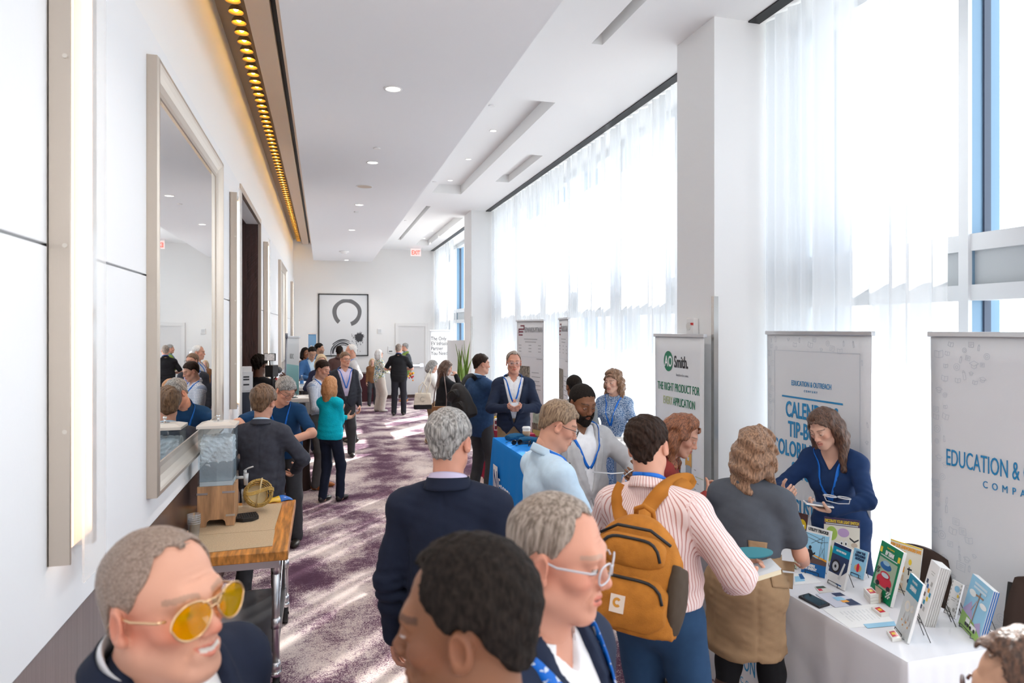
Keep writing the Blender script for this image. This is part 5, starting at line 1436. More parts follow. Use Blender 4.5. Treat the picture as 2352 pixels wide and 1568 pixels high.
# Education & Outreach list banner, behind the white table
A0, A1 = Vector((3.215, 4.43)), Vector((3.215, 3.41))
r, s, w = banner(A0, A1, 2.085, bgrey, 'grey list banner in blue lettering behind the white table, beside the near column')
doodles(s, w, .12, 2.03, lambda x, z: abs(x) > w / 2 - .085 or z > 1.955, 3, 110)
for x in (-w / 2 + .095, w / 2 - .095): rect(x - .0012, x + .0012, .2, 1.945, eline, s, 'print_rule')
rect(-w / 2 + .095, w / 2 - .095, 1.943, 1.9454, eline, s, 'print_rule')
text_obj('EDUCATION & OUTREACH', .052, eblue, s, (-.03, -.003, 1.70), xs=.62)
text_obj('COMPANY', .022, eblue, s, (-.03, -.003, 1.662), xs=.8, space=1.9)
rect(-.03 - .30, -.03 + .30, 1.610, 1.622, eblue, s, 'print_rule')
for i, (t, q) in enumerate((('CALENDARS', .155), ('TIP-BOOKS', .155), ('COLORING BOOKS', .155), ('STICKERS', .155), ('CUSTOM', .145))):
    text_obj(t, q, eblue, s, (-.03, -.003, [1.475, 1.335, 1.195, 1.05, .80][i]), xs=.60, bold=.003)
# Education & Outreach logo banner at right
r, s, w = banner((3.215, 3.0), (3.215, 2.06), 2.085, bgrey, 'grey logo banner at the right edge of the view')
doodles(s, w, .12, 2.02, lambda x, z: (abs(x) > w / 2 - .10) or (z < 1.25 and abs(x) + (1.25 - z) * .55 > .36) or (z > 1.82 and abs(x) > .12), 8, 220)
text_obj('EDUCATION & OUTREACH', .125, eblue, s, (0, -.003, 1.375), xs=.48)
text_obj('COMPANY', .050, eblue, s, (.0, -.003, 1.30), xs=.8, space=2.0)
# water heater banner in front of the near column
r, s, w = banner((2.80, 5.42), (2.79, 4.60), 2.06, bwhite, 'white banner with a green round logo standing before the near column')
gd = mat('print_deep_green', (.02, .20, .10), .5); gl = mat('print_olive', (.46, .52, .26), .5)
disc(-.16, 1.83, .078, .085, gd, s, 'logo_disc')
text_obj('AO', .125, mat('print_white', (.85, .85, .85), .5), s, (-.155, -.004, 1.787), xs=.72, bold=.002)
text_obj('Smith.', .135, ktxt, s, (.055, -.003, 1.785), xs=.68, bold=.002)
text_obj('Innovation has a name.', .030, gtxt, s, (.075, -.003, 1.715), xs=.72)
text_obj('THE RIGHT PRODUCT FOR', .095, gd, s, (-.005, -.003, 1.585), xs=.60)
text_obj('EVERY', .095, gl, s, (-.17, -.003, 1.47), xs=.60); text_obj('APPLICATION', .095, gd, s, (.10, -.003, 1.47), xs=.60)
pg = mat('print_bright_green', (.02, .30, .10), .4); pk = mat('print_charcoal', (.04, .045, .055), .4); po = mat('print_orange', (.72, .38, .08), .4); pgr = mat('print_mid_grey', (.36, .38, .40), .4); plt = mat('print_pale', (.58, .60, .62), .4)
def heater(x, z, ww, hh, cap, bod, nm):
    rect(x - ww / 2, x + ww / 2, z, z + hh, bod, s, nm); t = rect(x - ww / 2 - .006, x + ww / 2 + .006, z + hh * .62, z + hh, cap, s, nm + '_cap', -.0034)
    rect(x - ww * .16, x + ww * .16, z + hh * .76, z + hh * .84, plt, t, 'print_window', -.0042)
heater(-.20, .78, .09, .46, pg, plt, 'print_heater'); heater(-.20, .78, .04, .28, pg, pg, 'print_heater'); heater(-.085, .84, .12, .37, pk, pk, 'print_heater'); heater(.01, .92, .065, .31, pk, pk, 'print_heater'); heater(.175, .80, .085, .34, po, pgr, 'print_heater')
rect(.14, .21, .92, 1.02, pgr, s, 'print_heater_collar', -.0045)
for i in range(9): rect(.26 + .02 * (i % 3), .29 + .02 * (i % 3), 1.0 - .05 * i, 1.006 - .05 * i, gtxt, s, 'print_caption')
for i in range(5): rect(.30, .40, .95 - .16 * i, .954 - .16 * i, gl, s, 'print_contour')
poly([(.10, .42), (.38, .34), (.38, .3), (.12, .36)], mat('print_navy_wave', (.03, .07, .16), .5), s, 'print_swoosh')
# two engineering banners by the curtain
mar = mat('print_maroon', (.20, .03, .05), .5)
forest = mat('print_forest_photo', (.22, .19, .15), .6, vary=.75, vscale=28); field = mat('print_field_photo', (.42, .52, .42), .6, vary=.4, vscale=9)
def ep(L_, R_, zt, label):
    r, s, w = banner(L_, R_, zt, bgrey, label); k = w / .70
    x0 = -w / 2 + .055
    for (a, b_, c_, d_) in ((0, .15, .085, .105), (.05, .155, .135, .155), (.135, .157, .085, .155), (.0, .018, .03, .105), (.0, .11, 0, .02), (.02, .125, .045, .068)):
        rect(x0 + a * k, x0 + b_ * k, zt - .235 + c_ * 1.0, zt - .235 + d_, mar, s, 'logo_mark')
    text_obj('EDWARDS-PITMAN', .105, gtxt, s, (x0 + .165 * k, -.003, zt - .185), xs=.50 * k, align='LEFT', bold=.001)
    rn = random.Random(3)
    for (z, xa, xb) in [(zt - .29, -.15, .19), (zt - .33, -.12, .16)] + [(zt - .38 - .045 * i, a, a + .07) for i in range(3) for a in (-.29, -.03, .21)] + [(zt - .57, .17, .31)] + [(zt - .77 - .06 * i, .05, .05 + rn.uniform(.15, .27)) for i in range(6)] + [(zt - 1.23 - .05 * i, -.3, -.3 + rn.uniform(.2, .3)) for i in range(5)] + [(zt - 1.9 + .05 * i, .1, .3) for i in range(3)]:
        rect(xa * k, xb * k, z, z + .010, gtxt, s, 'print_small_line')
    rect(-.31 * k, .31 * k, zt - .545, zt - .542, eline, s, 'print_rule')
    rect(-.31 * k, 0.0, zt - 1.10, zt - .68, forest, s, 'print_photo'); rect(.08 * k, .31 * k, zt - 1.66, zt - 1.24, field, s, 'print_photo')
    rect(.08 * k, .31 * k, zt - 1.66, zt - 1.58, mat('print_yellow_grass', (.55, .50, .18), .6), s, 'print_photo_base', -.0035)
    rect(.06 * k, .31 * k, .35, .75, forest, s, 'print_photo')
ep((2.80, 9.83), (3.0, 9.14), 2.235, 'grey engineering banner with a maroon logo and forest photo, behind the maroon table')
ep((3.10, 8.79), (2.98, 8.10), 2.25, 'grey engineering banner turned edge on before the long curtain')
# EV banner, far
p0, p1 = P(987, 760, 16), P(1036, 760, 16.2)
r, s, w = banner(p0.xy, p1.xy, 2.08, bwhite, 'pale banner about electric vehicle charging beside the far door')
for i, t in enumerate(('The Only', 'EV Infrastructure', 'Partner', 'You Need')): text_obj(t, .125, ktxt, s, (-w / 2 + .03, -.003, 1.83 - .115 * i), xs=.78, align='LEFT')
poly([(.10, 2.0), (.102, 2.0), (-.05, 1.5), (-.052, 1.5)], eline, s, 'print_line'); poly([(-.2, 1.2), (.24, 1.45), (.24, 1.447), (-.2, 1.197)], eline, s, 'print_line')
# teal banner, left
teal = mat('print_teal', (.26, .58, .60), .5)
p0, p1 = P(657, 772, 11.75), P(687, 775, 11.15)
r, s, w = banner(p0.xy, p1.xy, 1.98, bwhite, 'white and teal banner on the left beyond the doorway')
rect(-w / 2 + .012, w / 2 - .012, .10, 1.50, teal, s, 'print_panel')
text_obj('IRDC', .12, gtxt, s, (-.03, -.003, 1.60), xs=.8)
for i in range(2):
    rect(-w * .32, w * .30, 1.0 - .09 * i, 1.035 - .09 * i, mat('print_white', (.85, .85, .85), .5), s, 'print_headline', -.004)
p0, p1 = P(708, 765, 17.6), P(726, 765, 17.0)
r, s, w = banner(p0.xy, p1.xy, 1.99, mat('print_sky_blue', (.12, .38, .66), .5), 'narrow blue banner left of the framed artwork')
text_obj('TRC', .26, mat('print_white', (.85, .85, .85), .5), s, (.03, -.003, 1.50), xs=.7, bold=.004)
# light stand next to the teal banner
p = P(655, 765, 10.9)
r = empty('light_stand', (p.x, p.y, 0), 0, 'thin grey telescopic light stand in front of the teal banner', 'stand')
lean_ = .05
MB().cyl((-.03, 0, .25), (-.03 + lean_, 0, 1.95), .016, .013).build('mast', mat('stand_grey', (.16, .17, .20), .35, metal=.6), r)
MB().cyl((lean_ - .03, 0, 1.95), (lean_ - .028, 0, 2.03), .022).build('head', mat('stand_grey'  , (.16, .17, .20), .35), r)
for k in range(3):
    a = k * 2.09 + .4; MB().cyl((-.03, 0, .45), (-.03 + .2 * math.cos(a), .2 * math.sin(a), .01), .010).build('leg', mat('stand_grey', (.16, .17, .2)), r)
# ================================================================ CART AND LEFT SIDE
block = mat('butcher_block', (.54, .22, .045), .32, vary=.55, vscale=5, stretch=(9, .8, 3), spec=.6); blockd = mat('block_edge', (.25, .09, .025), .35, vary=.4, vscale=5, stretch=(1, 6, 3))
TZ = .862
near, far = onZ(657, 1264, TZ), onZ(683, 1146, TZ)
CX1 = (near.x + far.x) / 2; CX0 = XL + .03; CY0, CY1 = near.y, far.y
r = empty('prep_cart', ((CX0 + CX1) / 2, (CY0 + CY1) / 2, 0), 0, 'rolling cart with a butcher block top beside the big mirror', 'cart')
hx, hy = (CX1 - CX0) / 2, (CY1 - CY0) / 2
MB().b2((-hx, -hy, TZ - .055), (hx, hy, TZ)).build('table_top', block, r, .006)
ap = MB().b2((-hx + .05, -hy + .06, TZ - .11), (hx - .05, hy - .06, TZ - .056)).build('apron', steel, r)
cm = mat('caster_rubber', (.015, .015, .017), .5)
for sx in (-1, 1):
    for sy in (-1, 1):
        x, y = sx * (hx - .07), sy * (hy - .09)
        l = MB().cyl((x, y, .16), (x, y, TZ - .058), .021, n=16).cyl((x, y, .155), (x, y, .21), .027).cyl((x, y, .40), (x, y, .46), .026).cyl((x, y, TZ - .15), (x, y, TZ - .06), .027).build('leg', steel, r)
        cs = MB(); cs.cyl((x, y, .128), (x, y, .158), .030); cs.box((x + .028, y + .03, .10), (.005, .055, .10)); cs.box((x - .028, y + .03, .10), (.005, .055, .10)); cs.cyl((x - .03, y + .035, .064), (x + .03, y + .035, .064), .010); cs.build('caster', chrome, l)
        MB().cyl((x - .018, y + .035, .064), (x + .018, y + .035, .064), .063, n=26).build('wheel', cm, l)
MB().b2((-hx + .06, -hy + .08, .245), (hx - .06, hy - .08, .262)).build('lower_shelf', steel, r)
br = MB(); br.cyl((hx - .07, -hy + .09, .30), (hx - .07, hy - .09, TZ - .12), .007); br.build('brace', steel, r)
# mats
bur = mat('burlap_weave', (.56, .42, .27), .9, bump=.5, bscale=260, vary=.12, vscale=120)
a_ = [onZ(*q, TZ + .002) for q in ((470, 1270), (626, 1252), (644, 1180), (655, 1150), (560, 1150), (470, 1200))]
m1 = MB().prism([(CX0 + .03, CY0 + .06), (a_[1].x, CY0 + .10), (a_[2].x - .01, CY0 + .42), (CX0 + .03, CY0 + .42)], TZ + .0005, TZ + .004).build('table_mat', bur)
tag(m1, 'beige woven mat on the near half of the butcher block', 'mat')
m2 = MB().prism([(CX0 + .03, CY0 + .425), (CX1 - .10, CY0 + .425), (CX1 - .09, CY1 - .10), (CX0 + .03, CY1 - .10)], TZ + .0005, TZ + .004).build('table_mat', bur)
tag(m2, 'beige woven mat under the basket on the far half of the cart', 'mat')
# water dispenser
WZ = TZ + .005
oak = mat('oak_box', (.48, .27, .14), .5, vary=.35, vscale=7, stretch=(5, 5, .7)); oaks = mat('oak_light', (.62, .42, .26), .5, vary=.2, vscale=7, stretch=(5, 5, .7))
dx0, dx1, dy0, dy1 = -.750, -.535, 4.60, 4.81
cx, cy = (dx0 + dx1) / 2, (dy0 + dy1) / 2
r = empty('water_dispenser', (cx, cy, WZ), 0, 'clear ice water dispenser on a wooden box standing on the cart', 'water dispenser')
W2, D2 = (dx1 - dx0) / 2, (dy1 - dy0) / 2; BH = .25; THt = .36
ol = [(-W2, 0), (-W2 + .05, 0), (-W2 + .055, .03), (-W2 + .07, .042), (W2 - .07, .042), (W2 - .055, .03), (W2 - .05, 0), (W2, 0), (W2, BH), (-W2, BH)]
bb = MB(); Mx = Matrix.Rotation(PI / 2, 4, 'X')
bb.prism(ol, -D2, -D2 + .018, Matrix(((1, 0, 0, 0), (0, 0, 1, 0), (0, 1, 0, 0), (0, 0, 0, 1))))
bb.prism(ol, D2 - .018, D2, Matrix(((1, 0, 0, 0), (0, 0, 1, 0), (0, 1, 0, 0), (0, 0, 0, 1))))
bb.b2((-W2, -D2 + .018, 0), (-W2 + .018, D2 - .018, BH)); bb.b2((W2 - .018, -D2 + .018, 0), (W2, D2 - .018, BH)); bb.b2((-W2 + .018, -D2 + .018, BH - .02), (W2 - .018, D2 - .018, BH))
wb_ = bb.build('wooden_base', oak, r)
for x0, x1, z in ((-W2 - .003, -W2 + .06, .20), (W2 - .07, W2 + .003, .205), (W2 - .05, W2 + .003, .06)): MB().b2((x0, -D2 - .003, z), (x1, -D2 - .0005, z + .012)).build('corner_strap', steel, wb_)
tank = glass_mat('tank_acrylic', (.93, .97, .99), .10, .03)
tk = MB(); z0, z1 = BH, BH + THt; a2 = W2 - .004; d2 = D2 - .004; t = .006
tk.b2((-a2, -d2, z0), (a2, -d2 + t, z1)); tk.b2((-a2, d2 - t, z0), (a2, d2, z1)); tk.b2((-a2, -d2 + t, z0), (-a2 + t, d2 - t, z1)); tk.b2((a2 - t, -d2 + t, z0), (a2, d2 - t, z1))
tk.build('tank', tank, r)
icem = mat('crushed_ice', (.90, .93, .96), .15, trans=.22, ior=1.2, bump=.6, bscale=70, vary=.15, vscale=30); watm = mat('iced_water', (.66, .74, .79), .08, trans=.55, ior=1.33, bump=.3, bscale=40)
S_ = Sdf(); S_.ell((0, 0, z0 + .19), (a2 * 1.5, d2 * 1.5, .15), None, .02)
S_.post(lambda X, Y, Z, F: np.maximum.reduce([F, np.abs(X) - a2 + .010, np.abs(Y) - d2 + .010, z0 + .13 + .02 * np.sin(X * 22) - Z, Z - (z0 + .30) - .01 * np.sin(40 * X) * np.sin(40 * Y)]) + .006 * wob(X, Y, Z, 110, 2) + .004 * wob(X, Y, Z, 230, 4))
sdf_obj('ice', S_, .006, icem, r, 0)['kind'] = 'stuff'
MB().b2((-a2 + .008, -d2 + .008, z0 + .03), (a2 - .008, d2 - .008, z0 + .15)).build('water', watm, r)
MB().b2((-a2 + .008, -d2 + .008, z0 + .001), (a2 - .008, d2 - .008, z0 + .028)).build('tank_floor', mat('milky_acrylic', (.80, .83, .84), .4), r)
lid = MB(); lid.b2((-W2 - .006, -D2 - .006, z1), (W2 + .006, D2 + .006, z1 + .018)); lid.add([(-W2 - .006, -D2 - .006, z1 + .018), (W2 + .006, -D2 - .006, z1 + .018), (W2 + .006, D2 + .006, z1 + .018), (-W2 - .006, D2 + .006, z1 + .018), (-W2 + .04, -D2 + .05, z1 + .034), (W2 - .04, -D2 + .05, z1 + .034), (W2 - .04, D2 - .05, z1 + .034), (-W2 + .04, D2 - .05, z1 + .034)], [(0, 1, 5, 4), (1, 2, 6, 5), (2, 3, 7, 6), (3, 0, 4, 7), (4, 5, 6, 7)])
ld = lid.build('lid', mat('white_washed_lid', (.74, .68, .62), .3, coat=.4), r, .003)
MB().cyl((0, 0, z1 + .034), (0, 0, z1 + .06), .006).ell((0, 0, z1 + .066), .012).cyl((0, 0, z1 + .0345), (0, 0, z1 + .038), .03).build('lid_knob', chrome, ld)
sg_ = mat('spigot_grey', (.50, .50, .50), .35, metal=.3)
sp = MB().cyl((W2, -.02, BH + .03), (W2 + .05, -.02, BH + .03), .010).cyl((W2 + .06, -.02, BH - .02), (W2 + .06, -.02, BH + .055), .012, .016).build('spigot', sg_, r)
MB().cyl((W2 + .055, -.02, BH + .05), (W2 + .055, -.02, BH + .075), .010).tube([(W2 + .052, -.02, BH + .075), (W2 + .075, -.02, BH + .088), (W2 + .105, -.02, BH + .096)], .005).build('spigot_lever', sg_, sp)
# drip tray
p = onZ(566, 1192, TZ + .005); r = empty('drip_tray', (p.x, p.y, TZ + .005), .2, 'black octagonal drip tray with a grid top on the cart', 'tray')
oc = [(.075 * math.cos(PI / 8 + PI / 4 * i) * 1.05, .075 * math.sin(PI / 8 + PI / 4 * i)) for i in range(8)]
MB().prism(oc, 0, .024).build('tray_body', mat('black_plastic', (.02, .02, .022), .4), r, .003)
g = MB()
for i in range(-4, 5): g.b2((-.066, i * .014 - .0015, .024), (.066, i * .014 + .0015, .028)); g.b2((i * .014 - .0015, -.062, .024), (i * .014 + .0015, .062, .0285))
g.build('grid', mat('black_plastic_grid', (.03, .03, .032), .4), r)
# wicker basket lying with rings + handle
rat = mat('golden_rattan', (.52, .34, .09), .45, vary=.3, vscale=20); ratp = mat('pale_rattan', (.66, .52, .28), .5)
p = onZ(588, 1172, TZ + .005); r = empty('wicker_basket', (p.x, p.y + .05, TZ + .098), .25, 'golden wicker basket tipped towards the camera beside the dispenser', 'basket'); r.rotation_euler.x = R(68)
b = MB(); rn = random.Random(4)
for k in range(7):
    z = .012 + .019 * k; rr = .070 + .022 * math.sin(k / 6 * PI * .85) 
    b.tube([((rr + rn.uniform(-.003, .003)) * math.cos(2 * PI * i / 26), (rr) * math.sin(2 * PI * i / 26), z + rn.uniform(-.004, .004)) for i in range(26)], .0042, 6, closed=True)
for i in range(14):
    a = 2 * PI * i / 14; b.tube([(.068 * math.cos(a), .068 * math.sin(a), .004), (.094 * math.cos(a), .094 * math.sin(a), .065), (.084 * math.cos(a), .084 * math.sin(a), .135)], .0034, 6)
b.build('woven_body', rat, r)
MB().cyl((0, 0, .001), (0, 0, .007), .068, n=24).build('basket_floor', ratp, r)
h = MB()
for o in (-.008, 0, .008): h.tube([(.088 * math.cos(t), o + .012 * math.sin(2 * t), .135 + .02 * math.sin(t)) for t in [PI * i / 16 for i in range(17)]], .0042, 6)
h.build('handle', rat, r)
rb = MB().tube([(.02, .09, .13), (.0, .02, .155), (-.02, -.05, .15), (-.03, -.09, .12)], .007, 6, sq=.3).build('ribbon', ratp, r)
def cup(name, p, n, label, lean=0, rad=.036, h=.10):
    r = empty(name, p, 0, label, 'cup'); r.rotation_euler.x = lean
    pl = glass_mat('clear_plastic', (.96, .97, .98), .16, .05, .10, (.8, .82, .84))
    for k in range(n):
        z = k * .012
        MB().lathe([(rad * .72, z), (rad, z + h), (rad * 1.06, z + h), (rad * 1.06, z + h - .006)], n=20).build('cup', pl, r)
    return r
q = onZ(588, 1172, TZ + .005)
cup('plastic_cup_stack', (q.x - .075, q.y + .10, TZ + .005), 4, 'stack of clear plastic cups standing behind the wicker basket', 0, .030, .09)
q = onZ(447, 1236, TZ + .005); cup('plastic_cup_stack', (max(q.x, CX0 + .06), q.y - .02, TZ + .005), 5, 'stack of clear plastic cups upside the near left corner of the cart')
# snack bag
p = onZ(648, 1148, TZ + .002); r = empty('snack_bag', (p.x - .02, p.y, TZ + .002), .35, 'crumpled blue and yellow snack bag on the far edge of the cart', 'snack bag')
def bagf(x0, x1):
    def f(u, v):
        x = x0 + (x1 - x0) * u; y = -.045 + .09 * v; e = math.sin(PI * v) ** .7 * math.sin(PI * (x + .09) / .18) ** .5 if -.09 < x < .09 else 0
        return (x, y, .002 + .030 * e + .004 * math.sin(60 * x + 30 * y))
    return f
MB().grid(bagf(-.088, .0), 12, 10).build('yellow_half', mat('foil_yellow', (.75, .45, .02), .25, spec=.8), r, solid=.002)
MB().grid(bagf(.0, .088), 12, 10).build('blue_half', mat('foil_blue', (.01, .14, .55), .2, spec=.8), r, solid=.002)

# small round table with trays behind the leaning person
tz_ = .86; p = onZ(672, 972, tz_)
dk = cloth_mat('dark_brown_drape', (.035, .018, .015))
r = empty('round_table', (p.x, p.y, 0), 0, 'small round table under a dark brown cloth behind the deep blue polo', 'table')
MB().lathe([(.001, tz_ - .04), (.24, tz_ - .04), (.245, tz_ - .06), (.21, .5), (.22, .2), (.24, .004)], n=36).build('tablecloth', dk, r)
def traym(n, label, z):
    r = empty('serving_tray', (p.x + .01, p.y - .01, z), 0, label, 'tray')
    MB().lathe([(.001, 0), (.20, 0), (.225, .016), (.23, .016), (.203, .006), (.001, .006)], n=36).build('tray', mat('dark_tray_%d' % n, (.10, .085, .075), .3), r)
traym(1, 'lower round brown serving tray on the small round table', tz_ - .039); traym(2, 'upper round brown serving tray on the small round table', tz_ - .016)
r = empty('drinking_glass', (p.x + .07, p.y - .06, tz_ - .008), 0, 'short drinking glass standing on the upper brown tray', 'glass')
MB().lathe([(.001, 0), (.034, 0), (.042, .09), (.040, .09), (.033, .006), (.001, .006)], n=20).build('tumbler', glass_mat('tumbler_glass', (.93, .95, .93), .18, .03), r)
MB().cyl((0, 0, .008), (0, 0, .035), .031, .034).build('drink_remains', mat('amber_drink', (.35, .22, .05), .2), r)

# tall tables along the left
tt = mat('grey_tabletop', (.56, .53, .50), .4); tl = mat('grey_table_leg', (.36, .35, .34), .35, metal=.5)
def tall_table(cx, cy, w, d, h, label):
    r = empty('tall_table', (cx, cy, 0), 0, label, 'table')
    MB().b2((-w / 2, -d / 2, h - .05), (w / 2, d / 2, h)).build('table_top', tt, r, .004)
    for sx in (-1, 1):
        for sy in (-1, 1): MB().b2((sx * (w / 2 - .03) - .025, sy * (d / 2 - .03) - .025, 0), (sx * (w / 2 - .03) + .025, sy * (d / 2 - .03) + .025, h - .05)).build('leg', tl, r)
    MB().b2((-w / 2 + .06, -d / 2 + .015, h - .26), (w / 2 - .06, -d / 2 + .045, h - .20)).b2((-w / 2 + .015, -d / 2 + .06, .28), (-w / 2 + .045, d / 2 - .06, .32)).b2((w / 2 - .045, -d / 2 + .06, .28), (w / 2 - .015, d / 2 - .06, .32)).build('stretcher', tl, r)
tall_table(-.47, 10.85, .56, .62, 1.07, 'tall grey table nearest behind the checked shirt on the left'); tall_table(-.47, 12.75, .56, .62, 1.07, 'middle tall grey table on the left holding bottles and papers'); tall_table(-.47, 13.5, .56, .62, 1.07, 'farthest tall grey table on the left')
for k, (x, y, lb) in enumerate(((-.44, 12.6, 'small water bottle with blue label, front one on the middle tall table'), (-.36, 12.77, 'small water bottle with blue label, rear one on the middle tall table'))):
    r = empty('water_bottle', (x, y, 1.07), 0, lb, 'bottle')
    MB().lathe([(.001, 0), (.032, 0), (.033, .13), (.012, .17), (.012, .185)], n=16).build('bottle_body', glass_mat('pet_plastic', (.85, .92, .97), .15, .05), r); MB().cyl((0, 0, .05), (0, 0, .11), .034, n=16, caps=False).build('bottle_label', mat('lab_blue', (.05, .2, .5), .4), r); MB().cyl((0, 0, .185), (0, 0, .20), .014).build('bottle_cap', mat('cap_white', (.8, .8, .8), .4), r)
paper = mat('white_paper', (.82, .82, .82), .6)
def paper_at(x, y, z, w, d, rz, label, m=paper, h=.002, name='paper_sheet', cat='paper'):
    return tag(MB().b2((-w / 2, -d / 2, 0), (w / 2, d / 2, h)).build(name, m, loc=(x, y, z), rz=rz), label, cat)
paper_at(-.34, 10.8, 1.0702, .21, .28, .3, 'white paper sheet on the nearest tall grey table'); paper_at(-.32, 12.9, 1.0702, .21, .28, -.2, 'white paper sheet on the middle tall grey table'); paper_at(-.36, 13.45, 1.0702, .3, .4, .1, 'thin pile of white papers on the farthest tall grey table', h=.03, name='paper_pile')
r = empty('phone', (-.42, 10.72, 1.07), .5, 'dark phone lying on the nearest tall grey table', 'phone'); MB().b2((-.036, -.075, 0), (.036, .075, .009)).build('phone_body', mat('black_plastic', (.02, .02, .022), .4), r, .003); MB().b2((-.032, -.07, .0091), (.032, .07, .0096)).build('phone_screen', mat('dark_screen', (.012, .014, .02), .08), r)
# white sign stand in front of doorway
p = P(566, 850, 8.0); r = empty('sign_stand', (p.x - .02, p.y, 0), .25, 'white sign kiosk with a dark panel by the doorway edge', 'sign')
MB().b2((-.075, -.03, .012), (.075, .03, 1.66)).build('body', trimw, r, .004); MB().b2((-.06, -.036, .35), (.06, -.0305, 1.36)).build('dark_panel', mat('kiosk_dark', (.03, .035, .05), .2), r); MB().b2((-.16, -.14, 0), (.16, .14, .012)).build('foot', steel, r)
hd = MB().b2((-.085, -.04, 1.38), (.085, -.031, 1.60)).build('sign_plate', mat('kiosk_white', (.72, .73, .74), .4), r)
for z in (1.53, 1.50, 1.44): MB().b2((-.02, -.0415, z), (.045, -.0405, z + .018)).build('print_line', ktxt, hd)
# far credenza
r = empty('draped_counter', (.95, 20.35, 0), 0, 'dark maroon draped counter against the far wall', 'counter')
MB().b2((-.60, -.32, .004), (.52, .32, .80)).build('drape', cloth_mat('dark_maroon_drape', (.06, .018, .022)), r, .02); MB().b2((-.61, -.33, .80), (.53, .33, .815)).build('counter_top', wood_d, r, .003)
# ================================================================ RIGHT SIDE TABLES
def drape(name, x0, x1, y0, y1, z, m, label, flare=.03, hem=.006, folds=9, cat='tablecloth', group=None):
    """cloth box: flat top, skirts with soft folds; root at the table centre"""
    cx, cy = (x0 + x1) / 2, (y0 + y1) / 2; hx, hy = (x1 - x0) / 2, (y1 - y0) / 2
    per = []; n = 44
    cs = [(-hx, -hy), (hx, -hy), (hx, hy), (-hx, hy)]
    for i in range(4):
        a, b = Vector(cs[i]), Vector(cs[(i + 1) % 4])
        for k in range(n): per.append((a + (b - a) * (k / n), i, k / n))
    N_ = len(per); vs = []; fs = []; rows = [0, .015, .05, .2, .4, .6, .8, 1.0]
    nrm = [Vector((0, -1)), Vector((1, 0)), Vector((0, 1)), Vector((-1, 0))]
    for v in rows:
        for p, i, u in per:
            e = min(u, 1 - u); cor = math.exp(-(e / .07) ** 2)
            nb = nrm[i] if u > .5 or u > .07 else (nrm[i] + nrm[(i - 1) % 4]) * .7
            if u > .93: nb = (nrm[i] + nrm[(i + 1) % 4]) * .7
            o = flare * v + .012 * v * math.sin(u * folds * 2 * PI + i) + .055 * v * cor * (1 if u else 1) + (.006 if v > 0 else 0)
            q = p + nb * o
            vs.append((q.x, q.y, (z - (z - hem) * v) if v != .015 else z - .012))
    for r_ in range(len(rows) - 1):
        for i in range(N_):
            j = (i + 1) % N_; fs.append((r_ * N_ + i, (r_ + 1) * N_ + i, (r_ + 1) * N_ + j, r_ * N_ + j))
    mb = MB().add(vs, fs, None, True)
    mb.add([vs[i] for i in range(N_)], [tuple(range(N_))])
    o = mb.build(name, m, loc=(cx, cy, 0))
    return tag(o, label, cat, group)
clothw = cloth_mat('white_tablecloth_cotton', (.74, .74, .77), bump=.2, bscale=30); clothb = cloth_mat('bright_blue_tablecloth', (.005, .20, .62), bump=.1); clothm = cloth_mat('maroon_tablecloth_cotton', (.30, .015, .045))
WT0, WT1, WY0, WY1, WZT = 2.275, 2.88, 2.23, 4.06, .755
def table_under(x0, x1, y0, y1, z, label):
    r = empty('folding_table', ((x0 + x1) / 2, (y0 + y1) / 2, 0), 0, label, 'table'); hx, hy = (x1 - x0) / 2 - .02, (y1 - y0) / 2 - .02
    MB().b2((-hx, -hy, z - .035), (hx, hy, z - .004)).build('table_top', tt, r)
    for sx in (-1, 1):
        for sy in (-1, 1): MB().cyl((sx * (hx - .06), sy * (hy - .08), 0), (sx * (hx - .06), sy * (hy - .08), z - .035), .014).build('leg', tl, r)
tcl = drape('tablecloth', WT0, WT1, WY0, WY1, WZT, clothw, 'white cloth over the long display table of booklets')
def facetext(root, cx, cy, t, size, m, X, y, z, xs=.6, **k):
    return text_obj(t, size, m, root, (X - cx, y - cy, z), rz=-PI / 2, xs=xs, **k)
tcx, tcy = (WT0 + WT1) / 2, (WY0 + WY1) / 2
facetext(tcl, tcx, tcy, 'EDUCATION & OUTREACH', .125, eblue, WT0 - .062, 3.12, .245, xs=.55); facetext(tcl, tcx, tcy, 'COMPANY', .05, eblue, WT0 - .066, 3.12, .165, xs=.8, space=2)
BTZ = .95
bt = drape('tablecloth', 1.74, 2.12, 5.32, 7.02, BTZ, clothb, 'bright blue cloth over the tall display table beside the navy blazer', flare=.045, folds=6)
whp = mat('print_white', (.85, .85, .85), .5)
bx, by = 1.93, 6.17
rect_m = MB().b2((1.74 - bx - .0448, 6.80 - by - .14, .44), (1.74 - bx - .0440, 6.80 - by + .04, .71)).build('logo_box', whp, bt)
text_obj('N', .25, mat('print_navy', (.02, .05, .20), .5), rect_m, (1.74 - bx - .0460, 6.80 - by - .05, .485), rz=-PI / 2, xs=.75, bold=.004)
text_obj('Energy', .20, whp, bt, (1.74 - bx - .0458, 6.80 - by - .17, .47), rz=-PI / 2, xs=.8, align='LEFT')
mt = drape('tablecloth', 2.20, 2.62, 8.35, 9.75, .755, clothm, 'maroon cloth over the low table behind the navy blazer', flare=.02)
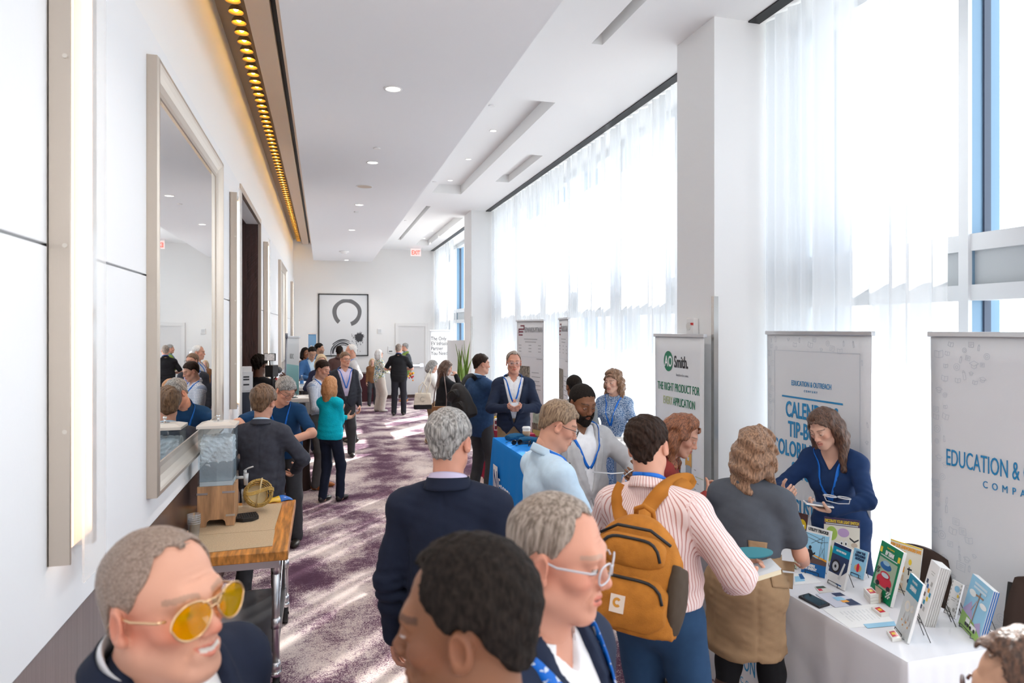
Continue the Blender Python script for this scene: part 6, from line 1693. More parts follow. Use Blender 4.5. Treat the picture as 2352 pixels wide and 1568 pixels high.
# things on the blue table
def soft(name, p, size, m, rz, label, cat, h=.004):
    S_ = Sdf(); S_.ell((0, 0, size[2] * .5), (size[0] * .62, size[1] * .62, size[2] * .8), None, .02)
    S_.post(lambda X, Y, Z, F: np.maximum.reduce([F, np.abs(X) - size[0] / 2, np.abs(Y) - size[1] / 2, .001 - Z]) + .003 * wob(X, Y, Z, 90, 1))
    o = sdf_obj(name, S_, h, m, None, 1); o.location = p; o.rotation_euler.z = rz
    return tag(o, label, cat)
tpo = cloth_mat('teal_pouch_cloth', (.01, .09, .20))
soft('folded_pouch', (1.93, 6.83, BTZ), (.20, .14, .05), tpo, .4, 'folded dark blue pouch, left one on the blue table', 'pouch'); soft('folded_pouch', (2.00, 6.58, BTZ), (.20, .13, .05), tpo, -.3, 'folded dark blue pouch, right one on the blue table', 'pouch')
def sunglass(x, y, rz, label):
    r = empty('sunglasses', (x, y, BTZ + .001), rz, label, 'sunglasses'); f = MB(); l = MB()
    for s in (-1, 1):
        f.tube([(s * .035 + .028 * math.cos(t), 0, .024 + .022 * math.sin(t)) for t in [2 * PI * i / 20 for i in range(20)]], .0032, 6, closed=True); f.tube([(s * .063, 0, .034), (s * .066, .05, .030), (s * .05, .13, .006)], .003, 6)
        l.cyl((s * .035, -.0008, .024), (s * .035, .0008, .024), .026, n=18)
    f.tube([(-.009, 0, .03), (.009, 0, .03)], .003); f.build('frame', mat('black_plastic', (.02, .02, .022), .3), r); l.build('lens', mat('smoke_lens', (.015, .015, .02), .08), r)
for x, y, rz, lb in ((1.86, 6.52, .3, 'black sunglasses lying nearest the left edge of the blue table'), (1.96, 6.42, 1.1, 'black sunglasses in the middle of the pile on the blue table'), (2.02, 6.30, -.5, 'black sunglasses at the right of the pile on the blue table')): sunglass(x, y, rz, lb)
paper_at(1.88, 6.05, BTZ + .0005, .10, .14, .2, 'small white card on the blue table beside the sunglasses')
def coffee(p, rz, label, s=1.0):
    r = empty('paper_coffee_cup', p, rz, label, 'cup')
    MB().lathe([(.001, 0), (.030 * s, 0), (.042 * s, .115 * s), (.001, .115 * s)], n=24).build('cup_body', mat('cup_white', (.80, .79, .77), .5), r)
    MB().lathe([(.0345 * s, .03 * s), (.0425 * s, .085 * s)], n=24).build('sleeve', mat('kraft_sleeve', (.50, .33, .20), .8), r, solid=.002)
    MB().lathe([(.044 * s, .108 * s), (.0445 * s, .120 * s), (.040 * s, .122 * s), (.038 * s, .130 * s), (.001, .130 * s)], n=24).build('cup_lid', mat('cup_lid_white', (.84, .84, .84), .35), r)
p = onZ(1226, 992, BTZ); coffee((2.05, 6.83, BTZ), 0, 'white lidded coffee cup standing on the blue table')
# things on the maroon table
r = empty('photo_stand', (2.42, 9.30, .755), -.25, 'black and white framed picture standing on the maroon table', 'picture'); MB().b2((-.13, -.008, 0), (.13, .008, .42)).build('frame', mat('black_frame', (.02, .02, .02), .4), r); MB().b2((-.115, -.0095, .015), (.115, -.0085, .405)).build('photo', mat('bw_photo', (.35, .35, .35), .5, vary=.95, vscale=14), r); MB().b2((-.04, .01, 0), (.04, .09, .008)).build('stand_foot', black, r)
r = empty('card_display', (2.33, 8.78, .755), -.4, 'white and maroon patterned display box on the maroon table', 'box')
MB().b2((-.13, -.06, 0), (.13, .06, .15)).build('box_body', mat('box_white', (.78, .76, .74), .5), r)
b = MB()
for i in range(5):
    for k in range(2): b.b2((-.12 + .05 * i, -.062, .015 + .07 * k), (-.09 + .05 * i, -.0605, .06 + .07 * k))
b.build('print_mark', mar, r)
r = empty('orange_lantern', (2.28, 9.02, .755), 0, 'small orange topped jar on the maroon table behind the coffee cup', 'jar'); MB().lathe([(.001, 0), (.04, 0), (.045, .09), (.03, .11), (.001, .11)], n=18).build('jar_body', mat('amber_jar', (.5, .22, .06), .3), r); MB().lathe([(.034, .11), (.036, .15), (.001, .16)], n=18).build('jar_lid', mat('yellow_lid', (.80, .50, .04), .4), r)
soft('white_giveaway_shirts', (2.34, 8.52, .755), (.22, .14, .05), cloth_mat('white_giveaway', (.78, .74, .72)), .2, 'crumpled white cloth giveaways near the front of the maroon table', 'cloth')
# tall table at right with papers
tall_table(2.72, 5.78, .46, .46, 1.07, 'tall grey table with papers in front of the speckled blue dress')
paper_at(2.66, 5.72, 1.0705, .21, .28, .35, 'white paper sheet lying on the tall table by the speckled dress'); paper_at(2.80, 5.85, 1.0705, .21, .28, -.5, 'thick pile of white papers on the tall table by the speckled dress', h=.035, name='paper_pile')
# plant + white board far right
p = P(1062, 870, 13.0); leafm = mat('snake_leaf', (.14, .22, .035), .45, vary=.5, vscale=14, stretch=(6, 6, 1))
r = empty('snake_plant', (p.x, p.y, 0), 0, 'tall snake plant in a dark square planter against the far column', 'plant')
MB().b2((-.14, -.14, 0), (.14, .14, 1.0)).build('planter', mat('planter_dark', (.035, .03, .03), .4), r, .01); MB().b2((-.125, -.125, 1.0), (.125, .125, 1.005)).build('soil', mat('soil', (.05, .035, .025), .9), r)
rn = random.Random(11)
for i in range(17):
    a, h_ = rn.uniform(0, 6.28), rn.uniform(.45, .88); bx_, by_ = rn.uniform(-.08, .08), rn.uniform(-.08, .08); le = rn.uniform(.02, .13)
    def lf(u, v, a=a, h_=h_, bx_=bx_, by_=by_, le=le):
        w_ = .030 * (math.sin(PI * (.12 + .88 * v)) ** .6) * (1 - v) ** .25; s_ = (u - .5) * 2 * w_; o = le * v * v
        return (bx_ + o * math.cos(a) - s_ * math.sin(a + 1 * v), by_ + o * math.sin(a) + s_ * math.cos(a + 1 * v) + .004 * math.cos(u * PI), 1.0 + h_ * v)
    MB().grid(lf, 4, 14).build('leaf', leafm, r, solid=.003)
p0, p1 = P(1037, 780, 14.4), P(1060, 780, 14.5)
r = empty('display_board', ((p0.x + p1.x) / 2, p0.y, 0), 0, 'white display board standing between the far banner and the snake plant', 'board'); MB().b2((-.20, -.012, .55), (.20, .012, 1.86)).build('board', mat('board_white', (.82, .82, .82), .5), r); MB().cyl((-.17, .02, 0), (-.17, .02, 1.8), .01).cyl((.17, .02, 0), (.17, .02, 1.8), .01).build('stand', steel, r)

# ---------------------------------------------------------------- banquet chairs behind the white table
chm = cloth_mat('brown_chair_fabric', (.055, .035, .028)); chf = mat('chair_frame_black', (.02, .018, .017), .4, metal=.4)
def chair(x, y, rz, label):
    r = empty('banquet_chair', (x, y, 0), rz, label, 'chair', 'brown banquet chairs')   # sitter faces +y
    MB().box((0, 0, .45), (.42, .42, .07)).build('seat', chm, r, .02, 3)
    def bk(u, v): 
        w_ = .205 * (1 - .22 * max(0, v - .6) ** 1.2 * 2.2); zz = .52 + .42 * v + .03 * (1 - (2 * u - 1) ** 2) * v ** 3
        return ((2 * u - 1) * w_, -.20 - .06 * v - .015 * (1 - (2 * u - 1) ** 2), zz)
    MB().grid(bk, 10, 10).build('backrest', chm, r, solid=.04)
    for sx in (-1, 1):
        MB().tube([(sx * .19, .19, 0), (sx * .19, .18, .42)], .012).build('leg', chf, r); MB().tube([(sx * .19, -.26, 0), (sx * .19, -.20, .42), (sx * .215, -.21, .55), (sx * .205, -.27, .90)], .012).build('leg', chf, r)
    return r
# (placed beyond the table, backs towards the window)
chair(2.93, 2.22, PI / 2 + .25, 'brown banquet chair behind the pale blue booklet at the right end of the white table')
chair(2.97, 3.02, PI / 2 + .1, 'brown banquet chair half hidden behind the light switch activity sheet').scale = (.92, .92, .92)

# ---------------------------------------------------------------- booklets
CX_ = lambda x, y: (1740 + .27297 * x, 1140 + .27297 * y)
wire = mat('black_wire', (.015, .015, .015), .4); pgw = mat('page_white', (.80, .80, .79), .5)
def booklet(bl, br, tl, cover, label, th=.006, tilt=14, ez=True, cat='booklet', name='booklet', lift=.004):
    A_ = onZ(*CX_(*bl), WZT + .004); B_ = onZ(*CX_(*br), WZT + .004)
    mx_, my_ = (A_.x + B_.x) / 2, (A_.y + B_.y) / 2; s_ = Vector((min(max(mx_, WT0 + .06), WT1 - .05) - mx_, min(max(my_, WY0 + .05), WY1 - .08) - my_, 0)); A_ = A_ + s_; B_ = B_ + s_
    d = (B_ - A_); w = d.length; c = (A_ + B_) / 2; rz = math.atan2(d.y, d.x)
    dep = A_.x * SN + A_.y * CS
    dep = A_.x * SN + A_.y * CS; hh = (CAMH - (CX_(*tl)[1] - HOR) * dep / FPX - WZT) / .97
    r = empty(name, (c.x, c.y, WZT + lift), rz, label, cat); r.rotation_euler.x = -R(tilt)
    MB().b2((-w / 2, 0, 0), (w / 2, th, hh)).build('pages', pgw, r)
    cv = MB().b2((-w / 2, -.0012, 0), (w / 2, -.0002, hh)).build('cover', cover, r)
    if ez:
        e = MB(); y0 = th + .001
        for s in (-1, 1):
            e.tube([(s * w * .28, -.016, .018), (s * w * .28, -.016, .002), (s * w * .28, y0, .001), (s * w * .2, y0 + .004, hh * .62)], .0018, 6)
            e.tube([(s * w * .2, y0 + .004, hh * .55), (s * w * .26, y0 + .004 + hh * .38, -.002 - math.tan(R(tilt)) * 0 + .004 + hh * .38 * math.sin(R(tilt)) * 0 - .0 + 0)], .0018, 6)
        e.tube([(-w * .28, -.016, .018), (w * .28, -.016, .018)], .0018, 6)
        eo = e.build('wire_easel', wire, r)
    return r, cv, w, hh
def cr(cv, w, h, x0, x1, z0, z1, m, name, lv=1): return rect(-w / 2 + w * x0, -w / 2 + w * x1, h * z0, h * z1, m, cv, name, -.0012 - .0006 * lv, .0004)
def ct(cv, w, h, t, x, z, size, m, xs=.7, bold=.0, shear=0):
    o = text_obj(t, size, m, cv, (-w / 2 + w * x, -.0036, h * z), xs=xs, bold=bold, depth=.0003, shear=shear)
    xx = [v.co.x for v in o.data.vertices]; lim = 1.9 * w * min(x, 1 - x)
    if (max(xx) - min(xx)) * xs > lim: o.scale.x = lim / (max(xx) - min(xx))
    return o
def cp(cv, w, h, pts, m, name, lv=1): return poly([(-w / 2 + w * x, h * z) for x, z in pts], m, cv, name, -.0014 - .0006 * lv)
def cd(cv, w, h, x, z, rx_, rz_, m, name, lv=1): return disc(-w / 2 + w * x, h * z, w * rx_, h * rz_, m, cv, name, -.0014 - .0006 * lv, 20)
c_ = lambda n, *c: mat('ink_' + n, c, .35)
blue, navyk, purple, yel, orng, redk, greenk, lgreen, skyk, cream, whitek, blackk, pgrass, mauve = c_('blue', .01, .12, .36), c_('navy', .01, .03, .10), c_('purple', .16, .03, .28), c_('yellow', .85, .60, .04), c_('orange', .85, .36, .03), c_('red', .60, .02, .05), c_('green', .0, .22, .09), c_('lime', .38, .55, .10), c_('sky', .30, .58, .78), c_('cream', .78, .74, .64), c_('white', .85, .85, .84), c_('black', .02, .02, .025), c_('grass', .28, .48, .10), c_('mauve', .45, .36, .60)
brownk, tealk, pale, stone = c_('brown', .10, .05, .05), c_('teal', .0, .26, .42), c_('pale', .70, .72, .72), c_('stone', .45, .44, .42)
# posters at the back
r, cv, w, h = booklet((395, 330), (640, 400), (450, 108), brownk, 'purple and brown energy saving activity sheet at the back left of the table', th=.003, tilt=10)
cr(cv, w, h, .04, .66, .50, .96, purple, 'print_panel'); ct(cv, w, h, 'ENERGY', .33, .74, h * .21, yel, .75, .002); ct(cv, w, h, 'VAMPIRES', .35, .56, h * .19, yel, .75, .002)
cd(cv, w, h, .82, .62, .15, .20, yel, 'print_moon'); cd(cv, w, h, .32, .28, .13, .16, mauve, 'print_badge'); cr(cv, w, h, .05, .62, .42, .47, mauve, 'print_line'); cr(cv, w, h, .55, .98, .05, .22, lgreen, 'print_strip')
for x in (.76, .82, .88): cp(cv, w, h, [(x - .02, .50), (x, .57), (x + .02, .50)], blackk, 'print_mark', 2)
r, cv, w, h = booklet((600, 555), (905, 600), (715, 195), cream, 'white light switch decorating activity sheet behind the electric vehicle booklet', th=.003, tilt=12)
cr(cv, w, h, 0, 1, .84, 1, c_('plum', .06, .03, .09), 'print_header'); ct(cv, w, h, 'DECORATE YOUR LIGHT SWITCH', .5, .895, h * .085, yel, .78, .001); cr(cv, w, h, .05, .95, .855, .875, pale, 'print_line', 2)
cd(cv, w, h, .22, .66, .16, .15, lgreen, 'print_shape'); cd(cv, w, h, .13, .25, .13, .20, lgreen, 'print_shape'); cd(cv, w, h, .55, .70, .16, .095, c_('lilac', .50, .34, .58), 'print_bubble')
for (x, z) in ((.50, .48), (.62, .48)): cd(cv, w, h, x, z, .045, .05, whitek, 'print_eye'); cd(cv, w, h, x, z - .01, .022, .028, blackk, 'print_pupil', 2)
cp(cv, w, h, [(.72, .62), (.85, .55), (.97, .60), (.97, .57), (.85, .51), (.72, .58)], blackk, 'print_brow'); cd(cv, w, h, .85, .46, .09, .05, c_('mouth', .55, .45, .35), 'print_mouth'); cr(cv, w, h, .73, .98, .28, .34, c_('rose', .5, .22, .22), 'print_glasses')
# utility trucks + careers
r, cv, w, h = booklet((372, 560), (575, 625), (382, 255), whitek, 'white utility trucks booklet standing behind the careers booklet', th=.012)
ct(cv, w, h, 'UTILITY TRUCKS!', .5, .885, h * .10, blackk, .72, .001); cr(cv, w, h, .02, .10, .2, .62, lgreen, 'print_strip')
r, cv, w, h = booklet((366, 633), (566, 690), (412, 315), skyk, 'blue careers in energy booklet with a worker silhouette before pylons', th=.005)
cr(cv, w, h, 0, 1, .0, .28, blue, 'print_base'); cp(cv, w, h, [(0, .28), (1, .28), (1, .40), (.55, .42), (0, .52)], c_('dusk', .12, .07, .06), 'print_ground'); cp(cv, w, h, [(.25, .50), (1, .38), (1, .43), (.4, .50)], orng, 'print_glow', 2)
cp(cv, w, h, [(.10, .36), (.12, .54), (.20, .60), (.34, .60), (.42, .52), (.50, .56), (.50, .52), (.40, .46), (.38, .36)], blackk, 'print_worker', 3); cd(cv, w, h, .27, .65, .06, .045, blackk, 'print_worker_head', 3)
for (x0, z0, x1, z1) in ((.66, .42, .74, .98), (.90, .42, .80, .98), (.66, .42, .84, .70), (.90, .42, .74, .70), (.55, .80, .98, .86), (0, .90, .76, .80), (0, .99, .78, .88), (.3, .75, .8, .96)):
    dx, dz = (x1 - x0), (z1 - z0); L_ = math.hypot(dx, dz); q = .006; cp(cv, w, h, [(x0 - q * dz / L_, z0 + q * dx / L_), (x0 + q * dz / L_, z0 - q * dx / L_), (x1 + q * dz / L_, z1 - q * dx / L_), (x1 - q * dz / L_, z1 + q * dx / L_)], c_('steelline', .10, .14, .18), 'print_pylon', 2)
ct(cv, w, h, 'CAREERS', .36, .185, h * .085, whitek, .68, .001); ct(cv, w, h, 'IN ENERGY', .40, .11, h * .085, whitek, .68, .001)
# electric vehicles
r, cv, w, h = booklet((580, 715), (722, 790), (685, 395), whitek, 'white and blue electric vehicles booklet showing a charging wheel', th=.012)
cr(cv, w, h, 0, 1, .74, .92, tealk, 'print_band'); cr(cv, w, h, 0, 1, .92, 1, navyk, 'print_top'); ct(cv, w, h, 'ELECTRIC VEHICLES', .5, .82, h * .058, whitek, .66, .0006)
cp(cv, w, h, [(0, .28), (.72, .28), (1, .44), (1, .74), (0, .74)], c_('carblue', .03, .05, .12), 'print_car'); cd(cv, w, h, .34, .46, .26, .16, blackk, 'print_tyre', 2); cd(cv, w, h, .34, .46, .18, .115, c_('rim', .45, .48, .52), 'print_rim', 3); cd(cv, w, h, .34, .46, .06, .04, blackk, 'print_hub', 4)
cp(cv, w, h, [(.58, .20), (.78, .62), (.86, .60), (.70, .18)], pale, 'print_cable', 3); cr(cv, w, h, .55, .85, .05, .08, blue, 'print_logo')
# exploding hot dog
r, cv, w, h = booklet((775, 655), (890, 702), (830, 440), skyk, 'small sky blue booklet with navy title right of the electric vehicles booklet', th=.008)
for i, t in enumerate(('I SAW THE', 'EXPLODING', 'HOTDOG!')): ct(cv, w, h, t, .52, .84 - .115 * i, h * .115, navyk, .70, .001, .15)
cd(cv, w, h, .5, .33, .26, .13, c_('bun', .62, .40, .16), 'print_blob'); cd(cv, w, h, .5, .34, .10, .16, redk, 'print_blob', 2); cr(cv, w, h, .1, .8, .08, .10, blue, 'print_line')
# EV team
r, cv, w, h = booklet((940, 795), (1115, 930), (1040, 370), greenk, 'tall green booklet with a red car drawing in the middle of the table', th=.016)
ct(cv, w, h, 'Power Up with the', .5, .915, h * .045, yel, .7); ct(cv, w, h, 'EV TEAM', .5, .80, h * .10, whitek, .72, .002); cr(cv, w, h, .04, .14, .80, .90, yel, 'print_bolt'); cr(cv, w, h, .86, .96, .78, .88, yel, 'print_bolt'); cr(cv, w, h, .12, .88, .755, .772, pale, 'print_line')
cr(cv, w, h, .10, .92, .20, .72, c_('scene', .36, .46, .33), 'print_scene'); cd(cv, w, h, .45, .60, .26, .07, blue, 'print_blue_car', 2); cd(cv, w, h, .45, .655, .15, .04, c_('glassblue', .3, .5, .65), 'print_blue_cab', 3)
cd(cv, w, h, .52, .34, .34, .11, redk, 'print_red_car', 3); cd(cv, w, h, .52, .45, .22, .06, redk, 'print_red_cab', 3); cd(cv, w, h, .52, .445, .17, .04, c_('windscreen', .55, .65, .72), 'print_windscreen', 4)
for x in (.27, .77): cd(cv, w, h, x, .25, .09, .045, blackk, 'print_tyre', 4)
for i in range(4):
    for k in range(4):
        if (i + k) % 2 == 0: cr(cv, w, h, .10 + .035 * i, .135 + .035 * i, .42 + .03 * k, .45 + .03 * k, blackk, 'print_check', 5); cr(cv, w, h, .74 + .045 * i, .785 + .045 * i, .10 + .03 * k, .13 + .03 * k, whitek, 'print_check', 5)
# keep our lineworkers safe
r, cv, w, h = booklet((1180, 745), (1450, 850), (1115, 375), cream, 'yellow and cream lineworker safety poster behind the green booklet', th=.003, tilt=10)
ct(cv, w, h, 'KEEP OUR LINEWORKERS SAFE', .5, .88, h * .09, orng, .74, .001); cr(cv, w, h, .0, 1, .975, 1, yel, 'print_edge'); cr(cv, w, h, .02, .5, .76, .84, orng, 'print_band')
for i in range(3):
    for k in range(4): cr(cv, w, h, .05 + .17 * i, .19 + .17 * i, .08 + .17 * k, .20 + .17 * k, [c_('sand', .72, .55, .38), orng][(i + k) % 4 == 0], 'print_cell')
cd(cv, w, h, .68, .66, .05, .06, yel, 'print_helmet'); cr(cv, w, h, .62, .76, .50, .53, blackk, 'print_tool'); cr(cv, w, h, .66, .69, .40, .56, blackk, 'print_tool', 2); cd(cv, w, h, .70, .28, .05, .05, navyk, 'print_glove')
# thick white calendars
r, cv, w, h = booklet((1330, 1000), (1400, 1085), (1430, 525), whitek, 'thick white calendar booklets standing behind the blue lineman booklet', th=.045)
for (x, z, m_) in ((.15, .62, navyk), (.3, .55, blue), (.5, .5, orng), (.2, .40, brownk), (.55, .36, yel), (.35, .28, tealk), (.2, .18, navyk), (.6, .62, stone), (.5, .18, stone), (.7, .45, tealk)): cr(cv, w, h, x, x + .17, z, z + .07, m_, 'print_photo')
cr(cv, w, h, .35, .75, .84, .85, stone, 'print_line'); cr(cv, w, h, .4, .7, .80, .81, stone, 'print_line')
pb = MB()
for i in range(5): pb.b2((w / 2, .004 + .009 * i, 0), (w / 2 + .003, .008 + .009 * i, h))
pb.build('page_edges', stone, cv)
# blue lineman booklet, front
r, cv, w, h = booklet((1160, 1110), (1258, 1235), (1325, 640), c_('bluecream', .62, .66, .66), 'blue topped line booklet standing at the front corner of the table', th=.010)
cr(cv, w, h, 0, 1, .70, 1, tealk, 'print_band'); ct(cv, w, h, 'THE AMAZING', .5, .90, h * .055, whitek, .62); ct(cv, w, h, 'LINEMAN', .5, .78, h * .10, whitek, .62, .001)
for (x, z, q) in ((.42, .50, .20), (.75, .52, .13)): cd(cv, w, h, x, z, q, q * .45, cream, 'print_shape', 1); cd(cv, w, h, x, z, q * .6, q * .27, pale, 'print_shape', 2)
for (x, z) in ((.3, .28), (.45, .22), (.62, .30), (.8, .25)): cp(cv, w, h, [(x, z), (x + .05, z + .11), (x + .10, z)], stone, 'print_figure'); cr(cv, w, h, x - .05, x, z - .06, z - .03, orng, 'print_fleck', 2)
# small floral booklet + big pale blue one
r, cv, w, h = booklet((1628, 965), (1715, 1020), (1745, 702), whitek, 'small white booklet with a dark patterned border at the right of the table', th=.006)
for i in range(9):
    for k, x in enumerate((.03, .88)): cd(cv, w, h, x + .05, .06 + .11 * i, .05, .035, stone, 'print_border')
cd(cv, w, h, .6, .80, .25, .09, skyk, 'print_cloud'); cr(cv, w, h, .3, .75, .5, .52, stone, 'print_line'); cr(cv, w, h, .3, .65, .44, .46, stone, 'print_line'); cd(cv, w, h, .8, .62, .08, .05, yel, 'print_shape'); cd(cv, w, h, .3, .14, .18, .07, stone, 'print_truck'); cd(cv, w, h, .72, .2, .12, .06, stone, 'print_truck')
r, cv, w, h = booklet((1692, 1065), (1858, 1245), (1958, 645), skyk, 'large pale blue booklet with a drawn utility pole at the right end of the table', th=.022)
cp(cv, w, h, [(0, 0), (1, 0), (1, .10), (.6, .24), (0, .30)], pgrass, 'print_grass'); cp(cv, w, h, [(0, .30), (.3, .56), (.52, .26)], mauve, 'print_hill'); cp(cv, w, h, [(.6, .22), (.85, .34), (1, .12)], mauve, 'print_hill')
cp(cv, w, h, [(.50, .20), (.53, .20), (.58, .80), (.55, .80)], c_('pole', .40, .22, .14), 'print_pole', 3); cp(cv, w, h, [(.40, .70), (.74, .72), (.74, .75), (.40, .73)], c_('pole', .40, .22, .14), 'print_crossarm', 3)
cp(cv, w, h, [(.34, .40), (.36, .39), (.52, .62), (.50, .63)], c_('boom', .6, .4, .35), 'print_boom', 3); cr(cv, w, h, .28, .46, .15, .24, whitek, 'print_truck', 3); cr(cv, w, h, .50, .78, .10, .20, whitek, 'print_truck', 3)
for x in (.32, .42, .55, .72): cd(cv, w, h, x, .12, .05, .035, blackk, 'print_wheel', 4)
cd(cv, w, h, .25, .70, .16, .06, whitek, 'print_cloud', 2); cd(cv, w, h, .80, .62, .16, .05, whitek, 'print_cloud', 2)
for i in range(2): cr(cv, w, h, .22, .80, .88 - .07 * i, .92 - .07 * i, c_('titlepale', .60, .72, .82), 'print_title', 2)
pb = MB()
for i in range(3): pb.b2((w / 2, .002 + .008 * i, 0), (w / 2 + .002, .006 + .008 * i, h))
pb.build('page_edges', blue, cv)
# left end, mostly hidden
booklet((300, 600), (330, 610), (320, 250), c_('palepage', .62, .66, .50), 'pale green booklet at the far end of the table beside the khaki skirt', th=.01)
r = empty('orange_tin', (2.40, 3.96, WZT), 0, 'orange red tin at the far left end of the white table', 'tin'); MB().cyl((0, 0, 0), (0, 0, .12), .04, n=20).build('tin_body', mat('ink_tin_orange', (.70, .09, .02), .35), r); MB().cyl((0, 0, .045), (0, 0, .075), .0405, n=20, caps=False).build('tin_label', whitek, r)
# flat things on the cloth
def flat(ps, m, label, h=.001, name='paper_sheet', cat='paper', lift=.0008):
    v = [onZ(*CX_(*p), WZT + .002) for p in ps]; c = sum(v, Vector()) / len(v)
    o = empty(name, (c.x, c.y, WZT + lift), 0, label, cat)
    k = MB().prism([(q.x - c.x, q.y - c.y) for q in v], 0, h).build('sheet' if h < .004 else 'body', m, o)
    return o, k, c, v
def bary(v, c, u, w_): # point inside quad (bl, br, tr, tl order as given)
    a = v[0] + (v[1] - v[0]) * u; b = v[3] + (v[2] - v[3]) * u; p = a + (b - a) * w_; return (p.x - c.x, p.y - c.y)
def sub(o, v, c, u0, u1, w0, w1, m, name, z): return MB().prism([bary(v, c, *q) for q in ((u0, w0), (u1, w0), (u1, w1), (u0, w1))], z, z + .0004).build(name, m, o)
o, k, c, v = flat(((310, 745), (535, 725), (430, 640), (300, 655)), whitek, 'white sheet with blue drawing below the careers booklet', .006)
sub(k, v, c, .05, .45, .2, .7, skyk, 'print_figure', .0061); sub(k, v, c, .3, .5, .4, .9, blue, 'print_ribbon', .0064)
o, k, c, v = flat(((545, 945), (770, 1105), (1165, 1070), (1000, 900)), whitek, 'large white printed sheet lying at the front edge of the white table', lift=.0006)
for i in range(9): sub(k, v, c, .22 + .0 * i, .36 + .04 * (i % 3), .22 + .07 * i, .235 + .07 * i, pale, 'print_line', .0011); sub(k, v, c, .45, .72 - .05 * (i % 2), .22 + .07 * i, .235 + .07 * i, pale, 'print_line', .0011)
o, k, c, v = flat(((890, 1075), (925, 1108), (1165, 1085), (1150, 1050)), skyk, 'narrow blue leaflet strip lying on the large white sheet', lift=.0022)
o, k, c, v = flat(((485, 822), (655, 935), (880, 912), (690, 805)), c_('lavender', .62, .63, .72), 'pale grey card with navy corners beside the black phone', lift=.0028)
sub(k, v, c, .55, .98, .55, .98, navyk, 'print_corner', .0012); sub(k, v, c, .05, .3, .6, .98, navyk, 'print_corner', .0012); sub(k, v, c, .35, .6, .40, .75, skyk, 'print_figure', .0016); sub(k, v, c, .6, .75, .5, .75, orng, 'print_figure', .0016)
o, k, c, v = flat(((478, 760), (520, 812), (645, 800), (560, 752)), c_('leaflet', .70, .68, .64), 'small colourful leaflet above the pale grey card', .002)
sub(k, v, c, .0, .35, .1, .9, c_('leafdark', .08, .12, .08), 'print_photo', .0021); sub(k, v, c, .4, .7, .1, .4, redk, 'print_photo', .0021)
o, k, c, v = flat(((345, 850), (520, 942), (608, 915), (430, 825)), blackk, 'black phone lying at the edge of the white table', .010, 'phone', 'phone')
sub(k, v, c, .06, .94, .08, .92, mat('dark_screen', (.012, .014, .02), .08), 'phone_screen', .0101)
def pack(ps, n, labels):
    for i in range(n):
        o, k, c, v = flat(ps, mat('pack_white', (.76, .74, .70), .5), labels[i], .014, 'card_pack', 'box', .0008 + .0152 * i)
        sub(k, v, c, .2, .8, .15, .85, redk, 'print_picture', .0141); sub(k, v, c, .35, .6, .3, .7, yel, 'print_picture', .0145)
pack(((893, 840), (950, 905), (1022, 895), (955, 830)), 3, ['bottom small card pack in the stack before the green booklet', 'middle small card pack in the stack before the green booklet', 'top small card pack in the stack before the green booklet'])
pack(((958, 950), (1040, 1015), (1108, 1005), (1015, 935)), 1, ['small card pack lying on the large white sheet'])
pack(((1085, 1150), (1135, 1222), (1212, 1212), (1150, 1135)), 1, ['small card pack beside the front blue topped booklet'])
o, k, c, v = flat(((1000, 890), (1035, 900), (1060, 850), (985, 800)), c_('cardtan', .45, .36, .28), 'small tan card leaning before the green booklet', .05, 'card_holder', 'card')
# ================================================================ CARRIED AND HELD THINGS
def hw(A, side, off=(.07, 0, 0)):
    """world position at a hand: off = along hand, thumb side, palm normal"""
    a = A.aR if side == 'R' else A.aL; s = A.s
    rt = A.root; M = Matrix.Translation(rt.location) @ rt.rotation_euler.to_matrix().to_4x4()
    p = a['W'] + (a['d'] * off[0] + a['t'] * off[1] + a['n'] * off[2]) * s
    R3 = M.to_3x3()
    return M @ Vector(p), R3 @ Vector(a['d']), R3 @ Vector(a['t']), R3 @ Vector(a['n'])
def frame(o, x, z):
    x = Vector(x).normalized(); z = Vector(z); z = (z - x * z.dot(x)).normalized(); y = z.cross(x)
    o.rotation_euler = Matrix((x, y, z)).transposed().to_euler()
def ribbon(pts, nrm, w, m, name, parent, th=.006):
    """flat band through world points, width across nrm x tangent"""
    pts = [Vector(p) for p in pts]; vs = []; n = len(pts)
    # resample smooth
    P_ = []
    for i in range(n - 1):
        p0, p1, p2, p3 = pts[max(i - 1, 0)], pts[i], pts[i + 1], pts[min(i + 2, n - 1)]
        for k in range(8):
            t = k / 8; P_.append(.5 * ((2 * p1) + (p2 - p0) * t + (2 * p0 - 5 * p1 + 4 * p2 - p3) * t * t + (3 * p1 - p0 - 3 * p2 + p3) * t ** 3))
    P_.append(pts[-1])
    inv = parent.matrix_basis.inverted() if parent else Matrix()
    for i, p in enumerate(P_):
        t = (P_[min(i + 1, len(P_) - 1)] - P_[max(i - 1, 0)]).normalized(); s_ = t.cross(Vector(nrm)).normalized() * w / 2
        vs += [inv @ (p - s_), inv @ (p + s_)]
    return MB().add(vs, [(2 * i, 2 * i + 1, 2 * i + 3, 2 * i + 2) for i in range(len(P_) - 1)], None, True).build(name, m, parent, solid=th)
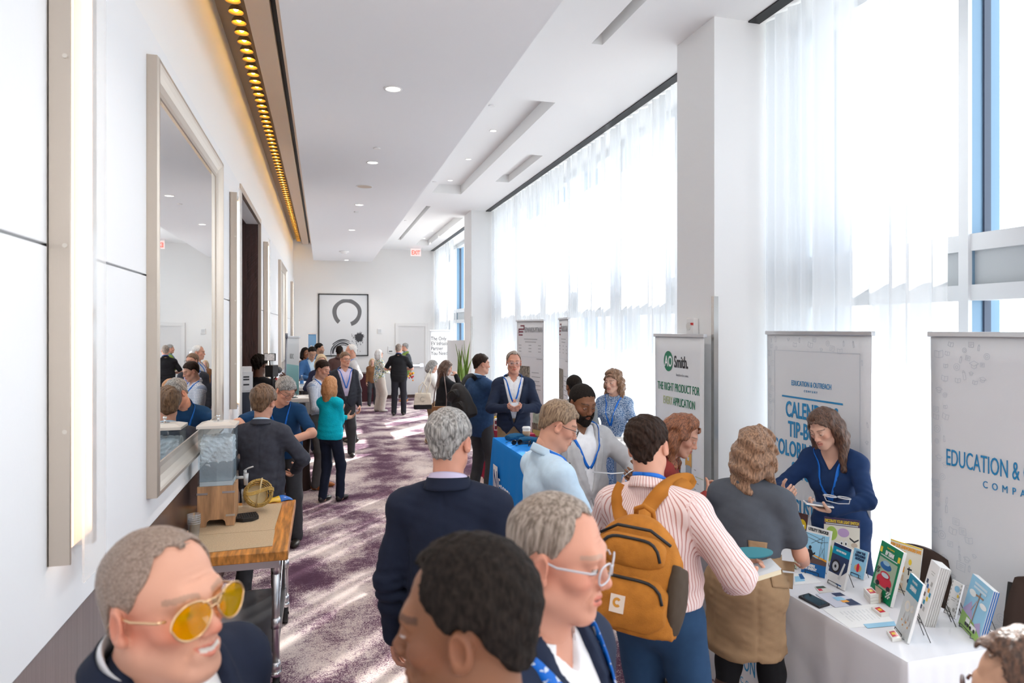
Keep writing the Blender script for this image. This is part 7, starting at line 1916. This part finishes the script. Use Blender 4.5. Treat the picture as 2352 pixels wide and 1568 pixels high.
def backpack(name, M, size, mats, label, detail=2, pocketm=None, cat='backpack'):
    w, d, h = size
    r = empty(name, (0, 0, 0), 0, label, cat); r.matrix_basis = M
    S_ = Sdf(); S_.ell((0, 0, h * .46), (w * .52, d * .56, h * .56), None, .03); S_.cone((-w * .30, 0, h * .12), (w * .30, 0, h * .12), d * .42, None, .08)
    S_.post(lambda X, Y, Z, F: np.maximum(F, -Z - .0 + .004) + .004 * wob(X, Y, Z, 30, 1) + .002 * wob(X, Y, Z, 70, 3))
    S_.post(lambda X, Y, Z, F: np.maximum(F, np.abs(X) - w * .5))
    sdf_obj('main_body', S_, .010, mats[0], r, 1)
    for (z0, z1, ww) in ((.04, .50, .86), (.56, .84, .70))[:detail]:
        S2 = Sdf(); zc = (z0 + z1) / 2 * h
        S2.ell((0, d * .40, zc), (w * ww * .56, d * .28, (z1 - z0) * h * .62), None, .02)
        S2.post(lambda X, Y, Z, F, z0=z0, z1=z1, ww=ww: np.maximum.reduce([F, np.abs(X) - w * ww * .5, z0 * h - Z, Z - z1 * h]) + .003 * wob(X, Y, Z, 45, 2))
        po = sdf_obj('front_pocket', S2, .008, mats[0], r, 1)
        z = MB(); pts = []
        for k in range(15):
            t = -1.0 + 2.0 * k / 14; x = w * ww * .46 * max(-1, min(1, t * 1.05)); zz = z1 * h - .012 - .10 * h * abs(t) ** 5 * 1.6
            yy = d * .40 + d * .28 * math.sqrt(max(0.02, 1 - (x / (w * ww * .56)) ** 2 - ((zz - zc) / ((z1 - z0) * h * .62)) ** 2)); pts.append((x, yy + .002, zz))
        z.tube(pts, .006, 6); z.build('zipper', mats[1], po)
    return r
can = cloth_mat('orange_brown_canvas', (.42, .155, .022), bump=.25, bscale=300, vary=.12); cand = mat('pack_black', (.015, .014, .014), .6); mesh_ = mat('pack_mesh_side', (.055, .035, .02), .8)
# orange brown backpack
c0 = P(1440, 1446, 2.44); up = (P(1474, 1186, 2.52) - c0); hgt = up.length; up.normalize()
out = Vector((-math.sin(TH) * 1 - .62, -1.0, -.05)); out = (out - up * out.dot(up)).normalized(); xx = out.cross(up).normalized()
M = Matrix(((xx.x, out.x, up.x, c0.x), (xx.y, out.y, up.y, c0.y), (xx.z, out.z, up.z, c0.z), (0, 0, 0, 1)))
bp = backpack('backpack', M, (.34, .20, hgt), (can, cand), 'orange brown canvas backpack hanging on the pink striped back')
S_ = Sdf()
for sg in (1, -1):
    S_ = Sdf(); S_.ell((sg * .155, .0, .15), (.040, .085, .15), None, .02); S_.post(lambda X, Y, Z, F: np.maximum(np.maximum(F, Z - .245 - .25 * Y), .02 - Z) + .002 * wob(X, Y, Z, 60, 1))
    sdf_obj('side_pocket', S_, .007, mesh_, bp, 1)
pt = MB().box((.012, .1400, .10), (.050, .006, .058)).build('label_patch', mat('patch_cream', (.72, .60, .50), .6), bp)
MB().add([(.012 - .0155 * rr * math.cos(t), .1436, .104 + .0165 * rr * math.sin(t)) for rr in (1.0, .42) for t in [R(40 + 28 * i) for i in range(11)]], [(i, i + 1, 12 + i, 11 + i) for i in range(10)]).build('label_logo', mat('patch_orange', (.60, .26, .03), .5), pt)
MB().tube([(-.035, -.06, hgt * .97), (-.032, -.03, hgt * 1.06), (.0, -.02, hgt * 1.10), (.032, -.03, hgt * 1.06), (.035, -.06, hgt * .97)], .010, 8).build('carry_handle', can, bp)
cr_ = MB().tube([(-.13, .06, hgt * .80), (-.06, .09, hgt * .90), (.06, .09, hgt * .90), (.13, .05, hgt * .80)], .006, 6).build('zipper', cand, bp)
G_ = CAST['G']
ribbon([P(1474, 1205, 2.56), raysurf(G_, 1490, 1165, .03, 2.7), raysurf(G_, 1522, 1125, .014, 2.75), raysurf(G_, 1556, 1104, .012, 2.8), raysurf(G_, 1584, 1104, .012, 2.85), G_.M @ (Vector((.125, -.02, 1.462)) * G_.s), G_.M @ (Vector((.13, .09, 1.38)) * G_.s)], (ray(1560, 1150) * -1), .058, can, 'shoulder_strap', bp, .012)
ribbon([P(1440, 1225, 2.54), raysurf(G_, 1424, 1180, .03, 2.7), raysurf(G_, 1420, 1140, .014, 2.75), raysurf(G_, 1432, 1112, .012, 2.8)], (ray(1440, 1150) * -1), .056, can, 'shoulder_strap', bp, .012)
# black backpack of the blue blazer
bkm = cloth_mat('black_pack_leather', (.022, .019, .019), rough=.55); 
def packat(pb, ptop, Db, Dt, outimg, size, mats, label, detail=2):
    c0 = P(*pb, Db); up = P(*ptop, Dt) - c0; h = up.length; up.normalize()
    az_ = math.atan2(ray(*pb).x, ray(*pb).y) + R(outimg); out = Vector((math.sin(az_), math.cos(az_), 0)); out = (out - up * out.dot(up)).normalized(); xx = out.cross(up).normalized()
    M = Matrix(((xx.x, out.x, up.x, c0.x), (xx.y, out.y, up.y, c0.y), (xx.z, out.z, up.z, c0.z), (0, 0, 0, 1)))
    return backpack('backpack', M, (size[0], size[1], h), mats, label, detail)
b2 = packat((1074, 962), (1046, 882), 7.95, 8.05, 238, (.32, .19), (bkm, cand), 'black leather backpack worn over the mid blue blazer')
ribbon([P(1058, 892, 8.0), P(1070, 868, 8.05), P(1084, 862, 8.15), P(1094, 872, 8.28)], (ray(1080, 880) * -1), .05, cand, 'shoulder_strap', b2, .01)
b3 = packat((938, 848), (937, 812), 19.55, 19.55, 100, (.30, .18), (cloth_mat('grey_pack', (.06, .065, .075)), cand), 'grey backpack worn by the olive green jacket near the white door', 1)
ribbon([P(932, 818, 19.6), P(929, 806, 19.65), P(926, 806, 19.7)], (ray(930, 810) * -1), .06, cand, 'shoulder_strap', b3, .01)
# flower bunch near the grey backpack
r = empty('flower_bunch', P(943, 862, 19.4), 0, 'small bunch of orange and red flowers hanging below the grey backpack', 'flowers'); rn = random.Random(2)
for i in range(12):
    q = (rn.uniform(-.08, .08), rn.uniform(-.05, .05), rn.uniform(-.16, .14)); MB().ell(q, rn.uniform(.022, .036), 8, 6).build('flower', [mat('petal_orange', (.75, .22, .02), .6), mat('petal_red', (.5, .03, .04), .6), mat('petal_yellow', (.8, .5, .05), .6)][i % 3], r)
MB().tube([(0, 0, .30), (.01, 0, .1), (0, 0, -.05)], .012).build('stems', mat('stem_green', (.1, .15, .04), .6), r)
# strap of the backpack of the grey blazer
A = CAST['F']
strapk = mat('pack_black', (.015, .014, .014), .6)
def onsurf(A, x, z, off=.012):
    L_ = A.layers; zz = np.linspace(.45, -.2, 200); pts = np.stack([np.full(200, x), zz, np.full(200, z)], 1); F = np.minimum.reduce([q.at(pts) for q in L_]); i = np.nonzero(F < 0)[0]
    y = zz[i[0]] if len(i) else 0
    rt = A.root; M = Matrix.Translation(rt.location) @ rt.rotation_euler.to_matrix().to_4x4(); return M @ Vector((x, y + off, z))
fwd = A.root.rotation_euler.to_matrix() @ Vector((0, 1, 0))
s = A.s
S_ = Sdf(); S_.ell((0, 0, .22), (.15, .09, .24), None, .02)
r = empty('backpack', (0, 0, 0), 0, 'black backpack whose strap crosses the light grey blazer', 'backpack')
b0 = A.root.matrix_basis if False else (Matrix.Translation(A.root.location) @ A.root.rotation_euler.to_matrix().to_4x4())
r.matrix_basis = b0 @ Matrix.Translation((.02 * s, -.27 * s, .98 * s))
sdf_obj('main_body', S_, .012, cand, r, 1)
ribbon([onsurf(A, .145 * s, 1.44 * s, .02), onsurf(A, .150 * s, 1.38 * s), onsurf(A, .150 * s, 1.30 * s), onsurf(A, .155 * s, 1.22 * s)], fwd, .055, mat('pack_grey_pad', (.33, .33, .34), .8), 'padded_strap', r, .012)
ribbon([onsurf(A, .150 * s, 1.25 * s, .018), onsurf(A, .14 * s, 1.14 * s, .018), onsurf(A, .125 * s, 1.02 * s, .016)], fwd, .03, cand, 'strap_tail', r, .005)
ribbon([onsurf(A, .155 * s, 1.23 * s, .018), onsurf(A, .18 * s, 1.16 * s, .016), onsurf(A, .20 * s, 1.08 * s, .014)], fwd, .028, cand, 'side_strap', r, .005)
MB().box(r.matrix_basis.inverted() @ onsurf(A, .152 * s, 1.235 * s, .024), (.05, .012, .05)).build('buckle', cand, r)
# white name badge on its ribbon in the hand
p, d, t, n = hw(A, 'L', (.095, .02, .03)); q = onsurf(A, -.01 * s, 1.20 * s, .02)
r = empty('name_badge', p, 0, 'white name badge held up on its ribbon by the light grey blazer', 'badge')
inv = Matrix.Translation(-p)
MB().tube([inv @ q, inv @ (q.lerp(p, .5) + Vector((0, 0, -.01))), (0, 0, 0)], .005, 6, sq=.35).build('ribbon', mat('ribbon_white', (.82, .83, .86), .5), r)
MB().box((0, 0, -.0), (.085, .006, .055), Matrix.Rotation(.5, 4, 'Z') @ Matrix.Rotation(.9, 4, 'X')).build('card', mat('badge_white', (.86, .87, .88), .4), r)
# phone and clear case in the hands of the navy dress
A = CAST['J']
p, d, t, n = hw(A, 'L', (.085, .015, .030)); r = empty('phone', p, 0, 'white edged phone lying on the palm of the navy dress', 'phone'); frame(r, d, n)
MB().b2((-.074, -.037, -.0045), (.074, .037, .0045)).build('phone_body', mat('phone_white', (.78, .76, .75), .3), r, .003); MB().b2((-.068, -.032, .0046), (.068, .032, .0052)).build('phone_screen', mat('phone_grey_screen', (.20, .24, .30), .1), r)
r = empty('folded_glasses', p + d * -.10 + Vector((0, 0, .055)), 0, 'clear folded reading glasses held with the phone above the palm', 'glasses'); frame(r, d, (0, 0, 1)); f = MB()
for sx in (-1, 1): f.tube([(sx * .038 + .034 * math.cos(a), .026 * math.sin(a), 0) for a in [2 * PI * i / 24 for i in range(24)]], .0038, 6, closed=True); f.tube([(sx * .07, 0, 0), (sx * .06, .02, -.025), (0, .03, -.03)], .003, 6)
f.build('frame', mat('clear_acetate_frame', (.62, .63, .66), .2), r)
# coffee cup of the blue blazer
A = CAST['AC']; p, d, t, n = hw(A, 'R', (.07, .0, .038)); coffee((p.x, p.y, p.z - .055), 0, 'white lidded paper coffee cup held by the mid blue blazer')
# small card between the hands of the navy blazer facing us
A = CAST['AD']; p, d, t, n = hw(A, 'R', (.095, .02, .02)); p2, _, _, _ = hw(A, 'L', (.095, .02, .02)); pm = (p + p2) / 2
tag(MB().box((0, 0, 0), (.085, .003, .05)).build('business_card', mat('badge_white', (.86, .87, .88), .4), loc=(pm.x, pm.y - .01, pm.z + .02)), 'small white card held between the hands of the navy blazer with khaki trousers', 'card')
# book and teal sample of the striped shirt
A = CAST['G']; p, d, t, n = hw(A, 'R', (.10, .03, .03)); 
r = empty('notebook', p, 0, 'cream edged notebook held out by the pink striped shirt', 'notebook'); frame(r, d + Vector((.3, 0, .15)), (0, -.2, 1)); r.scale = (.8, .8, .8)
MB().b2((-.06, -.05, -.014), (.10, .05, .014)).build('pages', mat('pages_cream', (.78, .70, .50), .6), r); MB().b2((-.062, -.052, .0142), (.102, .052, .018)).build('cover', mat('cover_pale', (.62, .64, .66), .4), r)
r = empty('teal_sunglass_case', p + Vector((-.02, .02, .075)), 0, 'flat teal oval fan held above the notebook', 'fan'); frame(r, (1, -.15, 0), (0, -.3, 1))
MB().prism([(.095 * math.cos(2 * PI * i / 28), .036 * math.sin(2 * PI * i / 28)) for i in range(28)], -.003, .003).build('blade', mat('teal_card', (.01, .16, .20), .4), r); MB().tube([(0, 0, -.003), (-.01, .0, -.03), (-.02, 0, -.07)], .006).build('handle', mat('clear_handle', (.55, .58, .60), .3), r)
# film camera rig
p = P(621, 850, 8.25); r = empty('video_camera', (p.x, p.y, p.z), -R(22), 'black video camera rig with a lit flip screen beside the doorway', 'camera')
MB().b2((-.045, -.05, -.08), (.055, .10, .06)).build('camera_body', cand, r, .008); MB().cyl((.005, .10, -.01), (.005, .22, -.01), .04, n=18).build('lens_barrel', cand, r); MB().cyl((.03, -.01, -.20), (.03, -.01, -.08), .016).build('grip', cand, r)
mo = MB().b2((-.055, -.05, .115), (.085, -.03, .205)).build('monitor', cand, r, .003); MB().b2((-.048, -.0515, .121), (.078, -.0503, .199)).build('monitor_picture', mat('monitor_glow', (.4, .38, .38), .3, vary=.8, vscale=28, emit=(.5, .47, .46), estr=.5), mo); MB().cyl((.01, -.03, .06), (.01, -.04, .118), .007).build('monitor_arm', cand, r)
MB().ell((.07, .02, -.11), .018, 8, 6).build('red_knob', mat('petal_red', (.5, .03, .04), .6), r)
# tote and handbag
p = P(971, 918, 11.9)
r = empty('tote_bag', (p.x, p.y, p.z - .16), R(-8), 'cream canvas tote with black base carried by the white jacket', 'bag')
def tote(z0, z1, k, d_): S_ = Sdf(); S_.ell((0, 0, .17), (.26, .12, .30), None, .02); S_.post(lambda X, Y, Z, F: np.maximum.reduce([F, z0 - Z, Z - z1, np.abs(X) - (.20 - .12 * np.maximum(Z - .1, 0)), np.abs(Y) - .085]) + .004 * wob(X, Y, Z, 28, 3)); return sdf_obj('canvas_body' if z0 > .05 else 'black_base', S_, .011, k, r, 1)
tote(.10, .36, cloth_mat('cream_canvas', (.70, .63, .52)), 1); tote(.0, .10, cloth_mat('tote_black_base', (.02, .018, .02)), 1)
for y in (-.06, .06): MB().tube([(-.09, y, .33), (-.08, y * .8, .50), (0, y * .3, .60), (.08, y * .8, .50), (.09, y, .33)], .011, 8).build('handle', cloth_mat('cream_canvas', (.7, .63, .52)), r)
r.scale = (.78, .78, .78)
iv = (Matrix.Translation(r.location) @ r.rotation_euler.to_matrix().to_4x4() @ Matrix.Scale(.78, 4)).inverted(); ts_ = iv @ P(989, 848, 12.15)
MB().tube([(-.07, -.05, .33), ((ts_.x - .07) * .6, ts_.y * .5 - .04, .33 + (ts_.z - .33) * .6), (ts_.x, ts_.y, ts_.z), ((ts_.x + .08) * .7, ts_.y * .5 + .04, .33 + (ts_.z - .33) * .5), (.08, .05, .33)], .012, 8).build('shoulder_strap', cloth_mat('cream_canvas', (.7, .63, .52)), r)
MB().tube([(.05 * math.cos(a), -.096, .23 + .05 * math.sin(a)) for a in [R(30 + 30 * i) for i in range(11)]], .006, 6).build('print_swirl', mat('tote_print', (.45, .40, .33), .7), r)
p = P(1010, 942, 10.4)
r = empty('handbag', (p.x, p.y, p.z - .1), R(-20), 'small tan handbag on a long strap beside the black blazer', 'bag'); MB().b2((-.11, -.04, 0), (.11, .04, .16)).build('bag_body', mat('tan_leather', (.34, .17, .07), .5, vary=.5, vscale=60), r, .02, 3); MB().box((0, -.042, .11), (.22, .008, .10)).build('flap', mat('tan_leather_dark', (.26, .12, .05), .5), r, .003)
MB().tube([(-.10, 0, .15), (-.085, .02, .35), (-.03, .10, .66), (.03, .18, .66), (.09, .1, .3), (.10, 0, .15)], .010, 6, sq=.5).build('strap', mat('strap_brown', (.11, .06, .05), .5), r)
# ================================================================ LIGHT + CAMERA
w = bpy.data.worlds.new('World'); sc.world = w; w.use_nodes = True
bg = w.node_tree.nodes['Background']; bg.inputs['Color'].default_value = (.86, .93, 1.0, 1); bg.inputs['Strength'].default_value = 3.1
sl = bpy.data.lights.new('Sun', 'SUN'); sl.energy = 15; sl.angle = R(.6); sl.color = (1.0, .95, .88)
so = bpy.data.objects.new('Sun', sl); COL.objects.link(so)
az, el = R(39), R(30)
dirv = Vector((math.sin(az) * math.cos(el), math.cos(az) * math.cos(el), math.sin(el)))
so.rotation_euler = dirv.to_track_quat('Z', 'Y').to_euler()
so.location = (12, 16, 12)

# the recessed lamps give real light
def spot(x, y, z, e):
    l = bpy.data.lights.new('Downlight', 'SPOT'); l.energy = e; l.spot_size = R(130); l.spot_blend = .7; l.color = (1, .95, .89); l.shadow_soft_size = .06
    o = bpy.data.objects.new('Downlight', l); COL.objects.link(o); o.location = (x, y, z)
for q in list(COL.objects):
    if q.name.startswith('downlight') and q.type == 'EMPTY': spot(q.location.x, q.location.y, q.location.z - .03, 60 if q.location.z < 4.2 else 25)
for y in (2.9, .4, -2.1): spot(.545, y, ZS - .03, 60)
cam = bpy.data.cameras.new('Camera'); co = bpy.data.objects.new('Camera', cam); COL.objects.link(co)
cam.sensor_width = 36; cam.lens = 36 * FPX / 2352
cam.shift_y = -(784 - HOR) / 2352
cam.clip_start = .05
cam.dof.use_dof = True; cam.dof.focus_distance = 5.5; cam.dof.aperture_fstop = 4.0
co.location = (0, 0, CAMH); co.rotation_euler = (PI / 2, 0, -TH)
sc.camera = co
vs = sc.view_settings
sc.display_settings.display_device = 'sRGB'
vs.view_transform = 'Standard'; vs.look = 'None'; vs.gamma = 1.0; vs.use_curve_mapping = False; vs.exposure = 0.30
